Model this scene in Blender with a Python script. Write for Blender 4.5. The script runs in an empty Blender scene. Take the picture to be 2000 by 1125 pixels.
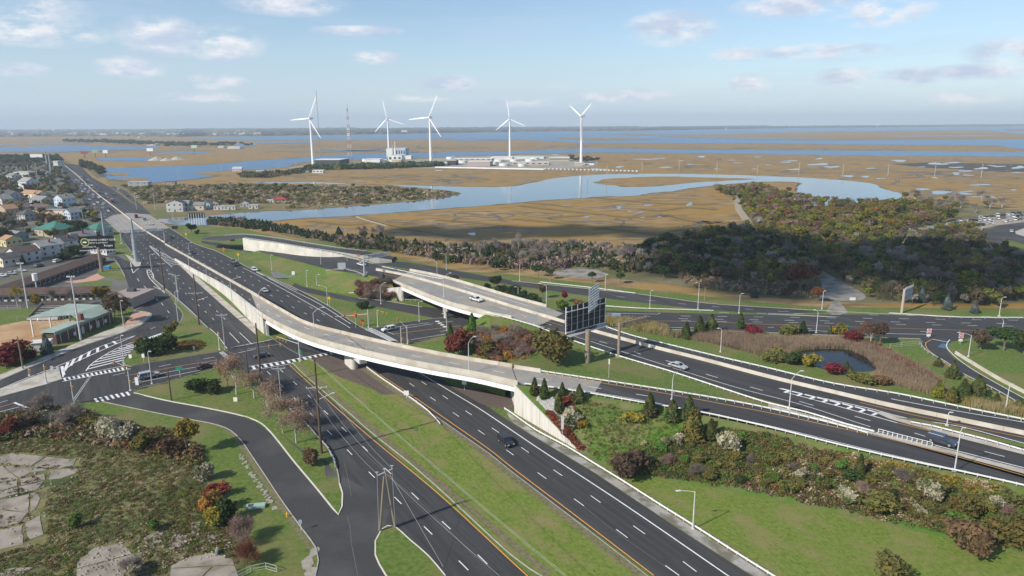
import bpy,math,random
import numpy as np
from mathutils import Vector,Matrix,geometry
from mathutils.bvhtree import BVHTree
random.seed(7);rng=np.random.default_rng(7)
R=math.radians
# ---------------------------------------------------------------- camera
F_PX,HOR,CAM_H,ROLL=1350.0,241.0,70.0,R(-0.34)
PITCH=math.atan((562.5-HOR)/F_PX)
S=bpy.context.scene
COL=S.collection
cd=bpy.data.cameras.new('camera');cam=bpy.data.objects.new('camera',cd);COL.objects.link(cam)
cd.sensor_width=36;cd.lens=F_PX/2000*36;cd.clip_start=1;cd.clip_end=40000
CAMM=Matrix.Translation((0,0,CAM_H)) @ Matrix.Rotation(math.pi/2-PITCH,4,'X') @ Matrix.Rotation(ROLL,4,'Z')
cam.matrix_world=CAMM
S.camera=cam
# ---------------------------------------------------------------- sky, sun, exposure
SUN_AZ,SUN_EL=R(235),R(36)            # azimuth clockwise from +Y
w=bpy.data.worlds.new('World');S.world=w;w.use_nodes=True
nt=w.node_tree;nt.nodes.clear()
def N(nt,t,**k):
    n=nt.nodes.new(t)
    for a,b in k.items():
        if a.startswith('i_'):
            n.inputs[a[2:].replace('_',' ')].default_value=b
        elif a.startswith('n_'):n.inputs[int(a[2:])].default_value=b
        else:setattr(n,a,b)
    return n
def L(nt,a,b):nt.links.new(a,b)
def mth(nt,op,a,b=None,c=None,clamp=False):
    n=nt.nodes.new('ShaderNodeMath');n.operation=op;n.use_clamp=clamp
    for i,v in enumerate((a,b,c)):
        if v is None:continue
        if isinstance(v,(int,float)):n.inputs[i].default_value=v
        else:L(nt,v,n.inputs[i])
    return n.outputs[0]
def mixc(nt,f,a,b,mode='MIX'):
    n=nt.nodes.new('ShaderNodeMix');n.data_type='RGBA';n.blend_type=mode
    for i,v in ((0,f),(6,a),(7,b)):
        if isinstance(v,(int,float)):n.inputs[i].default_value=v
        elif isinstance(v,tuple):n.inputs[i].default_value=(*v[:3],1)
        else:L(nt,v,n.inputs[i])
    return n.outputs[2]
geo=N(nt,'ShaderNodeTexCoord');sep=N(nt,'ShaderNodeSeparateXYZ');L(nt,geo.outputs['Generated'],sep.inputs[0])
zz=mth(nt,'MAXIMUM',sep.outputs[2],0.012)
cmb=N(nt,'ShaderNodeCombineXYZ');L(nt,sep.outputs[0],cmb.inputs[0]);L(nt,sep.outputs[1],cmb.inputs[1]);L(nt,zz,cmb.inputs[2])
sky=N(nt,'ShaderNodeTexSky',sky_type='NISHITA',sun_disc=False,sun_elevation=SUN_EL,sun_rotation=SUN_AZ,
        altitude=60,air_density=1.0,dust_density=0.3,ozone_density=3.0)
L(nt,cmb.outputs[0],sky.inputs[0])
def cloud_layer(sx,sy,sz,off,lo,hi,det=7,rough=.6):
    # clouds as a function of view direction on a high plane
    m=N(nt,'ShaderNodeMapping');m.inputs['Scale'].default_value=(sx,sy,sz);m.inputs['Location'].default_value=off
    L(nt,cmb.outputs[0],m.inputs[0])
    n=N(nt,'ShaderNodeTexNoise');n.inputs['Scale'].default_value=1;n.inputs['Detail'].default_value=det;n.inputs['Roughness'].default_value=rough
    L(nt,m.outputs[0],n.inputs[0])
    r=N(nt,'ShaderNodeMapRange');r.interpolation_type='SMOOTHSTEP';r.inputs[1].default_value=lo;r.inputs[2].default_value=hi
    L(nt,n.outputs[0],r.inputs[0]);return r.outputs[0]
def px_dir(px,py):
    d=(CAMM.to_3x3() @ Vector(((px-1000)/F_PX,(562.5-py)/F_PX,-1))).normalized();return d
def blob(px,py,sx,sy):
    d=px_dir(px,py)
    s1=N(nt,'ShaderNodeVectorMath',operation='SUBTRACT');L(nt,cmb.outputs[0],s1.inputs[0]);s1.inputs[1].default_value=d
    s2=N(nt,'ShaderNodeVectorMath',operation='MULTIPLY');L(nt,s1.outputs[0],s2.inputs[0]);s2.inputs[1].default_value=(F_PX/sx,F_PX/sx,F_PX/sy)
    s3=N(nt,'ShaderNodeVectorMath',operation='LENGTH');L(nt,s2.outputs[0],s3.inputs[0])
    return mth(nt,'SUBTRACT',1.0,s3.outputs['Value'],clamp=True)
streak=cloud_layer(3.2,3.2,22,(1.3,0.2,0),.36,.78,6,.55)
high=cloud_layer(5,5,34,(7.3,3.2,1.0),.42,.8,6,.6)
puffn=cloud_layer(16,16,40,(3.7,1.2,5),.33,.56,8,.62)
BL=[(315,72,75,38),(437,85,75,34),(255,132,60,20),(1310,55,90,34),(1465,163,42,20),(1655,152,60,20),(880,165,60,20),(735,112,50,14),(1720,18,90,30),
      (1560,10,120,22),(30,18,110,34),(1880,190,60,14),(1250,185,70,14),(420,160,60,16),(1020,200,80,10),(1440,105,50,14),(1900,140,90,14),(1200,190,90,12),
      (60,60,120,26),(560,8,110,22),(1990,100,80,24),(1600,100,120,14),(700,60,90,10),(820,190,70,10),(30,135,50,12),(400,190,110,10),(1780,150,60,18)]
tot=None
for b in BL:
    v=blob(*b);tot=v if tot is None else mth(nt,'MAXIMUM',tot,v)
puff=mth(nt,'MULTIPLY',mth(nt,'MULTIPLY',mth(nt,'POWER',tot,.75),1.6),puffn,clamp=True)
band=N(nt,'ShaderNodeMapRange');L(nt,zz,band.inputs[0]);band.inputs[1].default_value=0.0;band.inputs[2].default_value=.30;band.inputs[3].default_value=.85;band.inputs[4].default_value=.05
soft=mth(nt,'MULTIPLY',streak,.34)
soft=mth(nt,'MAXIMUM',soft,mth(nt,'MULTIPLY',high,.38))
base=mixc(nt,soft,sky.outputs[0],(4.4,5.3,6.5))
hz=mth(nt,'POWER',mth(nt,'SUBTRACT',1.0,mth(nt,'MULTIPLY',zz,3.6),clamp=True),3.0)
base=mixc(nt,mth(nt,'MULTIPLY',hz,.8),base,(3.8,5.0,6.5))
# lit tops, greyer bases of the cumulus
shade=cloud_layer(16,16,40,(3.7,1.2,5.35),.35,.62,5,.6)
ccol=mixc(nt,shade,(7.0,7.0,7.2),(4.2,4.9,6.1))
base=mixc(nt,mth(nt,'MULTIPLY',puff,.95),base,ccol)
bg=N(nt,'ShaderNodeBackground');L(nt,base,bg.inputs[0]);bg.inputs[1].default_value=0.125
wo=N(nt,'ShaderNodeOutputWorld');L(nt,bg.outputs[0],wo.inputs[0])
sd=bpy.data.lights.new('sun','SUN');sun=bpy.data.objects.new('sun',sd);COL.objects.link(sun)
sd.energy=5.0;sd.angle=R(0.53);sd.color=(1,.925,.81)
sdir=Vector((math.sin(SUN_AZ)*math.cos(SUN_EL),math.cos(SUN_AZ)*math.cos(SUN_EL),math.sin(SUN_EL)))
sun.rotation_euler=sdir.to_track_quat('Z','Y').to_euler()
sun.location=(-200,-200,300)
S.view_settings.view_transform='Standard';S.view_settings.look='None';S.view_settings.exposure=0.12;S.view_settings.gamma=1
S.view_settings.use_curve_mapping=False
S.render.engine='CYCLES'
# ---------------------------------------------------------------- pixel -> place
def P(x,y,z=0.0):
    d=CAMM.to_3x3() @ Vector(((x-1000)/F_PX,(562.5-y)/F_PX,-1))
    t=(z-CAM_H)/d.z
    return Vector((d.x*t,d.y*t,z))
_bvh=[]
def add_bvh(ob):
    me=ob.data
    _bvh.append(BVHTree.FromPolygons([ob.matrix_world @ v.co for v in me.vertices],[tuple(p.vertices) for p in me.polygons]))
def G(x,y):
    o=Vector((0,0,CAM_H));d=(CAMM.to_3x3() @ Vector(((x-1000)/F_PX,(562.5-y)/F_PX,-1))).normalized()
    best=None;bd=1e9
    for b in _bvh:
        h=b.ray_cast(o,d)
        if h[0] is not None and h[3]<bd:bd=h[3];best=h[0]
    return best if best is not None else P(x,y,0)
def drop(x,y):
    z=0
    for b in _bvh:
        h=b.ray_cast(Vector((x,y,60)),Vector((0,0,-1)))
        if h[0] is not None:z=max(z,h[0].z)
    return z
def ZT(b,tx,ty):
    """height of the top pixel of an upright thing standing at point b"""
    d=CAMM.to_3x3() @ Vector(((tx-1000)/F_PX,(562.5-ty)/F_PX,-1))
    t=math.hypot(b.x,b.y)/math.hypot(d.x,d.y)
    return CAM_H+d.z*t
def inpoly(x,y,poly):
    c=False;j=len(poly)-1
    for i in range(len(poly)):
        xi,yi=poly[i][:2];xj,yj=poly[j][:2]
        if (yi>y) != (yj>y) and x<(xj-xi)*(y-yi)/(yj-yi)+xi:c=not c
        j=i
    return c
def scatter(poly,n,mind=2.5,tries=40):
    w_=PX(poly);xs=[p.x for p in w_];ys=[p.y for p in w_];W2=[(p.x,p.y) for p in w_];pts=[];t=0
    while len(pts)<n and t<n*tries:
        t+=1;x,y=random.uniform(min(xs),max(xs)),random.uniform(min(ys),max(ys))
        if inpoly(x,y,W2) and all((x-a)**2+(y-b)**2>mind**2 for a,b in pts):pts.append((x,y))
    return pts
# ---------------------------------------------------------------- materials
MATS={}
def mat(name,c1,c2=None,scale=1.0,rough=.85,metal=0,bump=0,c3=None,s3=.1,spec=.3,stretch=None,rand=0,detail=5,transl=0,lo=.35,hi=.65,c3lo=.45,c3hi=.62):
    if name in MATS:return MATS[name]
    m=bpy.data.materials.new(name);m.use_nodes=True;nt=m.node_tree;nt.nodes.clear()
    out=N(nt,'ShaderNodeOutputMaterial');b=N(nt,'ShaderNodeBsdfPrincipled');L(nt,b.outputs[0],out.inputs[0])
    b.inputs['Roughness'].default_value=rough;b.inputs['Metallic'].default_value=metal;b.inputs['Specular IOR Level'].default_value=spec
    col=(*c1[:3],1);b.inputs['Base Color'].default_value=col
    m.diffuse_color=col
    if c2 is not None or bump:
        g=N(nt,'ShaderNodeNewGeometry');src=g.outputs['Position']
        if stretch:
            mp=N(nt,'ShaderNodeMapping');mp.inputs['Scale'].default_value=stretch[:3]
            if len(stretch)>3:mp.inputs['Rotation'].default_value=(0,0,stretch[3]);mp.vector_type='TEXTURE';mp.inputs['Scale'].default_value=[1/s for s in stretch[:3]]
            L(nt,src,mp.inputs[0]);src=mp.outputs[0]
        n1=N(nt,'ShaderNodeTexNoise');n1.inputs['Scale'].default_value=scale;n1.inputs['Detail'].default_value=detail;n1.inputs['Roughness'].default_value=.62;L(nt,src,n1.inputs[0])
        mr=N(nt,'ShaderNodeMapRange');mr.inputs[1].default_value=lo;mr.inputs[2].default_value=hi;L(nt,n1.outputs[0],mr.inputs[0])
        o=mixc(nt,mr.outputs[0],c1,c2 if c2 is not None else c1)
        if c3 is not None:
            n2=N(nt,'ShaderNodeTexNoise');n2.inputs['Scale'].default_value=s3;n2.inputs['Detail'].default_value=5;L(nt,src,n2.inputs[0])
            m2=N(nt,'ShaderNodeMapRange');m2.inputs[1].default_value=c3lo;m2.inputs[2].default_value=c3hi;L(nt,n2.outputs[0],m2.inputs[0])
            o=mixc(nt,m2.outputs[0],o,c3)
        if rand:
            oi=N(nt,'ShaderNodeObjectInfo');hs=N(nt,'ShaderNodeHueSaturation');L(nt,o,hs.inputs['Color'])
            L(nt,mth(nt,'ADD',mth(nt,'MULTIPLY',oi.outputs['Random'],rand*.12),.5-rand*.06),hs.inputs['Hue'])
            L(nt,mth(nt,'ADD',mth(nt,'MULTIPLY',oi.outputs['Random'],rand),1-rand/2),hs.inputs['Value']);o=hs.outputs[0]
        L(nt,o,b.inputs['Base Color'])
        if bump:
            bp=N(nt,'ShaderNodeBump');bp.inputs['Strength'].default_value=min(1,bump);bp.inputs['Distance'].default_value=max(.02,bump*.1);L(nt,n1.outputs[0],bp.inputs['Height']);L(nt,bp.outputs[0],b.inputs['Normal'])
    if transl:
        tr=N(nt,'ShaderNodeBsdfTranslucent');mx=N(nt,'ShaderNodeMixShader');mx.inputs[0].default_value=transl
        if b.inputs['Base Color'].links:L(nt,b.inputs['Base Color'].links[0].from_socket,tr.inputs[0])
        else:tr.inputs[0].default_value=col
        L(nt,b.outputs[0],mx.inputs[1]);L(nt,tr.outputs[0],mx.inputs[2]);L(nt,mx.outputs[0],out.inputs[0])
    MATS[name]=m;return m
ak=dict(bump=.1,c3=(.074,.073,.071),s3=.35,c3lo=.5,c3hi=.75,detail=8)
asphalt=mat('asphalt',(.038,.038,.040),(.056,.056,.057),1.3,.9,stretch=(1,.05,1,R(32)),**ak);asphalt2=mat('ramp_asphalt',(.038,.038,.040),(.056,.056,.057),1.3,.9,stretch=(1,.05,1,R(49)),**ak)
asphalt_old=mat('old_asphalt',(.055,.053,.052),(.085,.082,.08),5,.95,bump=.1,c3=(.11,.105,.10),s3=.09)
asphalt_mid=mat('worn_asphalt',(.045,.044,.045),(.062,.061,.061),4,.93,c3=(.08,.077,.075),s3=.07)
deckm=mat('deck_concrete',(.235,.225,.21),(.30,.29,.27),.7,.9,c3=(.33,.30,.25),s3=.12,stretch=(1,1,1))
conc=mat('barrier_concrete',(.46,.42,.36),(.54,.50,.43),.6,.9,bump=.1,c3=(.41,.365,.29),s3=.2)
wallm=mat('wall_concrete',(.52,.50,.45),(.61,.59,.54),1.6,.9,c3=(.38,.36,.32),s3=.7,c3lo=.5,c3hi=.72,detail=8,stretch=(1,1,.12))
lightconc=mat('light_concrete',(.42,.39,.34),(.52,.49,.43),1.2,.9,c3=(.35,.31,.25),s3=.3)
curbm=mat('curb_concrete',(.30,.28,.25),(.40,.38,.34),1,.9)
gravel=mat('gravel',(.22,.20,.18),(.36,.34,.31),3,.95,bump=.3,c3=(.17,.16,.12),s3=.2)
steelw=mat('white_steel',(.78,.78,.76),(.72,.72,.71),1,.5)
galv=mat('galvanised_steel',(.42,.43,.45),(.54,.55,.57),2,.5,metal=.3)
railm=mat('rail_steel',(.60,.61,.62),(.72,.72,.72),1.5,.5,metal=.15)
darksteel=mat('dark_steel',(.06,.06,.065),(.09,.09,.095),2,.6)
rustbrown=mat('brown_steel',(.24,.19,.14),(.30,.24,.18),2,.7)
white_paint=mat('white_paint',(.70,.70,.68),(.80,.80,.78),2,.6,c3=(.5,.5,.49),s3=.7,c3lo=.55,c3hi=.75)
yellow_paint=mat('yellow_paint',(.62,.30,.06),(.70,.36,.09),2,.6)
lawnm=mat('lawn_grass',(.070,.118,.018),(.132,.180,.036),1.1,.95,bump=.5,c3=(.175,.155,.06),s3=.07,detail=12,lo=.38,hi=.62,c3lo=.48,c3hi=.68)
mownm=mat('mown_grass',(.105,.160,.020),(.172,.215,.040),1.7,.95,bump=.4,c3=(.205,.19,.068),s3=.2,stretch=(1,.6,1,R(35)),detail=12,lo=.38,hi=.62,c3lo=.47,c3hi=.66)
marshm=mat('marsh_grass',(.150,.100,.044),(.33,.235,.115),.06,1,c3=(.30,.180,.042),s3=.016,c3lo=.42,c3hi=.6,detail=14,stretch=(1,2.2,1),lo=.40,hi=.60)
scrubm=mat('scrub_ground',(.12,.13,.045),(.22,.19,.09),.35,1,bump=.8,c3=(.055,.08,.02),s3=.13,detail=10)
woodm=mat('woodland_floor',(.13,.12,.05),(.22,.18,.10),.2,1,bump=.8,c3=(.09,.10,.03),s3=.05,detail=9)
mulchm=mat('stone_mulch',(.085,.065,.055),(.15,.12,.105),4,1,bump=.5,detail=8)
dirtm=mat('infield_dirt',(.40,.26,.14),(.47,.32,.18),.4,1,c3=(.36,.22,.11),s3=.1)
mudm=mat('creek_mud',(.085,.06,.035),(.13,.09,.05),.3,.8)
slabm=mat('slab_concrete',(.27,.235,.19),(.36,.32,.27),.7,.95,bump=.2,c3=(.20,.175,.14),s3=.35,detail=10)
brick_path=mat('pink_paving',(.45,.25,.18),(.55,.34,.26),1,.9)
brickm=mat('red_brick',(.16,.06,.045),(.22,.085,.06),3,.9)
# water
def water(name,base,rough,bs,bstr,dist=.4):
    m=bpy.data.materials.new(name);m.use_nodes=True;nt=m.node_tree;b=nt.nodes['Principled BSDF']
    b.inputs['Roughness'].default_value=rough;b.inputs['IOR'].default_value=1.33
    g=N(nt,'ShaderNodeNewGeometry');n=N(nt,'ShaderNodeTexNoise');n.inputs['Scale'].default_value=bs;n.inputs['Detail'].default_value=4
    mp=N(nt,'ShaderNodeMapping');mp.inputs['Scale'].default_value=(1,.45,1);L(nt,g.outputs['Position'],mp.inputs[0]);L(nt,mp.outputs[0],n.inputs[0])
    bp=N(nt,'ShaderNodeBump');bp.inputs['Strength'].default_value=bstr;bp.inputs['Distance'].default_value=dist;L(nt,n.outputs[0],bp.inputs['Height']);L(nt,bp.outputs[0],b.inputs['Normal'])
    n2=N(nt,'ShaderNodeTexNoise');n2.inputs['Scale'].default_value=.008;n2.inputs['Detail'].default_value=5;L(nt,mp.outputs[0],n2.inputs[0])
    L(nt,mixc(nt,n2.outputs[0],base,tuple(c*1.35 for c in base)),b.inputs['Base Color'])
    return m
creekw=water('creek_water',(.045,.085,.13),.06,.35,.12)
bayw=water('bay_water',(.03,.11,.22),.30,.05,.6,1.5)
pondw=water('pond_water',(.008,.009,.007),.06,1.5,.05)
# ---------------------------------------------------------------- mesh building
class MB:
    def __init__(s):s.v=[];s.f=[];s.m=[]
    def quad(s,a,b,c,d,mi=0):
        n=len(s.v);s.v+=[tuple(a),tuple(b),tuple(c),tuple(d)];s.f.append((n,n+1,n+2,n+3));s.m.append(mi)
    def tri(s,a,b,c,mi=0):
        n=len(s.v);s.v+=[tuple(a),tuple(b),tuple(c)];s.f.append((n,n+1,n+2));s.m.append(mi)
    def hexa(s,p,mi=0):
        """8 points: bottom 4 ccw, top 4 ccw"""
        n=len(s.v);s.v+=[tuple(q) for q in p]
        for f in ((3,2,1,0),(4,5,6,7),(0,1,5,4),(1,2,6,5),(2,3,7,6),(3,0,4,7)):
            s.f.append(tuple(n+i for i in f));s.m.append(mi)
    def box(s,c,d,rz=0,mi=0,taper=1):
        x,y,z=c;hx,hy,hz=d[0]/2,d[1]/2,d[2]/2;ca,sa=math.cos(rz),math.sin(rz);p=[]
        for zz,t in ((-hz,1),(hz,taper)):
            for a,b in ((-1,-1),(1,-1),(1,1),(-1,1)):
                u,v=a*hx*t,b*hy*t;p.append((x+u*ca-v*sa,y+u*sa+v*ca,z+zz))
        s.hexa(p,mi)
    def beam(s,a,b,w,h=None,mi=0):
        a,b=Vector(a),Vector(b);h=h or w;d=(b-a)
        if d.length<1e-6:return
        d.normalize();up=Vector((0,0,1)) if abs(d.z)<.95 else Vector((0,1,0));sd_=d.cross(up).normalized();up=sd_.cross(d)
        p=[]
        for q in (a,b):
            for i,j in ((-1,-1),(1,-1),(1,1),(-1,1)):p.append(q+sd_*(i*w/2)+up*(j*h/2))
        s.hexa(p,mi)
    def tube(s,a,b,r0,r1=None,n=8,mi=0,cap=True):
        a,b=Vector(a),Vector(b);r1=r0 if r1 is None else r1;d=(b-a)
        if d.length<1e-6:return
        d.normalize();up=Vector((0,0,1)) if abs(d.z)<.95 else Vector((0,1,0));u=d.cross(up).normalized();v=u.cross(d)
        k=len(s.v)
        for q,r in ((a,r0),(b,r1)):
            for i in range(n):
                t=2*math.pi*i/n;s.v.append(tuple(q+u*(r*math.cos(t))+v*(r*math.sin(t))))
        for i in range(n):j=(i+1) % n;s.f.append((k+i,k+j,k+n+j,k+n+i));s.m.append(mi)
        if cap:s.f.append(tuple(k+n+i for i in range(n)));s.m.append(mi);s.f.append(tuple(k+n-1-i for i in range(n)));s.m.append(mi)
    def prism(s,pts,z0,z1,mi=0):
        n=len(pts);k=len(s.v);z0f=z0 if callable(z0) else (lambda i:z0);z1f=z1 if callable(z1) else (lambda i:z1)
        s.v+=[(p[0],p[1],z0f(i)) for i,p in enumerate(pts)]+[(p[0],p[1],z1f(i)) for i,p in enumerate(pts)]
        for i in range(n):j=(i+1) % n;s.f.append((k+i,k+j,k+n+j,k+n+i));s.m.append(mi)
        s.f.append(tuple(k+n+i for i in range(n)));s.m.append(mi)
    def mesh(s,name,mats):
        me=bpy.data.meshes.new(name);me.from_pydata(s.v,[],s.f)
        mats=mats if isinstance(mats,(list,tuple)) else [mats]
        for m in mats:me.materials.append(m)
        if len(mats)>1:me.polygons.foreach_set('material_index',s.m)
        me.update();return me
    def build(s,name,mats,parent=None,loc=None,local=None):
        if local is not None:s.v=[tuple(Vector(v)-local) for v in s.v]
        o=bpy.data.objects.new(name,s.mesh(name,mats));COL.objects.link(o)
        if loc is not None:o.location=loc
        if parent is not None:o.parent=parent
        return o
def tag(o,label=None,cat=None,group=None,kind=None):
    if label:o['label']=label
    if cat:o['category']=cat
    if group:o['group']=group
    if kind:o['kind']=kind
    return o
def thing(name,label,cat,loc=(0,0,0),rz=0,group=None):
    o=bpy.data.objects.new(name,None);COL.objects.link(o);o.empty_display_size=.5
    o.location=loc;o.rotation_euler=(0,0,rz);return tag(o,label,cat,group)
def part(name,me,parent,loc=(0,0,0),rz=0,m=None,label=None):
    o=bpy.data.objects.new(name,me);COL.objects.link(o);o.parent=parent;o.location=loc;o.rotation_euler=(0,0,rz)
    if m is not None and len(me.materials):o.material_slots[0].link='OBJECT';o.material_slots[0].material=m
    if label:o['label']=label
    return o
def copy_tree(o,parent=None):
    c=o.copy();COL.objects.link(c)
    if parent is not None:c.parent=parent
    for ch in o.children:copy_tree(ch,c)
    return c
def crom(pts,step=2.0,closed=False):
    """Catmull-Rom resample through world points; returns list of Vector"""
    pts=[Vector(p) for p in pts];out=[]
    n=len(pts)
    for i in range(n-1 if not closed else n):
        p1,p2=pts[i],pts[(i+1) % n]
        p0=pts[i-1] if (i>0 or closed) else p1*2-p2
        p3=pts[(i+2) % n] if (i+2<n or closed) else p2*2-p1
        k=max(1,int((p2-p1).length/step))
        for j in range(k):
            t=j/k;t2,t3=t*t,t*t*t
            out.append(.5*((2*p1)+(-p0+p2)*t+(2*p0-5*p1+4*p2-p3)*t2+(-p0+3*p1-3*p2+p3)*t3))
    if not closed:out.append(pts[-1])
    return out
def PX(l,z=0):return [P(a[0],a[1],a[2] if len(a)>2 else z) for a in l]
def sheet(name,pts,z,m,kind='structure',smooth=0,bvh=True,label=None,skirt=0,jit=0):
    """flat sheet from pixel outline"""
    w_=PX(pts)
    if smooth:w_=crom(w_,smooth,True)
    if jit:w_=[p+Vector((random.uniform(-jit,jit),random.uniform(-jit,jit)*1.4,0))+Vector((math.sin(p.y*.05+p.x*.09),math.sin(p.x*.07),0))*jit for p in w_]
    mb=MB();mb.v=[(p.x,p.y,z) for p in w_]
    tr=geometry.tessellate_polygon([[Vector((p.x,p.y,0)) for p in w_]])
    for t in tr:
        a,b,c=[Vector(mb.v[i]) for i in t]
        if (b-a).cross(c-a).z<0:t=t[::-1]
        mb.f.append(tuple(t));mb.m.append(0)
    n=len(w_)
    if skirt:
        mb.v+=[(p.x,p.y,z-skirt) for p in w_]
        for i in range(n):j=(i+1) % n;mb.f.append((i,j,n+j,n+i));mb.m.append(0)
    o=mb.build(name,m);tag(o,label,None,None,kind)
    if bvh:add_bvh(o)
    return o
def tin(name,outline,inner,m,kind='structure',jit=0):
    """triangulated terrain patch from 3D points"""
    pts=[Vector(p) for p in outline]+[Vector(p) for p in inner]
    n=len(outline);edges=[(i,(i+1) % n) for i in range(n)]
    v,e,f,*_=geometry.delaunay_2d_cdt([p.to_2d() for p in pts],edges,[list(range(n))],1,1e-4)
    mb=MB()
    P2=[(p.x,p.y,p.z) for p in pts]
    for q in v:
        best=min(P2,key=lambda p:(p[0]-q.x)**2+(p[1]-q.y)**2);mb.v.append((q.x,q.y,best[2]))
    for t in f:
        if len(t)==3:
            a,b,c=[Vector(mb.v[i]) for i in t]
            if (b-a).cross(c-a).z<0:t=t[::-1]
        mb.f.append(tuple(t));mb.m.append(0)
    o=mb.build(name,m);tag(o,kind=kind);add_bvh(o);return o
def crom_n(A,B,step=3):
    out=[];A=[Vector(p) for p in A];B=[Vector(p) for p in B];n=len(A)
    def seg(pts,i,t):
        p1,p2=pts[i],pts[i+1];p0=pts[i-1] if i>0 else p1*2-p2;p3=pts[i+2] if i+2<n else p2*2-p1
        t2,t3=t*t,t*t*t
        return .5*((2*p1)+(-p0+p2)*t+(2*p0-5*p1+4*p2-p3)*t2+(-p0+3*p1-3*p2+p3)*t3)
    for i in range(n-1):
        k=max(1,int((A[i+1]-A[i]).length/step))
        for j in range(k):out.append((seg(A,i,j/k),seg(B,i,j/k)))
    out.append((A[-1],B[-1]));return out
def off(poly,d,dz=0):
    """offset world polyline sideways (left positive) in plan"""
    out=[]
    for i,p in enumerate(poly):
        a=poly[max(0,i-1)];b=poly[min(len(poly)-1,i+1)];t=(b-a);t.z=0
        if t.length<1e-6:t=Vector((1,0,0))
        t.normalize();out.append(Vector((p.x-t.y*d,p.y+t.x*d,p.z+dz)))
    return out
def strip(mb,poly,w_,dz,mi=0,a=0,b=1e9):
    """painted line along a world polyline between arclengths a..b"""
    s=0;pts=[]
    for i in range(len(poly)-1):
        p,q=poly[i],poly[i+1];l=(q-p).length
        if l<1e-9:continue
        if s+l>=a and s<=b:
            t0=max(0,(a-s)/l);t1=min(1,(b-s)/l)
            u0,u1=p.lerp(q,t0),p.lerp(q,t1)
            if not pts:pts.append(u0)
            pts.append(u1)
        s+=l
    if len(pts)<2:return
    l1=off(pts,w_/2,dz);r1=off(pts,-w_/2,dz)
    for i in range(len(pts)-1):mb.quad(r1[i],r1[i+1],l1[i+1],l1[i],mi)
def plen(poly):return sum((poly[i+1]-poly[i]).length for i in range(len(poly)-1))
def solid(mb,pts,w_=.2,dz=.11,z=0,mi=0,smooth=3):strip(mb,crom(PX(pts,z),smooth),w_,dz,mi)
def dashed(mb,pts,w_=.2,dz=.11,z=0,on=3.05,per=12.19,ph=0,mi=0,world=None):
    q=world or crom(PX(pts,z),3);T=plen(q);s=ph
    while s<T:strip(mb,q,w_,dz,mi,s,min(T,s+on));s+=per
def walls(mb,poly,h,w_,mi=0,base=0,top=None):
    """upright wall of thickness w along polyline; Jersey profile if top given"""
    a=off(poly,w_/2);b=off(poly,-w_/2);tw=(top if top is not None else w_);c=off(poly,tw/2);d=off(poly,-tw/2)
    for i in range(len(poly)-1):
        z0a,z0b=poly[i].z+base,poly[i+1].z+base;z1a,z1b=poly[i].z+h,poly[i+1].z+h
        p=[(b[i].x,b[i].y,z0a),(b[i+1].x,b[i+1].y,z0b),(a[i+1].x,a[i+1].y,z0b),(a[i].x,a[i].y,z0a),(d[i].x,d[i].y,z1a),(d[i+1].x,d[i+1].y,z1b),(c[i+1].x,c[i+1].y,z1b),(c[i].x,c[i].y,z1a)]
        n=len(mb.v);mb.v+=p
        fs=[(4,5,6,7),(0,1,5,4),(2,3,7,6)]
        if i==0:fs.append((3,0,4,7))
        if i==len(poly)-2:fs.append((1,2,6,5))
        for f in fs:mb.f.append(tuple(n+k for k in f));mb.m.append(mi)
# ================================================================ GROUND, WATER
mb=MB();mb.quad((-15000,-900,0),(15000,-900,0),(15000,11800,0),(-15000,11800,0));g_=mb.build('ground',marshm);tag(g_,kind='structure');add_bvh(g_)
def wsheet(name,pts,z,m,sm=0,bank=None):
    if bank:
        w_=crom(PX(pts),25,True) if sm else PX(pts)
        bb=MB();c=sum(w_,Vector())/len(w_)
        area=sum(w_[i].x*w_[(i+1) % len(w_)].y-w_[(i+1) % len(w_)].x*w_[i].y for i in range(len(w_)))
        sg=-1 if area>0 else 1
        o2=off(w_+[w_[0]],sg*bank);i2=off(w_+[w_[0]],-sg*.5)
        for i in range(len(w_)):
            a,b,c_,d=i2[i],i2[i+1],o2[i+1],o2[i]
            bb.quad((a.x,a.y,z-.02),(b.x,b.y,z-.02),(c_.x,c_.y,z-.03),(d.x,d.y,z-.03))
        # make faces point up
        for k,f in enumerate(bb.f):
            a,b,c_=[Vector(bb.v[i]) for i in f[:3]]
            if (b-a).cross(c_-a).z<0:bb.f[k]=f[::-1]
        tag(bb.build('creek_bank',mudm),kind='structure')
    return sheet(name,pts,z,m,smooth=(6 if m is creekw else 16),jit=(1.3 if m is creekw else 5))
creek=[(500,413),(600,410),(725,400),(800,394),(870,385),(902,379),(880,373),(842,369),(800,365),(750,361),(650,359.5),(500,357.5),(500,356),(650,357),(700,360),(775,361),(850,363.5),(900,365),(1000,364),(1050,355),(1100,346),(1200,340),(1300,339.5),(1400,341),(1500,344),(1600,349),(1692,357),(1732,371),(1765,381),
    (1740,392),(1640,400),(1560,402),(1531,390),(1527,376),(1545,380),(1590,388),(1594,384),(1570,380),(1556,372),(1562,358),(1540,355),(1500,355),(1440,358),(1375,364.5),(1320,372),(1275,377),(1225,384),(1195,383.5),(1157,385),(1100,389),(1040,393),(1000,397),(950,401),(875,407),(775,415),(675,422),(582,427),(545,431),(515,432),(480,434),(400,440),(330,438),(300,430),(312,427),(350,427),(420,421)]
wsheet('creek_water',creek,.06,creekw,bank=2.6)
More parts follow.
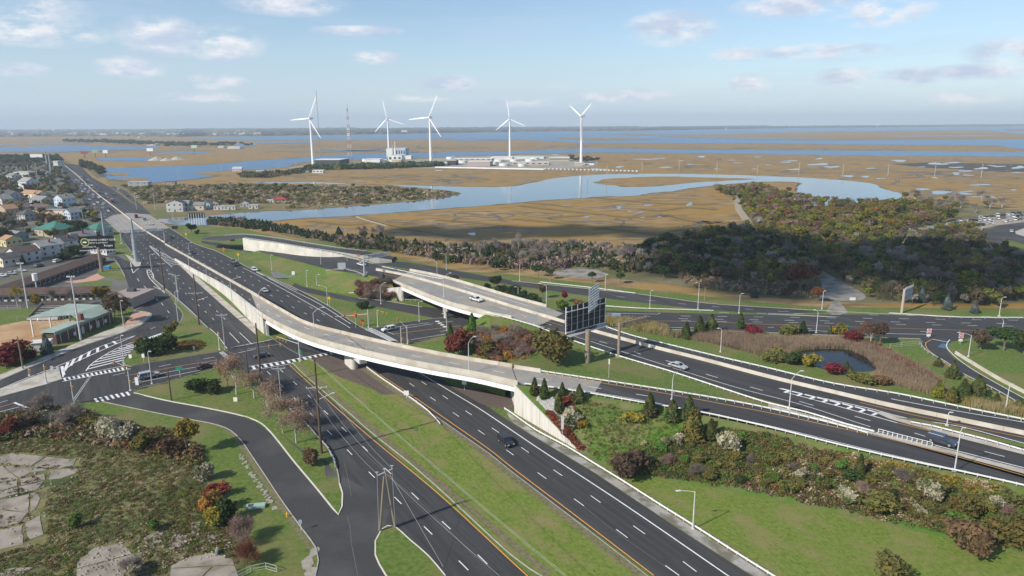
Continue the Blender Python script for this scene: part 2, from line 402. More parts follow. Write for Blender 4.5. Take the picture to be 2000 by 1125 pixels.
# island in the creek
def island(pts,m=marshm,z=.12,name='marsh_island',sm=10):
    return sheet(name,pts,z,m,smooth=(sm or 20),jit=(2 if sm else 6))
island([(1157,357),(1172,353),(1190,349),(1240,346),(1290,345),(1345,345.5),(1400,347),(1475,350),(1430,352.5),(1390,354),(1340,358),(1290,363),(1240,365.5),(1215,365.5),(1200,362.5),(1175,360)])
bay1=[(190,329),(300,326),(400,321.5),(500,313.5),(600,307),(690,301),(795,299),(900,297),(1000,295),(1150,290),(1300,291.5),(1500,293),(1800,295),(2000,297),(2300,298),
        (2300,309),(2000,306),(1700,304),(1500,301),(1300,299),(1150,298),(1080,300),(1000,301.5),(900,305),(800,309.5),(700,313),(600,316.5),(560,326),(500,331),(430,334),(387,338),(400,341),(425,344),(380,350),(350,353),(300,357.5),(260,356),(225,351),(200,340)]
wsheet('bay_water',bay1,.08,bayw,bank=5)
far=[(355,269),(500,266),(700,263),(1000,258),(1250,255.5),(1500,251),(2000,246.5),(2500,243.2),(2500,300),(2000,292),(1975,289.5),(1950,284.5),(1850,283.5),(1700,283),(1500,281),(1300,280),(1125,279),(1060,275),(1000,272.5),(870,271),(700,273.5),(500,274),(420,272.5)]
sheet('bay_water',far,.3,bayw)
for pts in ([(1085,270),(1180,269),(1290,273),(1240,274),(1150,274)],
            [(1297,264.5),(1400,262.5),(1500,259.5),(1640,257),(1900,254.2),(1960,258),(2000,262),(2200,262),(2200,272),(2000,272),(1700,274),(1500,273.5),(1400,270),(1300,267)],
            [(1190,263),(1260,262),(1300,263.4),(1250,264.6)],[(1960,253.5),(2000,252),(2200,251),(2200,256),(2000,256)]):
    island(pts,z=.6,sm=0)
for pts in ([(1300,269.6),(1500,269),(1640,271.5),(1460,271.2)],[(1700,266),(1850,264.6),(1975,264),(1900,266),(1790,267)],[(620,293),(700,292),(745,293.6),(690,295.5)],[(860,273.5),(990,273),(1000,274),(900,276)],[(500,278),(610,277),(606,279.5),(500,281.5)],
            [(500,296),(600,295.5),(750,293),(752,294.5),(640,297.5)]):
    sheet('tidal_flat',pts,.7,bayw,bvh=False)
for pts in ([(-60,290),(120,285),(310,286.5),(306,291),(230,293),(120,297),(-60,297)],[(187,309),(250,307),(300,309),(285,315),(190,314)],[(-60,283),(40,281.5),(30,284),(-60,286)],[(290,300),(350,297),(420,296.5),(400,299.5),(320,301.5)],[(40,279),(180,279),(170,282),(60,282)],[(455,280),(500,279),(500,284),(470,287)]):
    sheet('bay_water',pts,.3,bayw,bvh=False)
island([(387,338),(440,334),(500,332),(560,334),(540,340),(440,344),(415,342)],z=.2)
island([(216,338),(240,337.5),(254,340),(240,342.5),(218,343)],z=.2)
island([(230,349),(262,347.5),(290,350),(280,353),(240,353)],z=.2)
# tidal pools in the marsh (many small sheets of water: one object)
mb=MB()
POOL=[(1209,405,9,5),(1145,424,10,4),(1250,415,9,2.6),(1347,399,8,7),(1266,401,16,2.5),(1288,424,7,2),(1327,467,11,3),(1222,502,22,6),(922,457,12,4.5),(1255,425,6,2),(675,449,6,2.5),(1331,442,3,1.6),
  (1600,321,24,4),(1625,326,16,4),(1552,331,14,3),(1535,317,12,2),(1545,314,16,1.8),(1655,344,20,3),(1690,345,14,2.5),(1757,314,24,3),(1830,320,25,4),(1868,327,16,3),(1918,329,18,4),(1885,334,15,3.4),(1868,339,12,4),(1990,327,16,5),(1950,325,16,2.5),(1800,370,26,3.6),(1838,376,34,5.5),(1880,378,24,4),(1940,386,24,3),(1890,374,18,2),(1920,384,30,2.5),(1915,361,30,2.2),(1720,349,12,1.6),(1890,342,14,2),(1825,347,9,2),(1980,371,10,2),(1860,318,22,2.6),(1600,310,8,3),(1700,329,14,1.6),
  (1170,331,22,4),(1210,326,12,3),(1300,327,18,2.4),(1260,311,28,2),(1370,306,14,2.6),(1290,309,14,1.4),(1400,330,8,1.5),(1262,352,16,2),(1085,302.5,12,1.6),(700,354,12,1.6),(855,333,9,1.4),(1230,413,8,2.5),(1105,402,12,1.4),(1180,422,8,1.5),(1985,337,14,1.6),(1935,323,10,1.4),(1800,326,10,1.4),(1350,321,12,1.2),(1440,318,10,1.2),(1473,330,9,1.2),(1330,314,9,1),(1160,307,10,1.2),(1430,313,9,1.1),(1500,322,9,1.1),(1480,306.5,13,1)]
for (x,y,a,b) in POOL:
    a *= .72;b *= .8
    n=14;ph=random.random()*6;q=[]
    for i in range(n):
        t=2*math.pi*i/n;r=1+.28*math.sin(2*t+ph)+.22*math.sin(3*t+2*ph)+.1*random.uniform(-1,1);q.append(P(x+a*r*math.cos(t),y+b*.62*r*math.sin(t)))
    k=len(mb.v);mb.v+=[(p.x,p.y,.09) for p in q]
    ar=sum(q[i].x*q[(i+1) % n].y-q[(i+1) % n].x*q[i].y for i in range(n))
    f=tuple(k+i for i in range(n));mb.f.append(f if ar>0 else f[::-1]);mb.m.append(0)
tag(mb.build('tidal_pools',creekw),'small pale pools of standing water scattered over the marsh',kind='stuff')
# dark drainage ditches and golden seams in the marsh
ditch_m=mat('ditch_mud',(.10,.075,.03),(.14,.10,.035),.2,1);gold=mat('golden_cordgrass',(.26,.155,.03),(.22,.15,.045),.15,1)
seam_m=mat('dark_marsh',(.11,.085,.055),(.16,.115,.07),.03,1)
mb=MB()
DL=[[(1000,428),(1060,433),(1130,440),(1210,450),(1300,461),(1350,468)],[(1010,402),(1080,410),(1150,417),(1230,425),(1300,421)],[(1250,408),(1290,412),(1340,406),(1400,410)],[(850,430),(930,436),(1010,444)],[(960,392),(1050,398),(1120,405)],
      [(690,422),(720,430),(760,440),(820,452),(900,464)],[(1300,420),(1350,432),(1420,437)],[(1150,385),(1220,392),(1300,398),(1390,400)],[(1280,448),(1330,443),(1400,432)],[(1070,427),(1100,424),(1150,421)],[(600,432),(680,440),(720,436)]]
for d in DL:strip(mb,off(crom(PX(d),6),0),3.0,.03)
tag(mb.build('drainage_ditches',ditch_m),kind='structure')
mb=MB()
for d in DL:strip(mb,off(crom(PX(d),6),5.0),6,.02);strip(mb,off(crom(PX(d),6),-4.0),4,.02)
tag(mb.build('cordgrass_edges',gold),kind='structure')
mb=MB();mc=MB()
for zone,n_,st_,w_ in (([(560,436),(800,418),(1000,401),(1300,387),(1390,374),(1425,440),(1300,464),(1000,484),(700,455)],34,7,1.0),([(1200,305),(2000,310),(2000,395),(1780,385),(1700,352),(1300,335)],60,17,2.6),([(500,342),(1000,337),(1040,350),(860,361),(660,352)],26,12,2.0),([(500,283),(1000,279),(1990,296),(1990,306),(1300,296),(560,300)],50,40,7),([(0,292),(500,284),(420,296),(120,306),(0,308)],24,40,6),([(1150,357),(1290,346),(1440,350),(1240,364)],6,10,1.4)):
    zw=[(p.x,p.y) for p in PX(zone)]
    for (x,y) in scatter(zone,n_,st_):
        p=Vector((x,y,0));a_=random.uniform(0,6.28);q=[p.copy()];cv=0
        for _ in range(random.randint(8,26)):
            cv=.6*cv+random.uniform(-.55,.55);a_+=cv;p=p+Vector((math.cos(a_),math.sin(a_),0))*st_*.6
            if not inpoly(p.x,p.y,zw):break
            q.append(p.copy())
        if len(q)>4:ww=w_*random.uniform(.5,1.3);strip(mb,q,ww*2.2,.040);strip(mc,q,ww*.8,.055)
tag(mb.build('winding_creek_banks',mudm),kind='structure');tag(mc.build('winding_creeks',mat('creek_bed',(.09,.085,.06),(.16,.16,.14),.02,.35)),kind='structure')
sheet('burnt_marsh',[(1740,320),(1800,318),(1900,319),(2060,321),(2060,334),(1960,336),(1900,332),(1800,327)],.05,mat('dark_mudflat',(.05,.045,.04),(.11,.085,.06),.03,1),bvh=False)
# boardwalk strip of pale mud across the marsh
mb=MB();strip(mb,PX([(695,423),(715,430),(755,441)]),2.4,.05);tag(mb.build('marsh_path',mat('pale_mud',(.42,.38,.30))),kind='structure')
# ---- land surfaces near the roads
sheet('lawn',[(-400,470),(-100,440),(205,425),(330,437),(380,441),(470,446),(560,466),(700,478),(780,505),(900,530),(1000,536),(1250,565),(1480,590),(1600,600),(2300,605),(3400,1500),(-1400,1500)],.03,lawnm,smooth=0)
sheet('town_ground',[(-500,330),(0,322),(60,318),(110,320),(160,385),(205,420),(232,455),(246,500),(250,560),(255,590),(100,600),(-600,640)],.035,mat('town_earth',(.09,.095,.05),(.15,.14,.11),.08,.95,c3=(.16,.155,.15),s3=.03,detail=9))
sheet('shoulder_scrub',[(205,345),(260,360),(330,362),(500,360),(780,366),(860,371),(898,379),(870,384),(725,399),(600,409),(500,412),(410,420),(310,427),(290,420),(215,366)],.04,mat('dry_scrub',(.17,.13,.06),(.24,.17,.09),.08,1,c3=(.12,.13,.04),s3=.03,detail=9))
sheet('woodland_floor',[(470,432),(520,436),(600,455),(660,470),(760,478),(860,492),(1000,490),(1080,478),(1180,500),(1240,497),(1300,478),(1440,458),(1462,440),(1440,410),(1432,385),(1395,368),(1480,362),(1540,378),(1700,395),(1850,390),(1990,412),(2150,430),(2150,592),(1700,593),(1500,582),(1300,556),(1000,518),(860,507),(780,496),(700,484),(560,462)],.045,woodm)
sheet('wharf_ground',[(60,318),(120,316),(190,330),(205,345),(190,348),(160,322)],.05,woodm)
sheet('plant_yard',[(560,327),(620,322),(780,314),(900,306),(1090,303),(1170,310),(1165,324),(1110,331),(850,329),(700,328),(600,331)],.13,mat('plant_ground',(.25,.23,.19),(.36,.34,.29),.03,1))
sheet('gravel_yard',[(1075,533),(1110,525),(1165,527),(1190,536),(1165,545),(1100,541)],.07,gravel)
sheet('gravel_track',[(1530,478),(1560,490),(1600,525),(1640,548),(1690,577),(1670,589),(1640,588),(1655,612),(1615,610),(1625,588),(1600,580),(1605,560),(1595,535),(1560,505),(1520,485)],.07,gravel,smooth=2)
sheet('gravel_track',[(1432,378),(1441,378),(1450,410),(1475,440),(1530,470),(1545,485),(1520,484),(1460,445),(1436,410)],.07,mat('sandy_track',(.30,.25,.18),(.38,.33,.25),.5,1))
sheet('car_park',[(1780,452),(1800,446),(1900,432),(1990,418),(2100,412),(2100,436),(2000,434),(1945,440),(1915,448),(1860,452),(1800,460)],.07,mat('car_park_gravel',(.30,.27,.22),(.36,.32,.27),.3,1))
# ================================================================ ROADS AT GROUND LEVEL
sheet('avenue_westbound',[(119,322),(134,322),(151,342),(177,367),(213,397),(256,430),(280,447),(324,476),(349,505),(384,548),(425,585),(475,630),(501,653),(505,690),(567,712),(640,776),(700,828),(760,880),(862,972),(1000,1095),(1100,1185),(900,1165),(870,1127),(837,1087),(800,1055),(775,1034),(745,1040),(670,1000),(664,945),(657,912),(640,874),(595,825),(550,782),(515,750),(470,715),(445,684),(425,654),(405,636),(350,586),(300,543),(286,525),(277,520),(262,497),(246,478),(232,452),(200,428),(185,402),(175,415),(160,387),(135,362)],.06,asphalt)
sheet('avenue_eastbound',[(131,322),(155,322),(180,347),(215,366),(290,419),(297,425),(350,457),(382,477),(425,492),(500,530),(580,565),(640,597),(711,642),(760,668),(805,694),(860,738),(950,793),(1000,826),(1032,847),(1160,924),(1325,1034),(1470,1127),(1560,1190),(1370,1190),(1277,1127),(1140,1025),(1000,924),(955,886),(875,830),(800,778),(714,720),(600,652),(490,594),(400,536),(322,478),(256,430),(213,397),(151,342)],.065,asphalt)
sheet('frontage_road',[(295,421),(287,418),(235,375),(215,366),(222,364),(245,372),(270,395),(292,415)],.075,asphalt_mid)
sheet('cross_avenue',[(-250,840),(0,775),(92,752),(122,742),(160,728),(240,716),(255,717),(300,708),(375,696),(425,688),(447,686),(500,668),(600,655),(700,645),(711,642),(740,640),(812,627),(857,622),(920,617),(1000,607),(1100,606),(1180,607),(1375,613),(1500,615),(1737,614.5),(1875,620),(2300,628),(2300,672),(1900,660),(1812,662),(1725,659),(1500,649),(1375,645),(1200,640),(1000,640),(900,645),(872,654),(800,671),(772,669),(740,690),(600,700),(567,712),(500,736),(480,725),(440,712),(400,724),(330,744),(275,757),(258,766),(177,785),(145,789),(105,795),(60,797),(0,822),(-250,890)],.07,asphalt)
sheet('slip_road',[(227,499),(207,500),(227,511),(245,541),(252,562),(255,582),(262,607),(292,612),(296,617),(275,635),(240,650),(150,680),(135,687),(67,715),(0,745),(-200,800),(-200,835),(0,775),(87,730),(115,722),(123,742),(175,735),(262,722),(238,707),(242,700),(256,686),(322,648),(352,627),(355,612),(325,572),(300,550),(287,528),(277,520),(262,517),(245,508)],.075,asphalt)
sheet('side_street',[(175,787),(200,785),(275,800),(350,815),(425,830),(462,850),(500,902),(550,977),(592,1035),(617,1070),(622,1095),(600,1200),(780,1200),(752,1122),(732,1085),(730,1060),(742,1040),(752,1031),(760,1000),(720,960),(670,930),(664,950),(669,975),(661,1007),(650,996),(617,955),(575,905),(527,845),(500,824),(462,811),(400,798),(325,784),(260,769),(258,765)],.08,asphalt_mid)
sheet('exit_road',[(575,553),(590,560),(650,573),(700,583),(750,588),(825,599),(870,605),(920,612),(960,612),(940,620),(890,622),(850,622),(770,606),(700,592),(640,580),(600,572),(570,561)],.077,asphalt)
sheet('slip_road',[(740,508),(800,513),(880,527),(940,538),(1000,548),(1100,560),(1240,574),(1375,592),(1500,601),(1620,610),(1500,613),(1375,605),(1175,582),(1000,557),(940,548),(860,537),(790,524),(730,516)],.073,asphalt)
sheet('slip_road',[(1800,661),(1797,672),(1815,687),(1887,735),(1975,780),(2060,830),(2200,920),(2200,880),(2060,805),(2000,778),(1925,737),(1862,699),(1846,680),(1857,668),(1892,661)],.074,asphalt)
sheet('parking_road',[(150,440),(130,440),(60,395),(0,378),(0,370),(70,390),(140,425),(190,442),(205,452),(200,458)],.06,asphalt_old)
sheet('parking_road',[(25,512),(120,506),(205,487),(205,492),(120,515),(0,537),(-120,552),(-120,540)],.06,asphalt_old)
sheet('parking_road',[(-100,388),(60,392),(80,398),(20,420),(-100,428)],.055,asphalt_old)
sheet('parking_road',[(-100,585),(60,582),(150,590),(200,585),(245,590),(250,598),(150,600),(60,598),(-100,603)],.06,asphalt_old)
sheet('motel_court',[(75,550),(190,518),(225,508),(240,520),(235,528),(180,540),(120,560),(75,556)],.06,asphalt_old)
sheet('motel_court',[(125,551),(165,545),(190,534),(223,533),(215,538),(190,548),(150,553)],.07,brick_path)
sheet('avenue_bridge_deck',[(203,428),(222,420),(252,416),(292,419),(330,446),(300,450),(262,453),(245,456),(230,452)],.085,deckm)
sheet('verge_lawn',[(187,444),(200,440),(232,456),(246,480),(247,497),(226,498),(208,498),(206,480)],.06,lawnm,smooth=3)
sheet('motel_lawn',[(205,520),(228,512),(244,540),(238,548),(200,540),(190,530)],.08,lawnm,smooth=3)
sheet('motel_lawn',[(150,556),(172,550),(215,548),(215,556),(180,560)],.08,lawnm,smooth=3)
# gores, islands, pavements
sheet('traffic_island',[(-120,797),(0,762),(87,728),(115,720),(121,741),(92,751),(0,776),(-120,812)],.20,lightconc,skirt=.2)
sheet('paved_gore',[(349,516),(384,540),(425,575),(475,618),(501,640),(501,655),(475,632),(425,588),(384,551)],.16,lightconc,skirt=.1)
sheet('paved_gore',[(346,516),(352,514),(384,533),(384,541),(360,524)],.17,lightconc)
sheet('tower_island',[(244,497),(256,502),(268,513),(277,512),(278,505),(274,520),(265,523),(256,512),(247,500)],.2,lightconc,skirt=.1)
sheet('median_lawn',[(571,708),(640,700),(716,720),(800,778),(875,830),(955,886),(1000,922),(1140,1029),(1277,1134),(1380,1215),(1180,1200),(1064,1127),(1000,1082),(875,968),(725,842),(675,798),(640,767)],.17,mownm,skirt=.15)
sheet('stone_mulch',[(607,701),(660,690),(716,714),(720,722),(787,771),(745,772),(725,760),(662,737),(620,712)],.185,mulchm)
sheet('corner_lawn',[(742,1041),(751,1030.5),(760,1028),(770,1028),(800,1053),(837,1085),(870,1125),(960,1210),(790,1210),(753,1122),(734,1086),(731,1062)],.17,lawnm,skirt=.15,smooth=2)
sheet('island_lawn',[(262,769),(325,783),(400,797),(462,810),(500,822),(527,843),(575,903),(617,953),(650,994),(661,1005),(668,975),(663,948),(656,915),(638,878),(595,828),(550,785),(515,753),(480,728),(440,714),(400,726),(330,746),(280,758)],.15,lawnm,skirt=.1)
sheet('island_lawn',[(239,708),(258,688),(322,650),(351,630),(357,613),(340,590),(330,578),(345,586),(405,640),(425,658),(442,684),(425,686),(375,694),(300,706),(256,716)],.15,lawnm,skirt=.1)
sheet('gravel_strip',[(543,843),(575,872),(600,895),(640,905),(660,932),(636,933),(633,900),(600,885),(590,880)],.17,asphalt_old)
sheet('pavement',[(292,612),(296,617),(275,635),(240,650),(150,680),(135,686),(67,714),(0,743),(-100,775),(-100,764),(0,733),(67,706),(130,679),(200,650),(240,636),(264,623),(262,607)],.2,lightconc,skirt=.12)
sheet('pavement',[(262,608),(290,612),(280,625),(262,634),(240,640)],.21,brick_path)
# concrete shoulder right of the eastbound avenue and wall foot
sheet('mown_lawn',[(1045,838),(1107,871),(1170,905),(1215,924),(1350,944),(1500,972),(1700,1017),(1900,1061),(2100,1104),(2500,1200),(1620,1200),(1505,1125),(1362,1030),(1212,938),(1107,874)],.045,mownm)
sheet('concrete_shoulder',[(985,800),(1000,812),(1047,845),(1107,877),(1212,942),(1362,1037),(1500,1125),(1590,1185),(1560,1190),(1470,1126),(1325,1033),(1160,923),(1032,846),(1000,825)],.12,mat('shoulder_concrete',(.30,.28,.26),(.38,.36,.34),1.5,.9,c3=(.16,.15,.11),s3=.3))
sheet('gravel_slope',[(880,755),(930,760),(1000,770),(1008,800),(985,801),(940,790),(905,770)],.1,mulchm)
sheet('scrub_land',[(-150,830),(0,825),(60,800),(105,797),(150,800),(180,805),(260,822),(330,850),(385,880),(400,920),(410,960),(455,1010),(480,1060),(480,1130),(500,1240),(-350,1240)],.05,scrubm,smooth=2)
sheet('baseball_infield',[(-150,655),(0,636),(40,628),(90,624),(125,622),(160,634),(135,650),(70,672),(30,680),(-30,708),(-200,760)],.06,dirtm,smooth=3)
sheet('flower_bed',[(335,675),(350,668),(385,665),(402,670),(400,678),(370,685),(345,685)],.18,mat('dry_bed',(.14,.10,.04),(.22,.17,.05),1.5,1))
# ================================================================ RAISED ROADS
def W3(l):return [P(*a) for a in l]
# curved flyover ramp: far edge / near edge of the road surface
FA=W3([(322,478,.1),(370,505,1.4),(425,536,3.6),(490,573,6.2),(550,608,7.3),(600,634,7.5),(675,654,7.5),(775,677,7.5),(875,697,7.5),(1000,718,7.5),(1060,727,7.4),(1175,745,7.1),(1312,765,6.8),(1500,799,6.3),(1700,849,5.8),(1850,891,5.4),(2000,934,5.0),(2200,995,4.5)])
FB=W3([(343,508,.1),(382,530,1.4),(440,561,3.6),(505,610,6.2),(562,643,7.3),(625,667,7.5),(725,692,7.5),(825,713,7.5),(925,731,7.5),(1012,750,7.5),(1075,757,7.4),(1160,769,7.1),(1300,794,6.8),(1500,835,6.3),(1685,879,5.8),(1815,908,5.4),(2000,949,5.0),(2160,990,4.5)])
fl_all=crom_n(FA,FB,3)
def cut(all_,A,i0,i1):
    """section of a resampled ribbon between control points i0..i1"""
    a=min(range(len(all_)),key=lambda k:(all_[k][0]-A[i0]).length);b=min(range(len(all_)),key=lambda k:(all_[k][0]-A[i1]).length)
    return all_[a:b+1]
def rib_sec(name,sec,m,lift=0,kind='structure',bvh=True,parent=None):
    mb=MB()
    for (p,q) in sec:mb.v+=[(p.x,p.y,p.z+lift),(q.x,q.y,q.z+lift)]
    for i in range(len(sec)-1):
        k=2*i;a,b,c=Vector(mb.v[k]),Vector(mb.v[k+1]),Vector(mb.v[k+3]);f=(k,k+1,k+3,k+2)
        if (b-a).cross(c-a).z<0:f=f[::-1]
        mb.f.append(f);mb.m.append(0)
    o=mb.build(name,m,parent);
    if kind:tag(o,kind=kind)
    if bvh:add_bvh(o)
    return o
rib_sec('flyover_road',cut(fl_all,FA,0,3),asphalt)
br_sec=cut(fl_all,FA,3,9)
rib_sec('flyover_road',cut(fl_all,FA,9,11),deckm)
rib_sec('flyover_road',cut(fl_all,FA,11,17),asphalt2)
# flyover bridge as a thing
B1=thing('flyover_bridge','long curved flyover bridge with white steel girder over the avenue','bridge',(0,0,0))
rib_sec('deck',br_sec,deckm,parent=B1,kind=None)
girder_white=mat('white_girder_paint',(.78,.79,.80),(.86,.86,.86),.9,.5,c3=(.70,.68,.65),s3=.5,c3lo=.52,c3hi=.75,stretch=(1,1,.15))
g_sec=[s_ for s_ in br_sec if s_[0].x>P(505,612,7).x-3]
g_sec=cut(fl_all,FA,4,9);g_sec=[p for p in br_sec if p[1].x>=P(514,622,6.6).x]
for side,sg in ((1,-1),(0,1)):
    line=[p[side] for p in br_sec]
    mb=MB();walls(mb,off(line,sg*.18),1.0,.38,base=-.02,top=.24);pr=mb.build('parapet',conc,B1)
    mb=MB();walls(mb,off(line,sg*.28),-.04,.55,base=-.60);mb.build('deck_edge',conc,B1)
    mb=MB();line=[p[side] for p in g_sec];walls(mb,off(line,sg*.12),-.61,.10,base=-2.05);mb.build('girder',girder_white,B1)
    mb=MB();walls(mb,off(line,sg*-.03),-2.02,.55,base=-2.10);mb.build('girder_flange',girder_white,B1)
    mb=MB()
    for i in range(2,len(line)-1,2):
        p=off(line,sg*.20)[i];mb.box((p.x,p.y,p.z-1.33),(.12,.12,1.4))
    mb.build('stiffeners',girder_white,B1)['kind']='stuff'
for t in (.33,.67):
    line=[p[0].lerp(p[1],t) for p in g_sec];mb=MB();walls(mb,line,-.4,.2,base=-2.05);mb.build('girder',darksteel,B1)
mb=MB()
for i in range(len(g_sec)-1):
    (a,b),(c,d)=g_sec[i],g_sec[i+1];z=-.55
    mb.quad((a.x,a.y,a.z+z),(c.x,c.y,c.z+z),(d.x,d.y,d.z+z),(b.x,b.y,b.z+z))
mb.build('deck_soffit',deckm,B1)
# expansion joints seen as dark lines across the deck
for (x1,y1) in ((682,655),(992,718)):
    mb=MB();q=P(x1,y1,7.5);i=min(range(len(br_sec)),key=lambda k:(br_sec[k][0]-q).length);a,b=br_sec[i];strip(mb,[a,b],.25,.015);mb.build('expansion_joint',darksteel,B1)
# pier
def at_sec(sec,px,py,z):
    q=P(px,py,z);return min(range(len(sec)),key=lambda k:(sec[k][1]-q).length)
i_p=at_sec(br_sec,706,688,7.5)
a,b=br_sec[i_p];dd=(b-a).normalized()
mb=MB();mb.beam(a.lerp(b,.03)+Vector((0,0,-2.72)),b+dd*.2+Vector((0,0,-2.72)),2.2,1.2);mb.build('pier_cap',wallm,B1)
mb=MB();c0=a.lerp(b,.62);c1=a.lerp(b,.38);t_=Vector((-dd.y,dd.x,0))
pts=[]
for k in range(13):t=-math.pi/2+math.pi*k/12;pts.append(c0+dd*(1.1*math.cos(t))+t_*(1.1*math.sin(t)))
for k in range(13):t=math.pi/2+math.pi*k/12;pts.append(c1+dd*(1.1*math.cos(t))+t_*(1.1*math.sin(t)))
mb.prism(pts,0,a.z-3.3);mb.build('pier_column',wallm,B1)
# west abutment block and retaining walls of the ramp, cast in panels
def panel_wall(name,label,line,ztop,zbot,th,m,step=3.0,cap=True,group=None,side=1):
    """concrete retaining wall split into panels; ztop/zbot functions of the arclength fraction"""
    T=plen(line);n=max(2,int(T/step));W=thing(name,label,'retaining wall',(0,0,0),group=group)
    pts=[];s=0;k=0;acc=[0]
    for i in range(len(line)-1):acc.append(acc[-1]+(line[i+1]-line[i]).length)
    def at(d):
        for i in range(len(line)-1):
            if acc[i+1]>=d-1e-6:return line[i].lerp(line[i+1],(d-acc[i])/max(1e-6,acc[i+1]-acc[i]))
        return line[-1]
    for i in range(n):
        d0=T*i/n+.03;d1=T*(i+1)/n-.03;p,q=at(d0),at(d1);f0,f1=d0/T,d1/T
        t=(q-p);t.z=0;t.normalize();nn=Vector((-t.y,t.x,0))*(th/2)*side;jz=random.uniform(-.012,.012);nn2=nn*(1+jz*4)
        pb,qb=zbot(f0),zbot(f1);pt,qt=ztop(f0),ztop(f1)
        if pt-pb<.12 and qt-qb<.12:continue
        mb=MB();mb.hexa([Vector((*(p-nn2).xy,pb)),Vector((*(q-nn2).xy,qb)),Vector((*(q+nn).xy,qb)),Vector((*(p+nn).xy,pb)),Vector((*(p-nn2).xy,pt)),Vector((*(q-nn2).xy,qt)),Vector((*(q+nn).xy,qt)),Vector((*(p+nn).xy,pt))])
        mb.build('panel',m,W)
    return W
r_sec=cut(fl_all,FA,0,3)+[p for p in br_sec if p[1].x<P(514,622,6.6).x][1:]
near=[p[1] for p in r_sec];farl=[p[0] for p in r_sec]
def zline(line,extra):
    acc=[0]
    for i in range(len(line)-1):acc.append(acc[-1]+(line[i+1]-line[i]).length)
    T=acc[-1]
    def f(t):
        d=t*T
        for i in range(len(line)-1):
            if acc[i+1]>=d-1e-6:
                u=(d-acc[i])/max(1e-6,acc[i+1]-acc[i]);return line[i].z*(1-u)+line[i+1].z*u+extra
        return line[-1].z+extra
    return f
panel_wall('ramp_wall','tall sunlit concrete wall along the near side of the rising flyover ramp',off(near,-.25),zline(near,1.0),lambda f:0,.5,wallm,4.2)
panel_wall('ramp_wall','concrete wall on the far side of the flyover ramp facing the eastbound lanes',off(farl,.25),zline(farl,1.0),lambda f:0,.5,conc,4.2)
# abutment face at the west end of the bridge
a,b=g_sec[0];mb=MB();mb.beam(Vector((a.x,a.y,2.3)),Vector((b.x,b.y,2.3)),.8,4.6);AB=mb.build('bridge_abutment',wallm);tag(AB,'grey concrete abutment wall under the west end of the flyover','abutment')
# east abutment with the long triangular wing wall
a,b=g_sec[-1];mb=MB();mb.beam(Vector((a.x,a.y,2.7)),Vector((b.x,b.y,2.7)),1.0,5.4);AB2=mb.build('bridge_abutment',wallm);tag(AB2,'shaded concrete abutment wall under the east end of the flyover','abutment')
c0=P(1006,806,0);wt=[c0,P(1130,880,0)]
wl=[c0.lerp(wt[1],i/12) for i in range(13)]
zt_ctrl=[(0,7.4),(.12,6.6),(.5,3.9),(.8,1.7),(1,.15)]
def ztw(f):return np.interp(f,[c[0] for c in zt_ctrl],[c[1] for c in zt_ctrl])
panel_wall('wing_wall','pale triangular concrete wing wall below the cedars at the bridge end',wl,ztw,lambda f:0,.5,wallm,3.4)
mb=MB();q=b-(b-a).normalized()*.0;mb.beam(Vector((c0.x,c0.y,3.7)),Vector((b.x,b.y,3.7)),.6,7.4)
tag(mb.build('abutment_return',wallm),'short concrete return wall between wing wall and flyover abutment','wall')
# ---------------- connector highway (upper, carries the second bridge)
HA=W3([(560,483,1.2),(640,496,3),(700,508,5),(747,520,6.3),(800,529,6.6),(875,545,6.7),(1000,582,6.7),(1067,600,6.7),(1100,612,6.6),(1177,636,6.5),(1310,675,6.3),(1500,720,6),(1625,749,5.8),(1750,770,5.6),(1875,796,5.3),(2000,821,5),(2200,862,4.5)])
HB=W3([(500,490,1.2),(590,512,3),(650,527,5),(720,537,6.3),(765,549,6.6),(862,588,6.7),(950,612,6.7),(1000,622,6.7),(1050,638,6.6),(1115,661,6.5),(1225,697,6.3),(1425,761,6),(1560,797,5.8),(1700,842,5.6),(1825,873,5.3),(2000,917,5),(2180,960,4.5)])
hw_all=crom_n(HA,HB,3)
rib_sec('connector_highway',cut(hw_all,HA,0,4),asphalt)
b2_sec=cut(hw_all,HA,4,7)
rib_sec('connector_highway',cut(hw_all,HA,7,8),deckm)
rib_sec('connector_highway',cut(hw_all,HA,8,16),asphalt2)
B2=thing('highway_bridge','straight highway bridge with white girder carrying a white pickup truck','bridge')
rib_sec('deck',b2_sec,deckm,parent=B2,kind=None)
for side,sg in ((1,-1),(0,1)):
    line=[p[side] for p in b2_sec]
    mb=MB();walls(mb,off(line,sg*.18),1.0,.38,base=-.02,top=.24);mb.build('parapet',conc,B2)
    gl=[p[side] for p in b2_sec if p[side].x>P(777,556,6.6).x-1]
    mb=MB();walls(mb,off(gl,sg*.25),-.04,.5,base=-.6);mb.build('deck_edge',conc,B2)
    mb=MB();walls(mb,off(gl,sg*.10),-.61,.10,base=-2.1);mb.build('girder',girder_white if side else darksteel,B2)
mb=MB()
for i in range(len(b2_sec)-1):
    (a,b),(c,d)=b2_sec[i],b2_sec[i+1];z=-.55
    mb.quad((a.x,a.y,a.z+z),(c.x,c.y,c.z+z),(d.x,d.y,d.z+z),(b.x,b.y,b.z+z))
mb.build('deck_soffit',deckm,B2)
i_p=at_sec(b2_sec,866,590,6.7);a,b=b2_sec[i_p];dd=(b-a).normalized()
mb=MB();mb.beam(a+Vector((0,0,-2.9)),b+dd*.2+Vector((0,0,-2.9)),1.6,1.3);mb.build('pier_cap',wallm,B2)
for t in (.04,.3,.56,.82):
    c=b.lerp(a,t+.03);mb=MB();mb.tube((c.x,c.y,0),(c.x,c.y,a.z-3.4),.75,.75,16);mb.build('pier_column',wallm,B2)
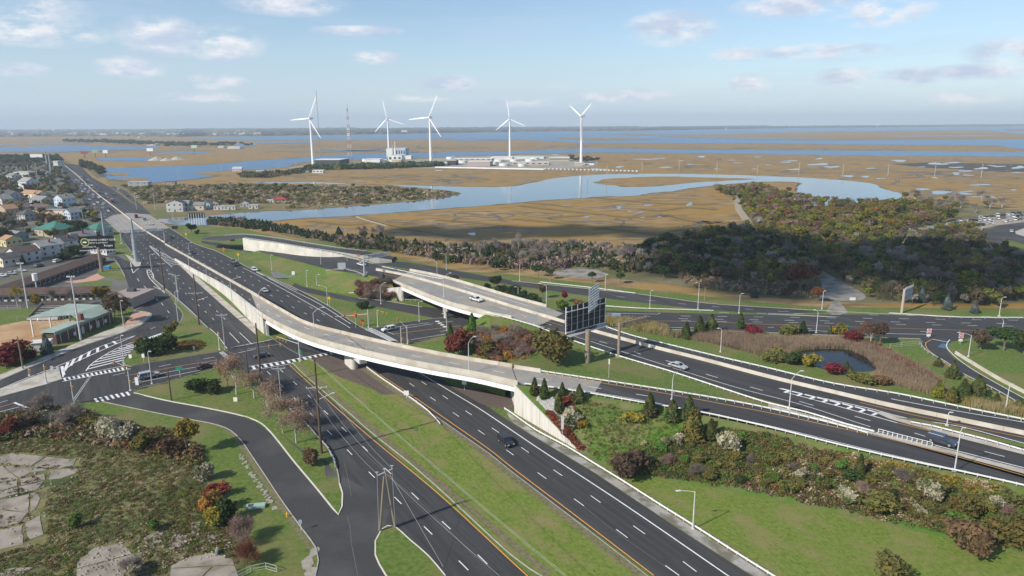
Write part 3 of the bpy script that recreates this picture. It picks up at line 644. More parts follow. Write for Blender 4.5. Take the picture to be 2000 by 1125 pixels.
# abutment wing wall on the west side of the second bridge
j=min(range(len(b2_sec)),key=lambda k:(b2_sec[k][1]-P(779,557,6.6)).length);a,b=b2_sec[j]
mb=MB();mb.beam(Vector((a.x,a.y,2.3)),Vector((b.x,b.y,2.3)),.8,4.6);tag(mb.build('bridge_abutment',wallm),'weathered concrete abutment at the west end of the highway bridge','abutment')
wl=[P(680,573,0).lerp(Vector((b.x,b.y,0)),i/8) for i in range(9)]
panel_wall('wing_wall','sloping concrete wing wall beside the exit road under the highway bridge',wl,lambda f:.3+5.6*f,lambda f:0,.5,wallm,3.4)
j2=min(range(len(b2_sec)),key=lambda k:(b2_sec[k][1]-P(945,611,6.7)).length);a,b=b2_sec[j2]
mb=MB();mb.beam(Vector((a.x,a.y,2.3)),Vector((b.x,b.y,2.3)),.8,4.6);tag(mb.build('bridge_abutment',wallm),'hidden eastern concrete abutment below the highway bridge','abutment')
# ---------------- embankments
hn=[p[1] for p in cut(hw_all,HA,6,13)]      # near edge of highway over the middle hill
hn=[p for i,p in enumerate(hn) if i % 3==0 or i==len(hn)-1]
ff=[p[0] for p in cut(fl_all,FA,9,14)];ff=[p for i,p in enumerate(ff) if i % 3==0 or i==len(ff)-1]
toe=W3([(905,646,0),(872,657,0),(805,673,0),(830,700,0),(880,735,0),(930,757,0),(985,775,0)])
inner=W3([(960,640,5.2),(930,660,3.0),(900,672,1.6),(985,670,5.5),(1000,700,4.6),(960,700,3.0),(1100,710,6.4),(1060,690,6.3),(1180,725,6.6),(1280,745,6.4)])
out=hn+list(reversed(ff))+list(reversed(toe))
tin('embankment',[(p.x,p.y,max(0.05,p.z-.12)) for p in out],[tuple(p) for p in inner],lawnm)
# southern slope below the flyover ramp
fb=[p[1] for p in cut(fl_all,FA,9,17)];fb=[p for i,p in enumerate(fb) if i % 3==0 or i==len(fb)-1]
tops=[(p.x,p.y,p.z-.12) for p in off(fb,-.3)]
wtop=[(P(1130,880,0).lerp(c0,f/6).x,P(1130,880,0).lerp(c0,f/6).y,float(ztw(1-f/6))) for f in range(0,7)]
toe=W3([(2300,1160,.05),(2100,1105,.05),(2000,1082,.05),(1900,1062,.05),(1700,1018,.05),(1500,973,.05),(1350,945,.05),(1210,925,.05),(1170,908,.05),(1135,884,.05)])
inner=W3([(1300,850,3.6),(1420,870,3.6),(1560,910,3.0),(1700,945,2.6),(1850,975,2.4),(1230,860,2.2),(1150,820,4.6),(1600,880,4.6),(1800,930,4.4)])
south=tin('embankment',tops+[tuple(p) for p in toe]+wtop,[tuple(p) for p in inner],mat('slope_grass',(.09,.13,.028),(.17,.155,.07),.6,1,bump=.6,c3=(.075,.155,.02),s3=.09,detail=12))
# slopes falling away behind the highway, and between it and the avenue
def slope_from(line,side,run,m,drop_=None):
    l0=line;l1=off(line,side*run);mb=MB()
    for i in range(len(l0)):mb.v+=[(l0[i].x,l0[i].y,l0[i].z-.1),(l1[i].x,l1[i].y,.02)]
    for i in range(len(l0)-1):
        k=2*i;f=(k,k+1,k+3,k+2);a,b,c=Vector(mb.v[k]),Vector(mb.v[k+1]),Vector(mb.v[k+3])
        if (b-a).cross(c-a).z<0:f=f[::-1]
        mb.f.append(f);mb.m.append(0)
    o=mb.build('embankment',m);tag(o,kind='structure');add_bvh(o)
slope_from([p[0] for p in cut(hw_all,HA,0,4)],1,10,lawnm)
slope_from([p[0] for p in cut(hw_all,HA,7,16)],1,11,lawnm)
wn=[p[1] for p in cut(hw_all,HA,0,4)]
toe=W3([(777,590,0),(680,574,0),(640,571,0),(600,560,0),(560,545,0),(520,522,0),(470,500,0)])
tin('embankment',[(p.x,p.y,p.z-.1) for i,p in enumerate(wn) if i % 2==0]+[tuple(p) for p in toe],[tuple(P(700,548,4.5)),tuple(P(640,540,2.5))],lawnm)
def raised(name,pts,m,dz=.06,kind='structure'):
    """sheet with z per point"""
    w_=W3(pts);mb=MB();mb.v=[(p.x,p.y,p.z+dz) for p in w_]
    for t in geometry.tessellate_polygon([[Vector((p.x,p.y,0)) for p in w_]]):
        a,b,c=[Vector(mb.v[i]) for i in t]
        mb.f.append(tuple(t) if (b-a).cross(c-a).z>0 else tuple(t[::-1]));mb.m.append(0)
    o=mb.build(name,m);tag(o,kind=kind);return o
raised('paved_gore',[(1706,805,5.65),(1725,806,5.62),(1760,815,5.55),(1800,830,5.45),(1875,849,5.3),(2000,881,5.0),(2100,906,4.7),(2100,915,4.7),(2000,889,5),(1875,857,5.3),(1775,830,5.5),(1735,818,5.6)],lightconc,.14)
raised('grass_gore',[(1750,817,5.58),(1800,826,5.5),(1875,846,5.3),(2000,876,5.0),(2100,901,4.7),(2100,893,4.7),(2000,869,5),(1875,837,5.3),(1790,819,5.5)],lawnm,.18)
raised('paved_gore',[(1500,789,6.05),(1607,818,5.8),(1695,841,5.6),(1750,853,5.5),(1830,873,5.4),(1900,892,5.25),(2000,917,5.0),(2000,926,5.0),(1875,892,5.3),(1850,886,5.35),(1717,852,5.6),(1600,823,5.8),(1500,797,6.1)],lightconc,.10)
# ---------------- upper ramp with the white wall, far left of centre
UA=W3([(400,462,5.5),(440,461,6.2),(475,458,7),(540,466,7),(600,476,7),(660,485,6.6),(720,492,4.5),(770,502,1.5)])
UB=W3([(392,468,5.5),(440,470,6.2),(475,465,7),(540,474,7),(600,484,7),(660,493,6.0),(720,501,3.8),(765,508,1.2)])
u_all=crom_n(UA,UB,4)
rib_sec('upper_ramp',u_all,asphalt_mid)
ul=[p[1] for p in cut(u_all,UA,2,7)]
panel_wall('ramp_wall','long bright white retaining wall below the upper ramp beyond the avenue',off(ul,-.3),zline(ul,.1),lambda f:0,.5,mat('white_wall_concrete',(.60,.57,.50),(.68,.65,.58),.4,.9,c3=(.54,.51,.44),s3=.15),6)
slope_from([p[0] for p in cut(u_all,UA,2,7)],1,10,woodm)
sheet('underpass_road',[(392,470),(425,474),(480,487),(560,499),(640,507),(700,512),(660,524),(600,514),(520,500),(440,484),(395,475)],.062,asphalt)
# small link road between the avenue and the highway
tin('link_road',[tuple(v) for v in W3([(527,531,.12),(560,531,.4),(600,524,2.2),(640,518,3.9),(670,522,5.2),(720,531,6.25),(712,538,6.3),(670,532,5.1),(630,529,3.4),(600,532,2.0),(565,543,.5),(535,543,.15)])],[],mat('link_tarmac',(.15,.15,.15),(.19,.19,.18),.6,.9))
# ================================================================ ROAD MARKINGS (paint: white / yellow)
WM=MB();YM=MB()
Z=.05
# westbound avenue
for l in ([(287,513),(305,526),(330,545),(352,564),(376,585),(401,609),(430,636)],[(325,527),(346,544),(369,562),(394,582),(420,605),(450,634)],
          [(522,726),(573,776),(602,804),(635,837),(672,873),(713,915),(761,962),(815,1016),(880,1080),(960,1160)],
          [(547,722),(571,744),(598,769),(629,799),(662,830),(701,865),(742,906),(792,952),(848,1005),(914,1066),(1000,1150)]):
    dashed(WM,l,.18,Z+.05,.02)
for l in ([(448,650),(467,670)],[(468,650),(492,673)]):solid(WM,l,.2,Z+.05,.02)
for l in ([(134,335),(180,385),(212,422),(240,452),(262,480),(285,510)],[(141,335),(188,383),(222,420),(252,450),(278,478),(305,505)],[(147,335),(194,380),(230,418),(262,448),(300,480),(325,505)],[(125,330),(172,383),(203,422),(232,455)]):
    dashed(WM,l,.2,Z+.05,.02)
solid(YM,[(566,714),(600,745),(660,800),(712,845),(750,877),(862,970),(1000,1098),(1100,1190)],.22,Z+.05,.02)
solid(YM,[(356,520),(384,546),(425,583),(475,627),(503,653)],.2,Z+.05,.03)
solid(WM,[(300,545),(350,588),(405,638),(425,656),(444,682)],.2,Z+.05,.03)
# eastbound avenue: lines between median and right edge
Lm=PX([(151,345),(177,368),(212,398),(256,432),(322,478),(400,530),(492,592),(600,652),(714,722),(800,779),(875,831),(955,887),(1000,922),(1140,1025),(1277,1127)])
Rm=PX([(176,345),(200,366),(235,390),(290,425),(370,470),(470,518),(580,572),(660,614),(770,700),(840,745),(925,800),(1003,845),(1060,882),(1210,982),(1424,1127)])
ev=crom_n(Lm,Rm,3)
for t in (.25,.5,.75):
    dashed(WM,None,.18,Z+.06,0,world=[p[0].lerp(p[1],t) for p in ev if p[0].y>P(600,652).y],ph=t*8)
for l in ([(798,748),(837,774),(880,803),(927,836),(980,873),(1038,915),(1104.5,963),(1180.5,1018),(1270,1084),(1340,1135)],[(822,745),(860,770),(903,799),(952,831),(1007,867),(1066,908),(1134,955),(1211.5,1010),(1302,1074),(1370,1125)]):
    dashed(WM,l,.18,Z+.06,.02,ph=.5)
solid(WM,[(775,700),(825,732),(875,762),(938,800),(1005,845),(1060,882),(1210,980),(1424,1127),(1500,1180)],.26,Z+.06,.02)
solid(WM,[(497,529),(560,562),(620,592),(685,641-8)],.22,Z+.06,.02)
solid(WM,[(500,532),(540,550),(580,568)],.22,Z+.06,.02)
solid(WM,[(475,524),(500,536),(560,569),(620,603),(684,641)],.22,Z+.06,.02)
solid(YM,[(716,716),(760,744),(800,770),(875,822),(955,878),(1000,914),(1140,1020),(1277,1125)],.22,Z+.06,.02)
# zebra gore before the ramp wall
def zebra(a,b,n,w_=.6,z=.05,mi=0,base=.02,mb=None):
    a=PX(a,base);b=PX(b,base);mb=mb or WM
    la=[a[0]];
    def at(l,f):
        T=plen(l);d=f*T;s=0
        for i in range(len(l)-1):
            k=(l[i+1]-l[i]).length
            if s+k>=d-1e-6:return l[i].lerp(l[i+1],(d-s)/max(k,1e-6))
            s+=k
        return l[-1]
    for i in range(n):
        p,q=at(a,(i+.5)/n),at(b,(i+.5)/n)
        if (p-q).length>.3:strip(mb,[p,q],min(w_,plen(a)/n*.42),z)
zebra([(292,481),(310,498),(336,520)],[(294,480),(322,497),(357,516)],16,.7,Z+.07)
solid(WM,[(291,480),(310,499),(336,522)],.3,Z+.07,.02);solid(WM,[(291,480),(320,496),(358,517)],.3,Z+.07,.02)
zebra([(287,527),(292,537),(300,548)],[(291,526),(297,533),(302,545)],5,.4,Z+.07)
for l in ([(287,527),(289,537),(297,549),(322,573)],[(290,526),(298,534),(301,546)],[(300,560),(318,568),(331,573)],[(255,513),(257,524),(260,534)],[(260,534),(266,528),(272,523)]):solid(WM,l,.3,Z+.07,.03)
# cross avenue paint
def crosswalk(p0,p1,q0,q1,n,w_=.6,mb=None,base=.03):
    a0,a1,b0,b1=P(*p0,base),P(*p1,base),P(*q0,base),P(*q1,base)
    for i in range(n):
        f=(i+.5)/n;strip(mb or WM,[a0.lerp(a1,f),b0.lerp(b1,f)],(a1-a0).length/n*.48,Z+.07)
crosswalk((121,740),(250,716),(124,745),(254,722),15,1.1)
solid(WM,[(120,740),(180,727),(250,714)],.3,Z+.08,.03);solid(WM,[(122,746),(190,733),(256,721)],.3,Z+.08,.03)
crosswalk((180,780),(252,765),(186,787),(258,772),7,1.4)
crosswalk((488,717),(650,688),(492,723),(656,693),15,1.0)
solid(WM,[(486,716),(560,705),(650,687)],.25,Z+.08,.03);solid(WM,[(490,724),(570,711),(658,693)],.25,Z+.08,.03)
crosswalk((714,643),(760,666),(723,641),(775,666),14,.55)
solid(WM,[(713,644),(738,655),(764,668)],.25,Z+.08,.03);solid(WM,[(724,641),(750,653),(776,667)],.25,Z+.08,.03)
crosswalk((848,627),(868,641),(856,626),(874,640),4,1.6)
crosswalk((427,689),(445,705),(436,687),(458,704),10,.5)
solid(WM,[(451,680),(480,674),(530,664)],.35,Z+.08,.03);solid(WM,[(465,690),(500,682)],.25,Z+.08,.03)
solid(YM,[(245,735),(300,725),(360,714),(424,704)],.22,Z+.08,.03);solid(YM,[(770,653),(840,644),(900,637)],.22,Z+.08,.03)
for l in ([(221,734),(244,729)],[(310,717),(334,712)],[(397,702),(419,698)],[(260,742),(330,727),(405,714)],[(258,748),(300,738)],[(772,644),(800,640),(845,633)],[(770,640),(790,637),(838,631)],[(862,630),(885,628)],[(860,648),(875,645)],[(750,646),(770,654)],[(803,664),(840,658),(875,652)],[(268,748),(320,738),(420,718)]):
    solid(WM,l,.2,Z+.08,.03)
solid(WM,[(28,787),(45,794),(60,800)],.6,Z+.08,.03);solid(WM,[(0,819),(30,808)],.3,Z+.08,.03)
for l in ([(0,787),(15,783)],[(0,805),(37,796)],[(15,812),(0,818)]):solid(WM,l,.2,Z+.08,.03)
solid(YM,[(-20,800),(0,796),(28,788)],.2,Z+.08,.03)
# slip lanes on the left with the big zebra
zebra([(168,725),(180,712),(200,698),(225,685),(255,673),(300,658)],[(237,707),(247,697),(253,690),(270,676),(290,667),(320,650)],11,.75,Z+.08)
solid(WM,[(168,725),(175,715),(200,697),(240,676),(290,660),(322,649)],.35,Z+.08,.03)
zebra([(124,738),(127,722),(150,708),(175,695),(205,682),(235,668)],[(115,720),(118,718),(140,704),(168,690),(198,677),(228,664)],8,.8,Z+.08)
solid(WM,[(123,737),(125,727),(140,712),(170,698),(210,680),(265,656)],.35,Z+.08,.03)
solid(WM,[(92,725),(112,716),(150,700),(200,676),(265,656)],.3,Z+.08,.03)
solid(WM,[(0,761),(45,742),(92,724)],.3,Z+.08,.03)
for l in ([(268,544),(272,550)],[(281,559),(287,565)],[(294,574),(299,579)],[(305,583),(309,588)],[(327,607),(331,612)],[(324,623),(328,619)],[(293,644),(304,639)],[(224,662),(231,659)],[(262,606),(280,599)],[(315,592),(319,597)]):solid(WM,l,.2,Z+.08,.03)
solid(WM,[(20,735),(50,722),(85,705)],.15,Z+.08,.03)
# side street
# far cross avenue lanes
for yy,xs in (((617.5,626),range(1330,2100,71)),((623,633),range(1325,2100,69)),((627,638),range(1330,2100,70)),((610,620),range(1405,2100,73))):
    for x in xs:
        f=(x-1330)/670;y=yy[0]+(yy[1]-yy[0])*f;solid(WM,[(x,y),(x+19,y+.5)],.25,Z+.08,.03)
solid(YM,[(1180,629),(1270,627.5),(1375,629),(1500,634),(1725,641),(1875,645.5),(2000,649),(2200,657)],.22,Z+.09,.03)
for l in ([(1275,634),(1294,635)],[(1500,640),(1511,640)],[(1560,642),(1585,643)],[(1797,648),(1818,648.5)],[(1730,652),(1770,653),(1812,654)],[(1570,645),(1650,650)],[(1300,640),(1400,642)],[(1180,612),(1285,614),(1290,612)]):solid(WM,l,.25,Z+.09,.03)
solid(WM,[(1500,612.5),(1560,616),(1645,620)],.3,Z+.09,.03);solid(WM,[(1500,614.5),(1560,617),(1645,620)],.3,Z+.09,.03)
for l in ([(1204,580),(1220,581)],[(1264,587),(1280,588)],[(1325,593),(1341,594.5)],[(1390,599),(1405,600)],[(1455,604),(1472,605)],[(1520,608.5),(1540,609)]):solid(WM,l,.2,Z+.08,.03)
# side ramp at the right
solid(YM,[(1819,664),(1808,670),(1811,682),(1830,697),(1887,738),(1975,785)],.22,Z+.08,.03)
solid(WM,[(1855,664),(1848,676),(1860,692),(1893,718),(1960,757),(2040,800)],.25,Z+.08,.03);solid(WM,[(1820,663),(1853,669)],.35,Z+.08,.03)
blue_p=mat('blue_paint',(.07,.15,.26));mbp=MB();strip(mbp,[P(1838,679,.1),P(1848,672,.1)],2.2,0);tag(mbp.build('blue_marking',blue_p),kind='structure')
# flyover paint (follows the deck heights)
fl_line=[(376,516,1.4),(432,549,3.6),(497,591,6.2),(524,608,6.9),(543,617,7.2),(566,628,7.4),(599,641,7.5),(639,654,7.5),(686,667,7.5),(746,681,7.5),(814,696,7.5),(888,710,7.5),(974,726,7.5),(1060,741,7.4),(1162,757,7.1),(1255,772,6.9),(1340,784,6.7)]
q=W3(fl_line)
for i in range(3,len(q)-1):
    d=(q[i+1]-q[i-1]).normalized();strip(WM,[q[i]-d*1.6,q[i]+d*1.6],.22,.03)
dashed(WM,None,.2,.03,world=crom(q[:4],3))
yl=crom(W3([(1060,729.5,7.4),(1175,748,7.1),(1312,771,6.8),(1500,806,6.3),(1607,829,6),(1717,853,5.75),(1850,887,5.4),(2000,929,5),(2100,958,4.8)]),3);strip(YM,yl,.22,.04)
strip(YM,[a.lerp(b,.08) for a,b in br_sec],.15,.02)
strip(WM,[a.lerp(b,.9) for a,b in cut(fl_all,FA,1,16)],.2,.025)
# highway paint
def w3line(mb,l,w_=.22,dz=.04):strip(mb,crom(W3(l),3),w_,dz)
hz_=lambda x:float(np.interp(x,[760,1000,1115,1225,1425,1560,1700,1825,2000,2200],[6.6,6.7,6.5,6.3,6,5.8,5.62,5.45,5.05,4.6]))
def hl(pts):return [(x,y,hz_(x)) for x,y in pts]
for l in ([(1171,667),(1186,671)],[(1231,684),(1251,692)],[(1068,632),(1077,635)],[(1379,731),(1402,738)],[(1465,756),(1490,763)],[(1561,784),(1589,792)],[(1669,813),(1700,822)],[(1786,846),(1812,854)],[(1923,882),(1962,892)],[(858,574),(845,570)],[(870,571),(880,574)],[(900,579),(912,582)],[(830,560),(845,563)],[(975,601),(990,605)],[(1017,615),(1030,620)],[(800,552),(813,555)],[(1300,704),(1313,708)]):
    w3line(WM,hl(l))
w3line(YM,hl([(1155,652),(1210,667),(1260,680),(1375,709),(1500,742),(1625,773),(1750,803),(1875,830),(2000,855)]),.2)
w3line(YM,hl([(740,533),(800,547),(900,577),(1000,607),(1100,637)]),.2)
w3line(WM,hl([(1170,641),(1300,677),(1400,703),(1500,726),(1625,755),(1750,781),(1875,804),(2000,825),(2100,843)]),.28)
w3line(WM,hl([(735,523),(800,535),(875,552),(1000,588),(1100,617)]),.25)
w3line(WM,hl([(1435,735),(1500,751),(1600,776),(1707,800),(1775,818),(1875,833),(2000,866),(2100,890)]),.32)
w3line(WM,hl([(1440,737),(1500,757),(1575,777),(1660,800),(1752,826)]),.32)
w3line(YM,hl([(1752,826),(1800,838),(1875,856),(2000,888),(2080,907)]),.22)
w3line(WM,hl([(1715,842),(1820,868),(1862,879),(2000,914)]),.3)
w3line(WM,hl([(760,545),(862,583),(950,607),(1115,655),(1225,690),(1425,753),(1560,789),(1700,834)]),.2)
for i in range(8):
    f=i/7;x=1528+f*172;yt=758.5+f*42;yb=766+f*44;hw=4+f*5
    w3line(WM,hl([(x-6,yt),(x+14,(yt+yb)/2+1)]),.7,.05);w3line(WM,hl([(x+14,(yt+yb)/2+1),(x+4,yb+1)]),.7,.05)
tag(WM.build('white_road_markings',white_paint),kind='structure');tag(YM.build('yellow_road_markings',yellow_paint),kind='structure')
# tyre-polished bands and tar seams: lighter worn strips along the lanes
worn=mat('wheel_worn_asphalt',(.060,.060,.062),(.050,.050,.052),.8,.8)
mb=MB()
for l in ([(575,762),(640,822),(700,874),(840,1003),(960,1120)],[(590,745),(655,803),(735,876),(870,1000),(990,1112)],[(835,761),(905,808),(1000,874),(1120,957),(1300,1088)],[(850,750),(930,803),(1040,877),(1160,957),(1350,1090)]):
    q=crom(PX(l),4)
    for o_ in (-.8,.8):strip(mb,off(q,o_),.55,Z+.045)
tag(mb.build('worn_wheel_tracks',worn),kind='structure')
seam=mat('tar_seam',(.10,.10,.10),(.14,.14,.135),1);mb=MB()
for l in ([(678,1010),(684,1030),(686,1060),(692,1090),(700,1130)],[(672,905),(680,935),(686,970)],[(705,880),(760,930),(840,1000),(930,1090)],[(1140,990),(1210,1045),(1310,1115)]):strip(mb,crom(PX(l),2),.13,.10)
tag(mb.build('tar_seams',seam),kind='structure')
vg=mat('worn_verge',(.20,.165,.105),(.115,.125,.045),1.6,1,detail=10,lo=.42,hi=.6);mb=MB()
for l,w_,o_,z_ in (([(576,712),(675,800),(725,844),(875,970),(1062,1128)],1.5,1.0,.19),([(716,720),(800,778),(875,830),(955,886),(1000,922),(1140,1029),(1277,1134)],1.6,-1.0,.19),([(1000,812),(1107,876),(1212,942),(1362,1037),(1500,1125)],.9,.8,.14),([(275,797),(350,812),(425,827),(460,846),(500,903),(550,978),(592,1036),(617,1071)],1.0,-.7,.07),([(300,546),(350,589),(405,638)],1.0,-.6,.17)):
    strip(mb,off(crom(PX(l),2),o_),w_,z_)
tag(mb.build('worn_verge',vg),kind='structure')
# ================================================================ KERBS
def kerb(pts,z=.05,h=.16,w_=.18,m=curbm):
    mb=MB();walls(mb,crom(PX(pts),2.5),z+h,w_,base=z);tag(mb.build('kerb',m),kind='structure')
whitekerb=mat('white_kerb',(.56,.53,.46),(.66,.63,.56),1.2,.8)
kerb([(262,768),(325,783),(400,797),(462,810),(500,822),(527,843),(575,903),(617,953),(650,994),(661,1006),(668,990),(669,965),(663,945)],w_=.28,m=whitekerb)
kerb([(663,945),(657,912),(640,875)],w_=.25)
kerb([(200,785),(275,801),(350,816),(425,831),(462,851),(500,903),(550,978),(592,1036),(617,1071),(622,1096),(612,1140)])
kerb([(870,1126),(837,1087),(800,1055),(772,1030),(757,1028),(745,1036),(733,1058),(733,1085),(752,1122),(780,1160)],w_=.22,m=whitekerb)
kerb([(571,709),(600,737),(675,801),(725,845),(800,905),(875,971),(1000,1086),(1060,1127)],w_=.2)
kerb([(716,721),(800,779),(875,831),(955,887),(1000,923),(1140,1030),(1277,1136)],w_=.2)
kerb([(239,708),(256,717),(300,707),(375,695),(425,687),(442,684)]);kerb([(239,708),(256,688),(322,650),(351,630),(357,613),(340,592)])
kerb([(256,765),(280,757),(330,745),(400,726),(440,713)])
kerb([(0,744),(67,715),(135,687),(150,681),(240,651),(275,636),(296,618),(291,611),(262,607)])
kerb([(297,425),(350,457),(382,477),(425,492),(500,530),(580,565),(640,597),(711,642),(740,640),(812,627),(857,622),(920,617)])
kerb([(775,671),(801,672),(840,661),(900,646)]);kerb([(700,583),(750,588),(825,600)])
kerb([(1000,549),(1240,574),(1375,592),(1500,601),(1737,614),(1875,620),(2100,624)]);kerb([(1200,641),(1375,646),(1500,650),(1725,660),(1797,662)])
mb=MB();
crk=mat('footpath_crack',(.27,.25,.20),(.36,.33,.28),1.5)
for l,n_,a in (([(468,886),(484,915),(505,945),(530,985),(541,997)],70,.5),([(612,1076),(605,1090),(604,1105),(606,1122)],26,1.1)):
    q=crom(PX(l),.5)
    for t in range(n_):
        p=random.choice(q);p=p+Vector((random.uniform(-.5,.5)*a,random.uniform(-.5,.5),0));k=len(mb.v);m_=6;r_=a*random.uniform(.35,1);zz_=.09+.0012*t
        mb.v+=[(p.x+r_*random.uniform(.7,1)*math.cos(u*2*math.pi/m_),p.y+1.4*r_*random.uniform(.7,1)*math.sin(u*2*math.pi/m_),zz_) for u in range(m_)];mb.f.append(tuple(range(k,k+m_)));mb.m.append(0)
tag(mb.build('broken_footpath',crk),'broken pale pieces of old footpath beside the side street',kind='stuff')
# ================================================================ BARRIERS AND GUARDRAILS
def barrier(name,label,pts,m=conc,h=.95,w_=.6,top=.22,step=3,seg=None):
    q=crom(W3(pts),step);W=thing(name,label,'concrete barrier')
    T=plen(q);n=max(1,int(T/(seg or 12)));acc=[0]
    for i in range(len(q)-1):acc.append(acc[-1]+(q[i+1]-q[i]).length)
    for k in range(n):
        a,b=T*k/n,T*(k+1)/n-.04;sub=[]
        def at(d):
            for i in range(len(q)-1):
                if acc[i+1]>=d-1e-6:return q[i].lerp(q[i+1],(d-acc[i])/max(1e-6,acc[i+1]-acc[i]))
            return q[-1]
        ds=[a]+[s for s in acc if a+.2<s<b-.2]+[b];mb=MB();walls(mb,[at(d) for d in ds],h,w_,top=top);mb.build('segment',m,W)
barrier('median_barrier','long tan concrete barrier down the middle of the avenue towards the horizon',[(126,323,0),(150,342,0),(180,371,0),(212,396,0),(252,427,0),(277,447,0),(322,475,0)],seg=18)
barrier('median_barrier','tan concrete barrier between the carriageways of the connector highway',[(735,528,6.6),(800,541,6.6),(900,569,6.7),(1000,600,6.7),(1100,630,6.6),(1155,647,6.5),(1260,676,6.3),(1375,705,6.1),(1500,738,5.9),(1625,768,5.7),(1750,797,5.6),(1875,823,5.3),(2000,849,5),(2100,868,4.8)])
barrier('median_barrier','concrete barrier curving along the dark side ramp at the right edge',[(1866,691,0),(1900,712,0),(1950,742,0),(2000,768,0),(2080,810,0)])
barrier('median_barrier','concrete barrier between flyover end and grass slope by the avenue ramp',[(1005,719,7.5),(1030,723,7.5),(1056,727,7.4)],seg=8)
post_me=None
def guardrail(label,pts,z=0,h=.78,post=2.0,side=1,m=railm,posts=True,name='guardrail',thick=.32,group=None,offs=0,maxpost=60):
    global post_me
    q=W3([(a[0],a[1],a[2] if len(a)>2 else z) for a in pts]);q=crom(q,3)
    if offs:q=off(q,offs)
    W=thing(name,label,'guardrail',(0,0,0),group=group)
    mb=MB()
    # w-beam: two ridges
    hi=[Vector((p.x,p.y,p.z+h-.11)) for p in q];lo=[Vector((p.x,p.y,p.z+h-.27)) for p in q];mid=off([Vector((p.x,p.y,p.z+h-.19)) for p in q],.04)
    for l,t in ((hi,.12),(lo,.12)):
        for i in range(len(l)-1):mb.beam(l[i],l[i+1],.10,t)
    for i in range(len(mid)-1):mb.beam(mid[i],mid[i+1],.03,.1)
    mb.build('rail',m,W)
    if post_me is None:
        pm=MB();pm.box((0,0,.38),(.14,.16,.76));pm.box((.12,0,.56),(.12,.14,.32));post_me=pm.mesh('post',galv)
    T=plen(q);n=int(T/post);st=max(post,T/maxpost) ;d=0;s=0;i=0
    while d<=T and posts:
        while i<len(q)-2 and s+(q[i+1]-q[i]).length<d:s+=(q[i+1]-q[i]).length;i+=1
        l=(q[i+1]-q[i]).length;p=q[i].lerp(q[i+1],min(1,(d-s)/max(l,1e-6)));t=q[i+1]-q[i]
        o=off([q[i],q[i+1]],-.16*side)[0]-q[i];part('post',post_me,W,(p.x+o.x,p.y+o.y,p.z),math.atan2(t.y,t.x)+math.pi/2*side)
        d+=st
    return W
def hzl(pts):return [(x,y,hz_(x)) for x,y in pts]
fz=lambda x:float(np.interp(x,[1000,1060,1160,1300,1500,1685,1850,2000,2160],[7.5,7.4,7.1,6.8,6.3,5.8,5.45,5.0,4.5]))
guardrail('white guardrail with posts on the slope side of the flyover ramp, right of the bridge',[(x,y,fz(x)) for x,y in ((1025,753),(1090,762),(1160,773),(1250,789),(1370,809),(1500,838),(1607,865),(1685,884),(1815,913),(1875,925),(2000,953),(2080,975))],side=-1,m=steelw,maxpost=70)
guardrail('white guardrail on the far side of the flyover ramp above the grass wedge',[(x,y,fz(x)) for x,y in ((1056,728),(1175,746),(1312,767),(1425,786),(1500,801),(1607,826),(1695,850))],side=1,m=steelw,maxpost=50)
guardrail('white guardrail along the near side of the connector highway over the hill',hzl([(950,613),(1000,626),(1050,641),(1115,667),(1210,699),(1310,729),(1425,767),(1500,791),(1575,809),(1650,832),(1707,847)]),side=-1,m=steelw,maxpost=70)
guardrail('white guardrail along the far side of the connector highway by the reeds',hzl([(1177,639),(1237,659),(1310,677),(1400,699),(1500,722),(1625,752),(1750,772),(1875,798),(2000,823),(2100,842)]),side=1,m=steelw,maxpost=50)
guardrail('double white guardrail on the grass gore where the highway forks',hzl([(1777,828),(1820,836),(1875,850),(1930,864),(2000,884),(2080,905)]),side=1,m=steelw,maxpost=20)
guardrail('galvanised guardrail curving along the grass median under the flyover',[(716,720),(740,738),(790,772),(810,786),(835,805),(850,820),(860,832)],side=-1,m=steelw)
guardrail('galvanised guardrail beside the utility pole at the westbound road edge',[(500,737),(515,752),(550,786),(575,810),(595,828),(620,856),(640,878),(652,900),(655,918)],side=-1,m=galv)
guardrail('galvanised guardrail on the grass strip left of the westbound lanes',[(300,546),(325,567),(350,589),(375,611),(395,632),(406,643)],side=1,m=galv)
guardrail('long white guardrail at the bottom edge of the eastbound lanes by the lawn',[(985,801),(1000,811),(1047,844),(1107,876),(1160,909),(1212,941),(1290,991),(1362,1036),(1430,1080),(1500,1124),(1570,1168)],side=-1,m=steelw,maxpost=70)
guardrail('thin white guardrail along the far slip road behind the billboard',[(1182,600),(1240,604),(1300,606),(1393,609)],side=1,m=steelw,post=4)
guardrail('short white guardrail beside the slip road below the gravel yard',[(1055,553),(1120,560),(1180,567),(1241,575)],side=1,m=steelw,post=4)
guardrail('low white guardrail at the roadside in front of the small billboard',[(1736,614),(1800,618),(1875,622),(1998,623)],side=1,m=steelw,post=4)
guardrail('white guardrail on the verge left of the highway bridge',[(747,523,6.4),(790,532,6.4),(840,543,6.6),(865,547,6.7)],side=1,m=steelw)
guardrail('curved guardrail on the link road at the foot of the sign gantry',[(637,531,3.6),(655,528,4.6),(670,528,5.1),(690,531,5.6),(712,539,6.3)],side=-1,m=galv)
guardrail('guardrail in front of the concrete wing wall on the exit road',[(705,578),(750,583),(800,588),(855,588)],side=1,m=galv)
guardrail('guardrail beside the steel tower island left of the avenue',[(245,478),(262,498),(275,512)],side=1,m=galv)
guardrail('old guardrail above the white retaining wall',[(478,466,7),(540,475,7),(600,485,7),(660,494,6.1),(715,503,4)],side=1,m=galv,post=3)
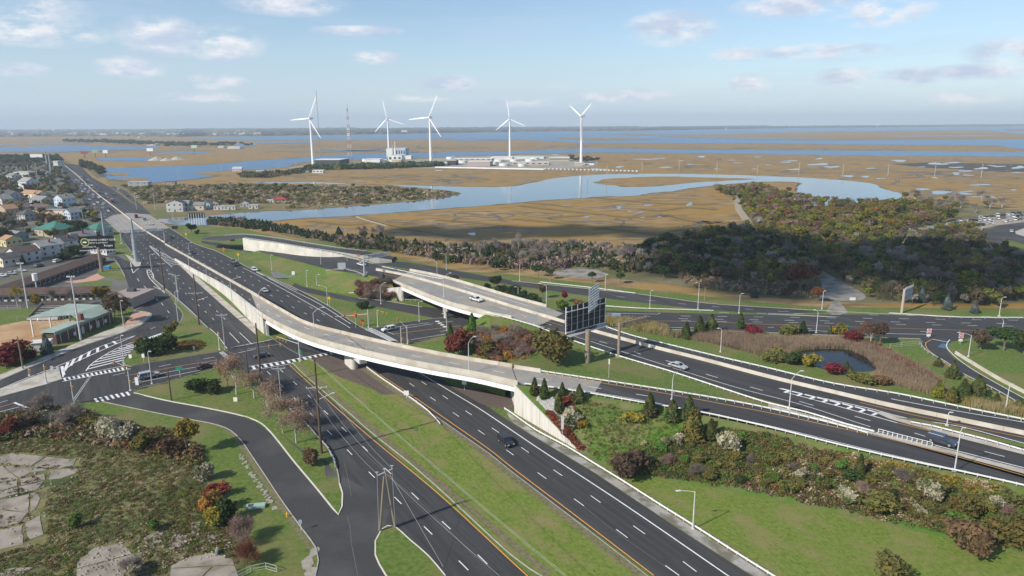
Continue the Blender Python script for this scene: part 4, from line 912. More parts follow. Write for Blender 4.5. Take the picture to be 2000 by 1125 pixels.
guardrail('far guardrail of the upper ramp behind the white wall',[(440,461,6.3),(478,459,7),(540,466,7),(600,476,7),(660,485,6.6),(715,492,4.7)],side=1,m=galv,post=3)
guardrail('white guardrail curving along the right-hand outer road by the car park',[(1918,450),(1912,458),(1914,468),(1928,480),(1960,496),(2000,513),(2060,540)],side=1,m=steelw,post=4)
guardrail('thin fence rail along the dark side ramp near the cedars',[(1797,673),(1810,688),(1850,712),(1887,737),(1940,762),(2000,797)],side=1,m=galv,post=3)
# picket-like white fence between the roads
W=thing('white_fence','short white post fence between the two merging highway roads','fence');q=crom(W3([(1715,846,5.6),(1760,858,5.5),(1820,873,5.45)]),2)
mb=MB()
for i in range(len(q)-1):mb.beam(q[i]+Vector((0,0,1)),q[i+1]+Vector((0,0,1)),.08)
mb.build('rail',steelw,W);pm=MB();pm.box((0,0,.5),(.1,.1,1.0));pme=pm.mesh('post',steelw);T=plen(q)
for k in range(12):
    d=T*k/11;s=0
    for i in range(len(q)-1):
        l=(q[i+1]-q[i]).length
        if s+l>=d-1e-6:p=q[i].lerp(q[i+1],(d-s)/l);break
        s+=l
    part('post',pme,W,p)
# ---- far right loop road
sheet('loop_road',[(1925,449),(1950,441),(2000,434),(2080,428),(2080,540),(2040,526),(2000,507),(1962,492),(1930,478),(1916,466),(1915,457)],.09,asphalt_mid)
sheet('loop_verge',[(1958,468),(1975,470),(2000,478),(2060,498),(2060,515),(2000,492),(1970,481)],.13,lawnm)
sheet('loop_verge',[(1983,452),(2000,446),(2060,440),(2060,470),(2000,462),(1984,457)],.13,lightconc)
barrier('loop_wall','low pale concrete wall on the outside of the loop road at the right',[(1921,447,.1),(1914,455,.1),(1913,465,.1),(1930,481,.1),(1960,496,.1),(2000,512,.1),(2050,533,.1)],h=1.2,w_=.5,top=.4)
# ================================================================ STREET FURNITURE
lamphead=mat('lamp_housing',(.55,.56,.57),None,rough=.4);lampglass=mat('lamp_lens',(.7,.7,.68),None,rough=.2)
polew=mat('pale_pole',(.50,.51,.51),(.60,.60,.60),1.5,.6)
def bpole(bx,by,tx,ty,z=None):
    b=G(bx,by) if z is None else P(bx,by,z);return b,ZT(b,tx,ty)
def street_lamp(label,bx,by,tx,ty,hx=None,hy=None,z=None,r=.11,curved=False,group='street lamps along the roads',m=None):
    b,zt=bpole(bx,by,tx,ty,z);W=thing('street_lamp',label,'street lamp',b,group=group);h=max(3,zt-b.z)
    mb=MB();mb.box((0,0,.15),(.5,.5,.3));mb.tube((0,0,0),(0,0,h),r*1.2,r*.75,10);mb.build('pole',m or polew,W)
    if hx is None:hx,hy=tx-4,ty+1
    # head lies in the plane of the pole at the same distance from the lens as the base
    d=CAMM.to_3x3() @ Vector(((hx-1000)/F_PX,(562.5-hy)/F_PX,-1));t=b.y/d.y
    hd=Vector((d.x*t-b.x,0,CAM_H+d.z*t-b.z))
    if hd.xy.length<.3:hd.x=.3
    p0=Vector((0,0,h-.05));mid=Vector((hd.x*.45,0,max(h,hd.z)+.02 if curved else h+(hd.z-h)*.6));mb=MB();mb.tube(p0,mid,.06,.05,8);mb.tube(mid,hd,.05,.045,8);mb.build('arm',m or polew,W)
    s=1 if hd.x>0 else-1;mb=MB();mb.hexa([(hd.x-.1*s,-.14,hd.z-.10),(hd.x-.1*s,.14,hd.z-.10),(hd.x+.75*s,.12,hd.z-.08),(hd.x+.75*s,-.12,hd.z-.08),(hd.x-.1*s,-.12,hd.z+.10),(hd.x-.1*s,.12,hd.z+.10),(hd.x+.6*s,.1,hd.z+.06),(hd.x+.6*s,-.1,hd.z+.06)]);lh=mb.build('lamp_head',lamphead,W)
    mb=MB();mb.box((hd.x+.35*s,0,hd.z-.12),(.45,.2,.06));mb.build('lens',lampglass,lh)
    return W
LAMPS=[
 ('lamp on the mown lawn at the bottom edge with its arm to the left',1353,1034,1355,960,1328,958,0),
 ('lamp rising from the flyover ramp guardrail at the lower right corner',1864,921,1873,842,1875,835,5.3),
 ('lamp beside the merge of two guardrails, arm reaching up right over chevrons',1541,800,1544,740,1564,724,6),
 ('lamp behind the dark cedars on the flyover ramp, bent at the top',1312,781,1314,741,1318,727,6.9),
 ('lamp standing on the flyover parapet near its east end',916,728,917,670,925,657,7.5),
 ('lamp on the near parapet in the middle of the flyover',615,661,612,611,629,600,7.5),
 ('lamp at the west end of the flyover where the wall meets the girder',509,613,507,572,515,562,6.6),
 ('lamp beside the no-entry sign on the dark side ramp, arm to the left',1891,697,1896,655,1875,649,0),
 ('lamp in front of the right-hand cedars beside the connector highway',1963,806,1970,752,1973,750,0),
 ('lamp at the near edge of the wide cross road behind the cedars',1594,650,1595,610,1593,605,0),
 ('lamp at the near edge of the cross road, far right',1957,646,1957,626,1953,616,0),
 ('lamp on the far verge at the right edge, arm to the right',1951,618,1955,583,1962,580,0),
 ('lamp beside the red barrier at the mouth of the gravel track',1605,604,1607,569,1609,568,0),
 ('lamp on the grass where the slip road meets the cross road',1443,612,1446,576,1449,573,0),
 ('lamp on the far verge in front of the dark thicket',1363,603,1366,554,1362,552,0),
 ('lamp on the grass strip right above the billboard',1269,603,1270,570,1272,567,0),
 ('lamp with a yellow plate beside the gravel yard',1182,568,1182,537,1184,536,0),
 ('lamp left of the gravel yard beside the pines',1015,549,1015,516,1008,515,0),
 ('lamp on the far parapet of the highway bridge above the small red tree',1067,597,1067,558,1055,553,6.7),
 ('short lamp on the grass beyond the highway bridge',1012,580,1012,562,1008,560,0),
 ('lamp standing on the highway bridge parapet with its arm to the right',867,580,867,543,878,533,6.7),
 ('lamp on the verge behind the sign gantry, arm to the left',854,540,853,512,841,507,0),
 ('lamp on the far verge at the end of the wood, arm to the left',872,527,872,499,863,495,0),
 ('lamp in front of the wing wall by the exit road',744,594,743,561,750,552,0),
 ('lamp on the lawn between the exit road and the cross avenue',819,628,819,590,822,588,0),
 ('lamp beside the yellow diamond sign on the lawn',640,596,638,562,624,557,0),
 ('lamp on the slope left of the lawn, left of a pair',600,560,599,530,597,528,0),
 ('lamp on the slope left of the lawn, right of a pair',619,561,619,538,621,536,0),
 ('lamp on the grass slope below the white wall',531,528,530,500,528,498,0),
 ('lamp at the cross avenue where it passes below the highway bridge',873,655,872,622,867,612,0),
 ('lamp on the ramp wall top nearest the flyover',453,587,452,549,467,541,5.2),
 ('lamp on the ramp wall second from the flyover',405,551,403,523,401,520,3.2),
 ('lamp at the foot of the ramp beside the painted gore',370,529,369,499,371,496,0),
 ('lamp beside the far edge of the eastbound lanes on the grass',370,496,369,476,372,474,0),
 ('lamp on the road before the white wall, arm to the right',627,520,626,501,638,491,3),
 ('lamp against the white retaining wall',594,499,594,474,591,472,0),
 ('lamp at the right end of the white retaining wall',679,527,679,500,676,498,0),
 ('tall white lamp standing in the reeds beyond the highway',1407,688,1407,643,1405,641,0),
 ('lamp pole on the grass gore edge below the double guardrail',1849,832,1849,806,1851,805,5.5),
 ('lamp beside the bleachers behind the pavement',242,641,237,589,235,587,0),
 ('lamp beside the big zebra markings on the left',243,712,237,657,235,655,0),
 ('lamp at the kerb beside the silver estate car',297,750,291,688,289,686,0),
 ('lamp on the strip between slip lanes and westbound lanes',349,635,343,570,345,568,0),
 ('lamp in the westbound lanes guardrail, upper',348,588,340,537,332,535,0),
 ('lamp in the guardrail strip beside the painted nose',298,543,295,498,300,496,0),
 ('lamp on the corner island left of the red shrub',52,700,50,675,52,671,0),
]
for (lb,bx,by,tx,ty,hx,hy,z) in LAMPS:street_lamp('street '+lb,bx,by,tx,ty,hx,hy,z)
# lamps near houses and along the far avenue
k=0
for (bx,by,tx,ty) in ((267,409,266,375),(303,408,302,378),(60,372,58,347),(75,372,73,342),(22,370,20,348),(338,427,330,395),(164,440,160,405),(190,470,188,450)):
    k+=1;street_lamp(['by the waterside road','nearer the waterfront houses','above the pale sheds','right of the pale sheds','far left among the trees','beside the ramp','above the green roofs','behind the left billboard'][k-1].join(['thin distant street lamp ','']),bx,by,tx,ty,None,None,0,r=.13)
# ---- wooden utility poles
woodp=mat('pole_wood',(.09,.06,.04),(.14,.095,.065),2,.9,stretch=(3,3,.3));woodp2=mat('pale_pole_wood',(.22,.18,.12),(.28,.23,.16),2,.9,stretch=(3,3,.3));insul=mat('insulator',(.5,.52,.54),None,rough=.3)
def utility_pole(label,bx,by,tx,ty,arm=None,armz=.96,r=.2,m=None,lean=0,extra=None,z=None):
    b,zt=bpole(bx,by,tx,ty,z);h=zt-b.z;W=thing('utility_pole',label,'utility pole',b);mb=MB();mb.tube((0,0,0),(lean,0,h),r,r*.62,10);mb.build('pole',m or woodp,W)
    if arm:
        for (fz_,half,ang) in arm:
            d=Vector((math.cos(ang),math.sin(ang),0));c=Vector((lean*fz_,0,h*fz_));mb=MB();mb.beam(c-d*half,c+d*half,.18,.16);mb.beam(c-d*half*.6+Vector((0,0,-.02)),c+Vector((0,0,-.9)),.06);mb.beam(c+d*half*.6+Vector((0,0,-.02)),c+Vector((0,0,-.9)),.06);ca=mb.build('crossarm',galv,W)
            for t in (-1,-.1,1):
                q=c+d*(half*t*.95);mb=MB();mb.tube(q+Vector((0,0,.05)),q+Vector((0,0,.4)),.09,.06,8);mb.build('insulator',insul,ca)
    return W,b,h
AH=R(-38)
U1,u1b,u1h=utility_pole('tall dark wooden pole by the grassy median with crossarm and street light',628,885,618,700,arm=[(.70,2.2,R(8))],r=.33)
mb=MB();mb.tube((0,0,u1h*.57),(3.2,.2,u1h*.64),.05,.04,6);la=mb.build('lamp_arm',galv,U1);mb=MB();mb.box((3.4,.2,u1h*.64),(.7,.25,.14));mb.build('lamp_head',lamphead,la)
utility_pole('dark wooden utility pole at the near corner of the intersection, left of the flyover',511,755,502,631,r=.33)
U3,u3b,u3h=utility_pole('dark wooden utility pole left of the ramp wall with a wide crossarm',389,634,384,535,arm=[(.63,2.4,R(8))],r=.33)
mb=MB();mb.tube((0,0,u3h*.48),(4.2,.2,u3h*.55),.05,.04,6);mb.build('lamp_arm',galv,U3)
utility_pole('dark wooden utility pole beside the painted zebra gore',321,566,313,480,arm=[(.6,1.6,R(8))],r=.33)
utility_pole('dark wooden pole on the corner lawn near the side street',335,782,330,721,r=.2)
utility_pole('dark wooden utility pole above the orange autumn trees at the crosswalk',485,735,481,673,r=.22)
utility_pole('weathered wooden pole on the left pavement by the red shrub',45,720,38,656,m=woodp2,r=.22)
utility_pole('metal pole with a flat crossarm beside the pale guardrail',440,684,435,613,arm=[(.97,1.7,R(8))],m=galv,r=.16)
utility_pole('metal pole with a flat crossarm behind the autumn trees',549,780,543,718,arm=[(.97,1.7,R(8))],m=galv,r=.16)
utility_pole('metal pole with a flat crossarm near the painted nose',349,587,342,537,arm=[(.97,1.5,R(8))],m=galv,r=.16)
utility_pole('grey wooden pole behind the far slip road by the thicket',1376,587,1377,561,m=woodp2,r=.2)
utility_pole('grey wooden pole beside the pines left of the billboard',1075,552,1076,538,m=woodp2,r=.25)
# twin pole frame at the bottom
W=thing('utility_pole','twin-leg wooden utility frame on the corner lawn carrying three wires','utility pole',P(757,1033,.17));b=P(757,1033,.17);h=ZT(b,755,914)-b.z;dx=P(764,1030)-b
d1=Vector((1.25,.55,0));mb=MB();mb.tube(-d1,(-.15,0,h*.87),.24,.15,10);mb.build('leg',woodp2,W);mb=MB();mb.tube(d1,(.1,0,h*.97),.24,.14,10);mb.build('leg',woodp2,W)
mb=MB();mb.beam((-1.25,-.4,h*.90),(1.35,.4,h*.97),.16);ca=mb.build('crossarm',galv,W)
for t in (-1,0,1):
    q=Vector((1.25*t,.4*t,h*.935+t*.4+.1));mb=MB();mb.tube(q,q+Vector((0,0,.55)),.05,.05,6);mb.tube(q+Vector((-.25,0,.55)),q+Vector((.25,0,.55)),.06,.06,6);mb.build('insulator',insul,ca)
for t in (-1.25,1.25):
    mb=MB();mb.tube((t,t*.3,h*.93),(t*1.1,t*.3-.5,.3),.035,.035,5);mb.build('conduit',galv,W)
mb=MB();tor=[Vector((.55+.28*math.cos(a),0,h*.36+.42*math.sin(a))) for a in np.linspace(0,2*math.pi,13)]
for i in range(12):mb.tube(tor[i],tor[i+1],.05,.05,5,cap=False)
mb.build('cable_coil',darksteel,W)
# ---- wires
wirem=mat('wire',(.30,.31,.32),None,rough=.5);wired=mat('dark_wire',(.10,.10,.11),None,rough=.6)
def wire(parent,a,b,sag,r=.022,m=None,n=14):
    mb=MB();a,b=Vector(a),Vector(b);p=[a.lerp(b,i/n)-Vector((0,0,4*sag*(i/n)*(1-i/n))) for i in range(n+1)]
    for i in range(n):mb.tube(p[i],p[i+1],r,r,4,cap=False)
    return mb.build('wire',m or wirem,parent)
def top(b,dz,dx=0,dy=0):return (b.x+dx,b.y+dy,b.z+dz)
u0b=b;u0h=h
W=thing('power_line','overhead wires running along the westbound road from pole to pole','power line')
u2b=G(511,755);u2h=ZT(u2b,502,631)-u2b.z;u4b=G(321,566);u4h=ZT(u4b,313,480)-u4b.z
for dx_,dy_,f in ((-1.25,-.3,.92),(0,0,1.0),(1.3,.4,.97)):wire(W,top(u0b,u0h*f,dx_,dy_),top(u1b,u1h*.70,dx_*1.5,dy_),1.2)
for dx_ in (-2,0,2.1):wire(W,top(u1b,u1h*.70,dx_),top(u2b,u2h*.72,dx_*.5),1.3,m=wired);wire(W,top(u2b,u2h*.72,dx_*.5),top(u3b,u3h*.63,dx_),1.5,m=wired);wire(W,top(u3b,u3h*.63,dx_),top(u4b,u4h*.6,dx_*.7),1.5,m=wired)
W=thing('power_line','pair of pale overhead wires crossing the grassy median diagonally','power line')
for k_,m_ in enumerate((wirem,wirem)):
    e=P(1118+k_*5,1128,6);wire(W,top(u1b,u1h*.97,-.1+k_*.3),(P(1230,1230,4).x+k_*.4,P(1230,1230,4).y,4),.6)
    wire(W,top(u2b,u2h*.98,-.1+k_*.3),top(u1b,u1h*.97,-.1+k_*.3),1.0);wire(W,top(u3b,u3h*.97,k_*.3),top(u2b,u2h*.98,k_*.3),1.0);wire(W,top(u4b,u4h*.97,k_*.3),top(u3b,u3h*.97,k_*.3),1.0)
W=thing('power_line','wires leading from the twin-leg pole towards the bottom edge','power line')
for t in (0,):wire(W,top(u0b,u0h*.93,t),(u0b.x+t*1.2+38,u0b.y-48,9),.8)
for t in (.9,):wire(W,top(u0b,u0h*.9,t),(u0b.x+10+t,u0b.y-11,.3),0,r=.025)
# ---- big steel monopoles
mono=mat('steel_monopole',(.30,.34,.37),(.38,.42,.45),.5,.5,metal=.2)
def monopole(label,bx,by,tx,ty,r0,r1,m=mono,arms=()):
    b,zt=bpole(bx,by,tx,ty,0);h=zt;W=thing('steel_pole',label,'steel pole',b);mb=MB();mb.tube((0,0,0),(0,0,h),r0,r1,16);mb.build('pole',m,W)
    mb=MB();mb.tube((0,0,0),(0,0,.5),r0*1.5,r0*1.5,16);mb.build('base_flange',galv,W)
    for f in arms:
        mb=MB();mb.tube((0,0,h*f),(2.4,.6,h*f+.5),.16,.09,8);mb.build('arm',m,W);mb=MB();mb.tube((0,0,h*f),(-2.4,-.6,h*f+.5),.16,.09,8);mb.build('arm',m,W)
    return W
monopole('huge tapering grey-blue steel pole on the pointed island beside the avenue',267,512,260,428,1.15,.42)
monopole('second steel transmission pole behind the left billboard with small arms',208,486,202,414,.8,.4,arms=(.93,.85))
monopole('distant steel transmission pole near the avenue horizon, left one',93,327,90,296,1.6,.9)
monopole('distant steel transmission pole near the avenue horizon, right one',100,335,96,301,1.6,.9)
monopole('slim steel transmission pole by the avenue shops, farther',100,350,97,322,.5,.35)
# stadium floodlights
def floodlight(label,bx,by,tx,ty):
    b,zt=bpole(bx,by,tx,ty,0);W=thing('floodlight_mast',label,'floodlight',b);mb=MB();mb.tube((0,0,0),(0,0,zt),.32,.18,10);mb.build('pole',polew,W)
    mb=MB();mb.beam((-1.3,0,zt),(1.3,0,zt),.12);f=mb.build('crossbar',galv,W)
    for t in (-1.1,-.4,.4,1.1):mb=MB();mb.box((t,-.1,zt+.3),(.45,.35,.4));mb.build('lamp',lamphead,f)
floodlight('tall white floodlight mast in front of the bleacher building',158,665,145,541)
floodlight('tall white floodlight mast at the left end of the bleachers',55,602,45,515)
floodlight('white floodlight mast by the avenue houses, left',58,352,56,324)
floodlight('white floodlight mast by the avenue houses, right',74,353,70,320)
# white tank on a post by the motel
b=P(74,577,0);W=thing('water_post_tank','small white cylindrical tank on a post behind the motel wing','tank',b);zt=ZT(b,71,534);mb=MB();mb.tube((0,0,0),(0,0,zt-3),.25,.25,8);mb.build('post',polew,W);mb=MB();mb.tube((0,0,zt-3),(0,0,zt),1.0,1.0,16);mb.build('tank',steelw,W)
# ---- traffic signals
sig_y=mat('signal_yellow',(.55,.35,.05),None,rough=.5);sig_b=mat('signal_black',(.03,.03,.03),None,rough=.5);sig_r=mat('signal_red_lens',(.5,.03,.02),None,rough=.3);sig_g=mat('signal_green_lens',(.02,.15,.08),None,rough=.3);sig_a=mat('signal_amber_lens',(.5,.25,.02),None,rough=.3)
def head_at(parent,c,rz,body=None,s=1.0):
    mb=MB();mb.box((0,0,0),(.40*s,.34*s,1.15*s));o=mb.build('signal_head',body or sig_y,parent);o.location=c;o.rotation_euler=(0,0,rz)
    for k_,m_ in enumerate((sig_r,sig_a,sig_g)):
        mb=MB();mb.tube((0,-.17*s,.36*s-.36*s*k_),(0,-.30*s,.36*s-.36*s*k_),.14*s,.16*s,10);mb.build('lens',m_,o)
def signal_mast(label,bx,by,tx,ty,arms=(),own=(),rz=0,m=None):
    """arms: (end px, end py, [fractions for heads])"""
    b,zt=bpole(bx,by,tx,ty);W=thing('traffic_signal',label,'traffic signal',b);h=zt-b.z
    mb=MB();mb.box((0,0,.15),(.55,.55,.3));mb.tube((0,0,0),(0,0,h),.16,.11,10);mb.build('pole',m or polew,W)
    for (ex,ey,hf,fz_,*body) in arms:
        d=CAMM.to_3x3() @ Vector(((ex-1000)/F_PX,(562.5-ey)/F_PX,-1));t=b.y/d.y;e=Vector((d.x*t-b.x,0,CAM_H+d.z*t-b.z));s0=Vector((0,0,h*fz_))
        mb=MB();mb.tube(s0,e,.10,.06,8);arm_=mb.build('mast_arm',m or polew,W)
        for f in hf:head_at(arm_,s0.lerp(e,f)+Vector((0,-.25,-.35)),rz,body[0] if body else None)
    for f in own:head_at(W,Vector((.35,-.2,h*f)),rz)
signal_mast('traffic signal at the zebra island corner with arm and yellow heads',255,763,252,716,arms=((222,706,(.15,.95),1.0),),own=(.35,))
signal_mast('traffic signal on the near left corner with thin diagonal arms',145,789,141,744,arms=((178,735,(),.1),(178,731,(),.2)),own=(.7,))
signal_mast('slim signal post on the wedge traffic island at left',91,748,87,712,own=(.8,))
signal_mast('small signal post on the left pavement',58,734,57,718,own=(.6,))
signal_mast('signal post with double heads below the crossarm pole',429,683,427,648,own=(.55,.85))
signal_mast('traffic signal on the south side of the intersection with long arm over the lanes',586,706,584,664,arms=((563,660,(),1.0),),own=())
signal_mast('mast arm signal with dark heads over the eastbound lanes and orange diamond sign',720,640,719,604,arms=((652,619,(.35,.68,1.0),.75,sig_b),))
signal_mast('signal with two yellow heads on a short arm on the lawn',738,638,738,606,arms=((756,612,(.2,.65,1.0),1.0),))
signal_mast('traffic signal near corner below the flyover, arm reaching left',796,672,796,637,arms=((776,622,(1.0,),.9),),own=(.15,))
signal_mast('thin signal post in front of the white estate car',784,673,784,638,own=(.3,))
# row of yellow signal heads hung under the flyover girder
W=thing('signal_row','row of yellow signal heads hanging under the flyover girder by the abutment','traffic signal',P(556,690,0));b=P(556,690,0)
e1=Vector((P(540,657,5.4)-b));e2=Vector((P(584,672,4.6)-b));mb=MB();mb.tube(e1,e2,.08,.08,8);ar=mb.build('mast_arm',polew,W)
for f in (.02,.16,.30,.43):head_at(ar,e1.lerp(e2,f)+Vector((0,0,-.5)),0)
W=thing('signal_row','mast arm with yellow signal heads over the cross avenue beside the black car','traffic signal',P(484,720,.1));b=P(484,720,.1)
zt=7.2;mb=MB();mb.tube((0,0,0),(0,0,zt),.16,.12,10);mb.build('pole',polew,W);e2=P(548,672,5)-b;mb=MB();mb.tube((0,0,zt-1.2),e2,.09,.06,8);ar=mb.build('mast_arm',polew,W)
for f in (.35,.66,1.0):head_at(ar,Vector((0,0,zt-1.2)).lerp(e2,f)+Vector((0,-.2,-.3)),0)
# ---- signs
signback=mat('sign_back',(.42,.44,.46),(.5,.52,.54),1,.5,metal=.4);green=mat('sign_green',(.01,.22,.14),None,rough=.5);orange=mat('sign_orange',(.75,.13,.03),None,rough=.5);yellow=mat('sign_yellow',(.75,.42,.02),None,rough=.5)
redp=mat('sign_red',(.55,.03,.04),None,rough=.5);whitep=mat('sign_white',(.78,.78,.76),None,rough=.5);black=mat('black_paint',(.02,.02,.02),None,rough=.5);bluep=mat('sign_blue',(.25,.35,.45),None,rough=.5)
def text_part(txt,size,parent,loc,rot,m,name='lettering',sx=1,align='CENTER'):
    c=bpy.data.curves.new(name,'FONT');c.body=txt;c.size=size;c.align_x=align;c.align_y='CENTER';c.resolution_u=1;c.extrude=.01;c.offset=size*.012
    o=bpy.data.objects.new(name+'_tmp',c);COL.objects.link(o);bpy.context.view_layer.update()
    me=bpy.data.meshes.new_from_object(o.evaluated_get(bpy.context.evaluated_depsgraph_get()));COL.objects.unlink(o);bpy.data.objects.remove(o)
    me.materials.clear();me.materials.append(m);t=bpy.data.objects.new(name,me);COL.objects.link(t);t.parent=parent;t.location=loc;t.rotation_euler=rot;t.scale=(sx,1,1);return t
def sign(name,label,bx,by,tx,ty,w_,h_,m,shape='rect',face=0,words=None,wm=None,z=None,post=polew,back=False):
    b,zt=bpole(bx,by,tx,ty,z);h=zt-b.z;W=thing(name,label,'sign',b,face);mb=MB();mb.box((0,0.06,h/2),(.09,.06,h));mb.build('post',post,W)
    cz=h-h_/2;mb=MB()
    if shape=='diamond':w_ *= .72;pts=[(0,-w_*.7),(w_*.7,0),(0,w_*.7),(-w_*.7,0)]
    elif shape=='round':pts=[(w_/2*math.cos(t),w_/2*math.sin(t)) for t in np.linspace(0,2*math.pi,17)[:-1]]
    else:pts=[(-w_/2,-h_/2),(w_/2,-h_/2),(w_/2,h_/2),(-w_/2,h_/2)]
    k_=len(pts);mb.v=[(p[0],-.03,cz+p[1]) for p in pts]+[(p[0],.01,cz+p[1]) for p in pts];mb.f=[tuple(range(k_))[::1],tuple(range(2*k_-1,k_-1,-1))]+[(i,k_+i,k_+(i+1)%k_,(i+1)%k_) for i in range(k_)];mb.m=[0]*(k_+2)
    pn=mb.build('panel',m,W)
    if words:
        for i,(t_,s_) in enumerate(words):text_part(t_,s_,pn,(0,-.05,cz+(len(words)/2-i-.5)*s_*1.15),(math.pi/2,0,0),wm or whitep)
    return W,cz
for (lb,bx,by,tx,ty) in (('left of the side ramp mouth',1813,660,1814,642),('right of the side ramp mouth beside the lamp',1875,672,1876,651)):
    W,cz=sign('no_entry_sign','white and red do-not-enter sign standing '+lb,bx,by,tx,ty,1.5,1.5,whitep)
    mb=MB();pts=[(.68*math.cos(t),.68*math.sin(t)) for t in np.linspace(0,2*math.pi,21)[:-1]];k_=len(pts);mb.v=[(p[0],-.04,cz+p[1]) for p in pts];mb.f=[tuple(range(k_))];mb.m=[0];mb.build('red_disc',redp,W)
    mb=MB();mb.box((0,-.06,cz),(.95,.02,.2));mb.build('white_bar',whitep,W);text_part('DO NOT',.24,W,(0,-.07,cz+.33),(math.pi/2,0,0),whitep);text_part('ENTER',.24,W,(0,-.07,cz-.33),(math.pi/2,0,0),whitep)
    mb=MB();mb.box((0,-.01,cz-1.5),(1.3,.03,.8));mb.build('wrong_way_plate',whitep,W)
sign('warning_sign','yellow diamond sign on the lawn beside a lamp pole',644,600,644,577,1.5,2.1,yellow,'diamond')
sign('warning_sign','orange diamond work sign on the signal arm lawn',695,640,695,607,2.0,2.8,orange,'diamond')
sign('warning_sign','small orange work sign near the signal mast foot',708,638,708,624,1.2,1.7,orange,'rect')
sign('warning_sign','yellow diamond sign at the far edge of the eastbound lanes',466,509,466,493,1.6,2.2,yellow,'diamond')
sign('warning_sign','yellow diamond sign near the far end of the eastbound grass verge',364,466,364,454,1.6,2.2,yellow,'diamond')
sign('warning_sign','round red and orange work sign on the grass by the underpass',437,492,437,483,1.9,1.9,orange,'diamond')
sign('warning_sign','orange diamond work sign on the shoulder beyond the avenue',321,442,321,432,1.9,2.6,orange,'diamond')
sign('clearance_sign','yellow clearance sign above the underpass road',455,480,455,467,3.0,1.2,yellow,'rect',post=galv)
sign('clearance_sign','small orange plate on the sign gantry rail',701,511,701,497,1.2,1.1,orange,'rect')
sign('street_name_sign','green street name sign at the corner lawn beside the cross avenue',352,737,349,716,2.0,1.0,green,'rect')
sign('street_name_sign','small green direction sign on the pole below the flyover',587,705,585,683,.9,1.3,green,'rect')
sign('street_name_sign','small green sign behind the autumn trees at the cross road',1654,649,1654,634,1.0,1.6,green,'rect')
sign('keep_right_sign','tall white banner sign on the kerb in front of the silver estate car',268,752,266,737,.9,3.0,whitep,'rect')
sign('keep_right_sign','two square signs on the wedge traffic island',105,741,100,715,.9,1.4,signback,'rect')
sign('keep_right_sign','grey square sign on the tip of the wedge traffic island',116,738,113,716,.9,1.4,signback,'rect')
sign('keep_right_sign','small white sign on the island lawn left of the dark hedge',281,707,280,691,.8,1.2,whitep,'rect')
sign('keep_right_sign','white sign on the island lawn by the orange twigs',255,701,255,692,.9,1.2,whitep,'rect')
sign('direction_sign','grey back of a square sign on the hill beside the highway rail',1043,638,1042,614,2.6,2.2,signback,'rect',z=6.6)
sign('direction_sign','grey back of a direction sign beside the link road',668,530,668,513,3.6,2.9,signback,'rect')
sign('direction_sign','striped white chevron sign by the cross road behind the billboard',1203,626,1203,612,3.4,3.2,bluep,'rect')
sign('direction_sign','white sign mounted on the median guardrail under the flyover',794,778,794,763,1.3,1.2,whitep,'rect')
sign('direction_sign','small white sign below the flyover girder near the slope',907,762,907,744,1.2,1.0,whitep,'rect')
sign('direction_sign','small white sign beside the link road',573,538,573,530,1.4,1.6,whitep,'rect')
sign('direction_sign','narrow grey sign post beside the wing wall',1098,869,1098,812,.6,3.2,polew,'rect')
sign('direction_sign','slim white post with a small box on the grass wedge',1189,738,1189,701,.35,1.4,whitep,'rect')
sign('notice_board','white notice board at the edge of the gravel track',1665,586,1665,581,2.4,1.1,whitep,'rect')
sign('message_board','dark portable message board on the shoulder beyond the avenue',342,450,342,441,4.2,2.3,black,'rect')
sign('notice_board','white utility box on the island lawn by the autumn trees',460,784,460,776,1.0,1.2,whitep,'rect')
sign('notice_board','small white marker on the island lawn edge',379,684,379,676,.5,1.0,whitep,'rect')
sign('notice_board','small square sign at the side street kerb by the bottom lawn',588,1037,588,1015,.6,.7,bluep,'rect')
# fire hydrant
b=P(561,1009,.05);W=thing('fire_hydrant','small yellow fire hydrant on the grass by the side street kerb','fire hydrant',b);mb=MB();mb.tube((0,0,0),(0,0,.7),.16,.14,10);mb.tube((0,0,.7),(0,0,.9),.18,.05,10);mb.build('body',yellow,W);mb=MB();mb.tube((-.25,0,.5),(.25,0,.5),.08,.08,8);mb.build('outlet',yellow,W)
# junk and bits on the scrub
b=G(500,991);W=thing('broken_sign_box','pale green broken box lying on the lawn beside the side street','box',b,.2);mb=MB();mb.box((0,0,.3),(3.4,1.3,.5));mb.build('shell',mat('pale_green',(.30,.42,.38)),W);mb=MB();mb.box((-.9,0,.56),(1.0,.9,.03));mb.build('dark_panel',darksteel,W)
for k_,(x,y) in enumerate(((422,1083),(427,1082))):
    b=G(x,y);mb=MB();mb.box((0,0,.5),(.25,1.2,1.0));o=mb.build('leaning_plank',mat('grey_plank',(.30,.28,.26)));o.location=b;o.rotation_euler=(0,.3-.6*k_,.2);tag(o,['left plank of a leaning pair on the cracked concrete lot','right plank of a leaning pair on the cracked concrete lot'][k_],'plank')
b=P(432,1110);mb=MB();mb.tube((0,0,0),(0,0,.09),1.1,1.0,16);o=mb.build('manhole_cover',mat('dark_cover',(.12,.10,.08)));o.location=b;tag(o,'dark round cover on the cracked concrete lot at the bottom','manhole cover')
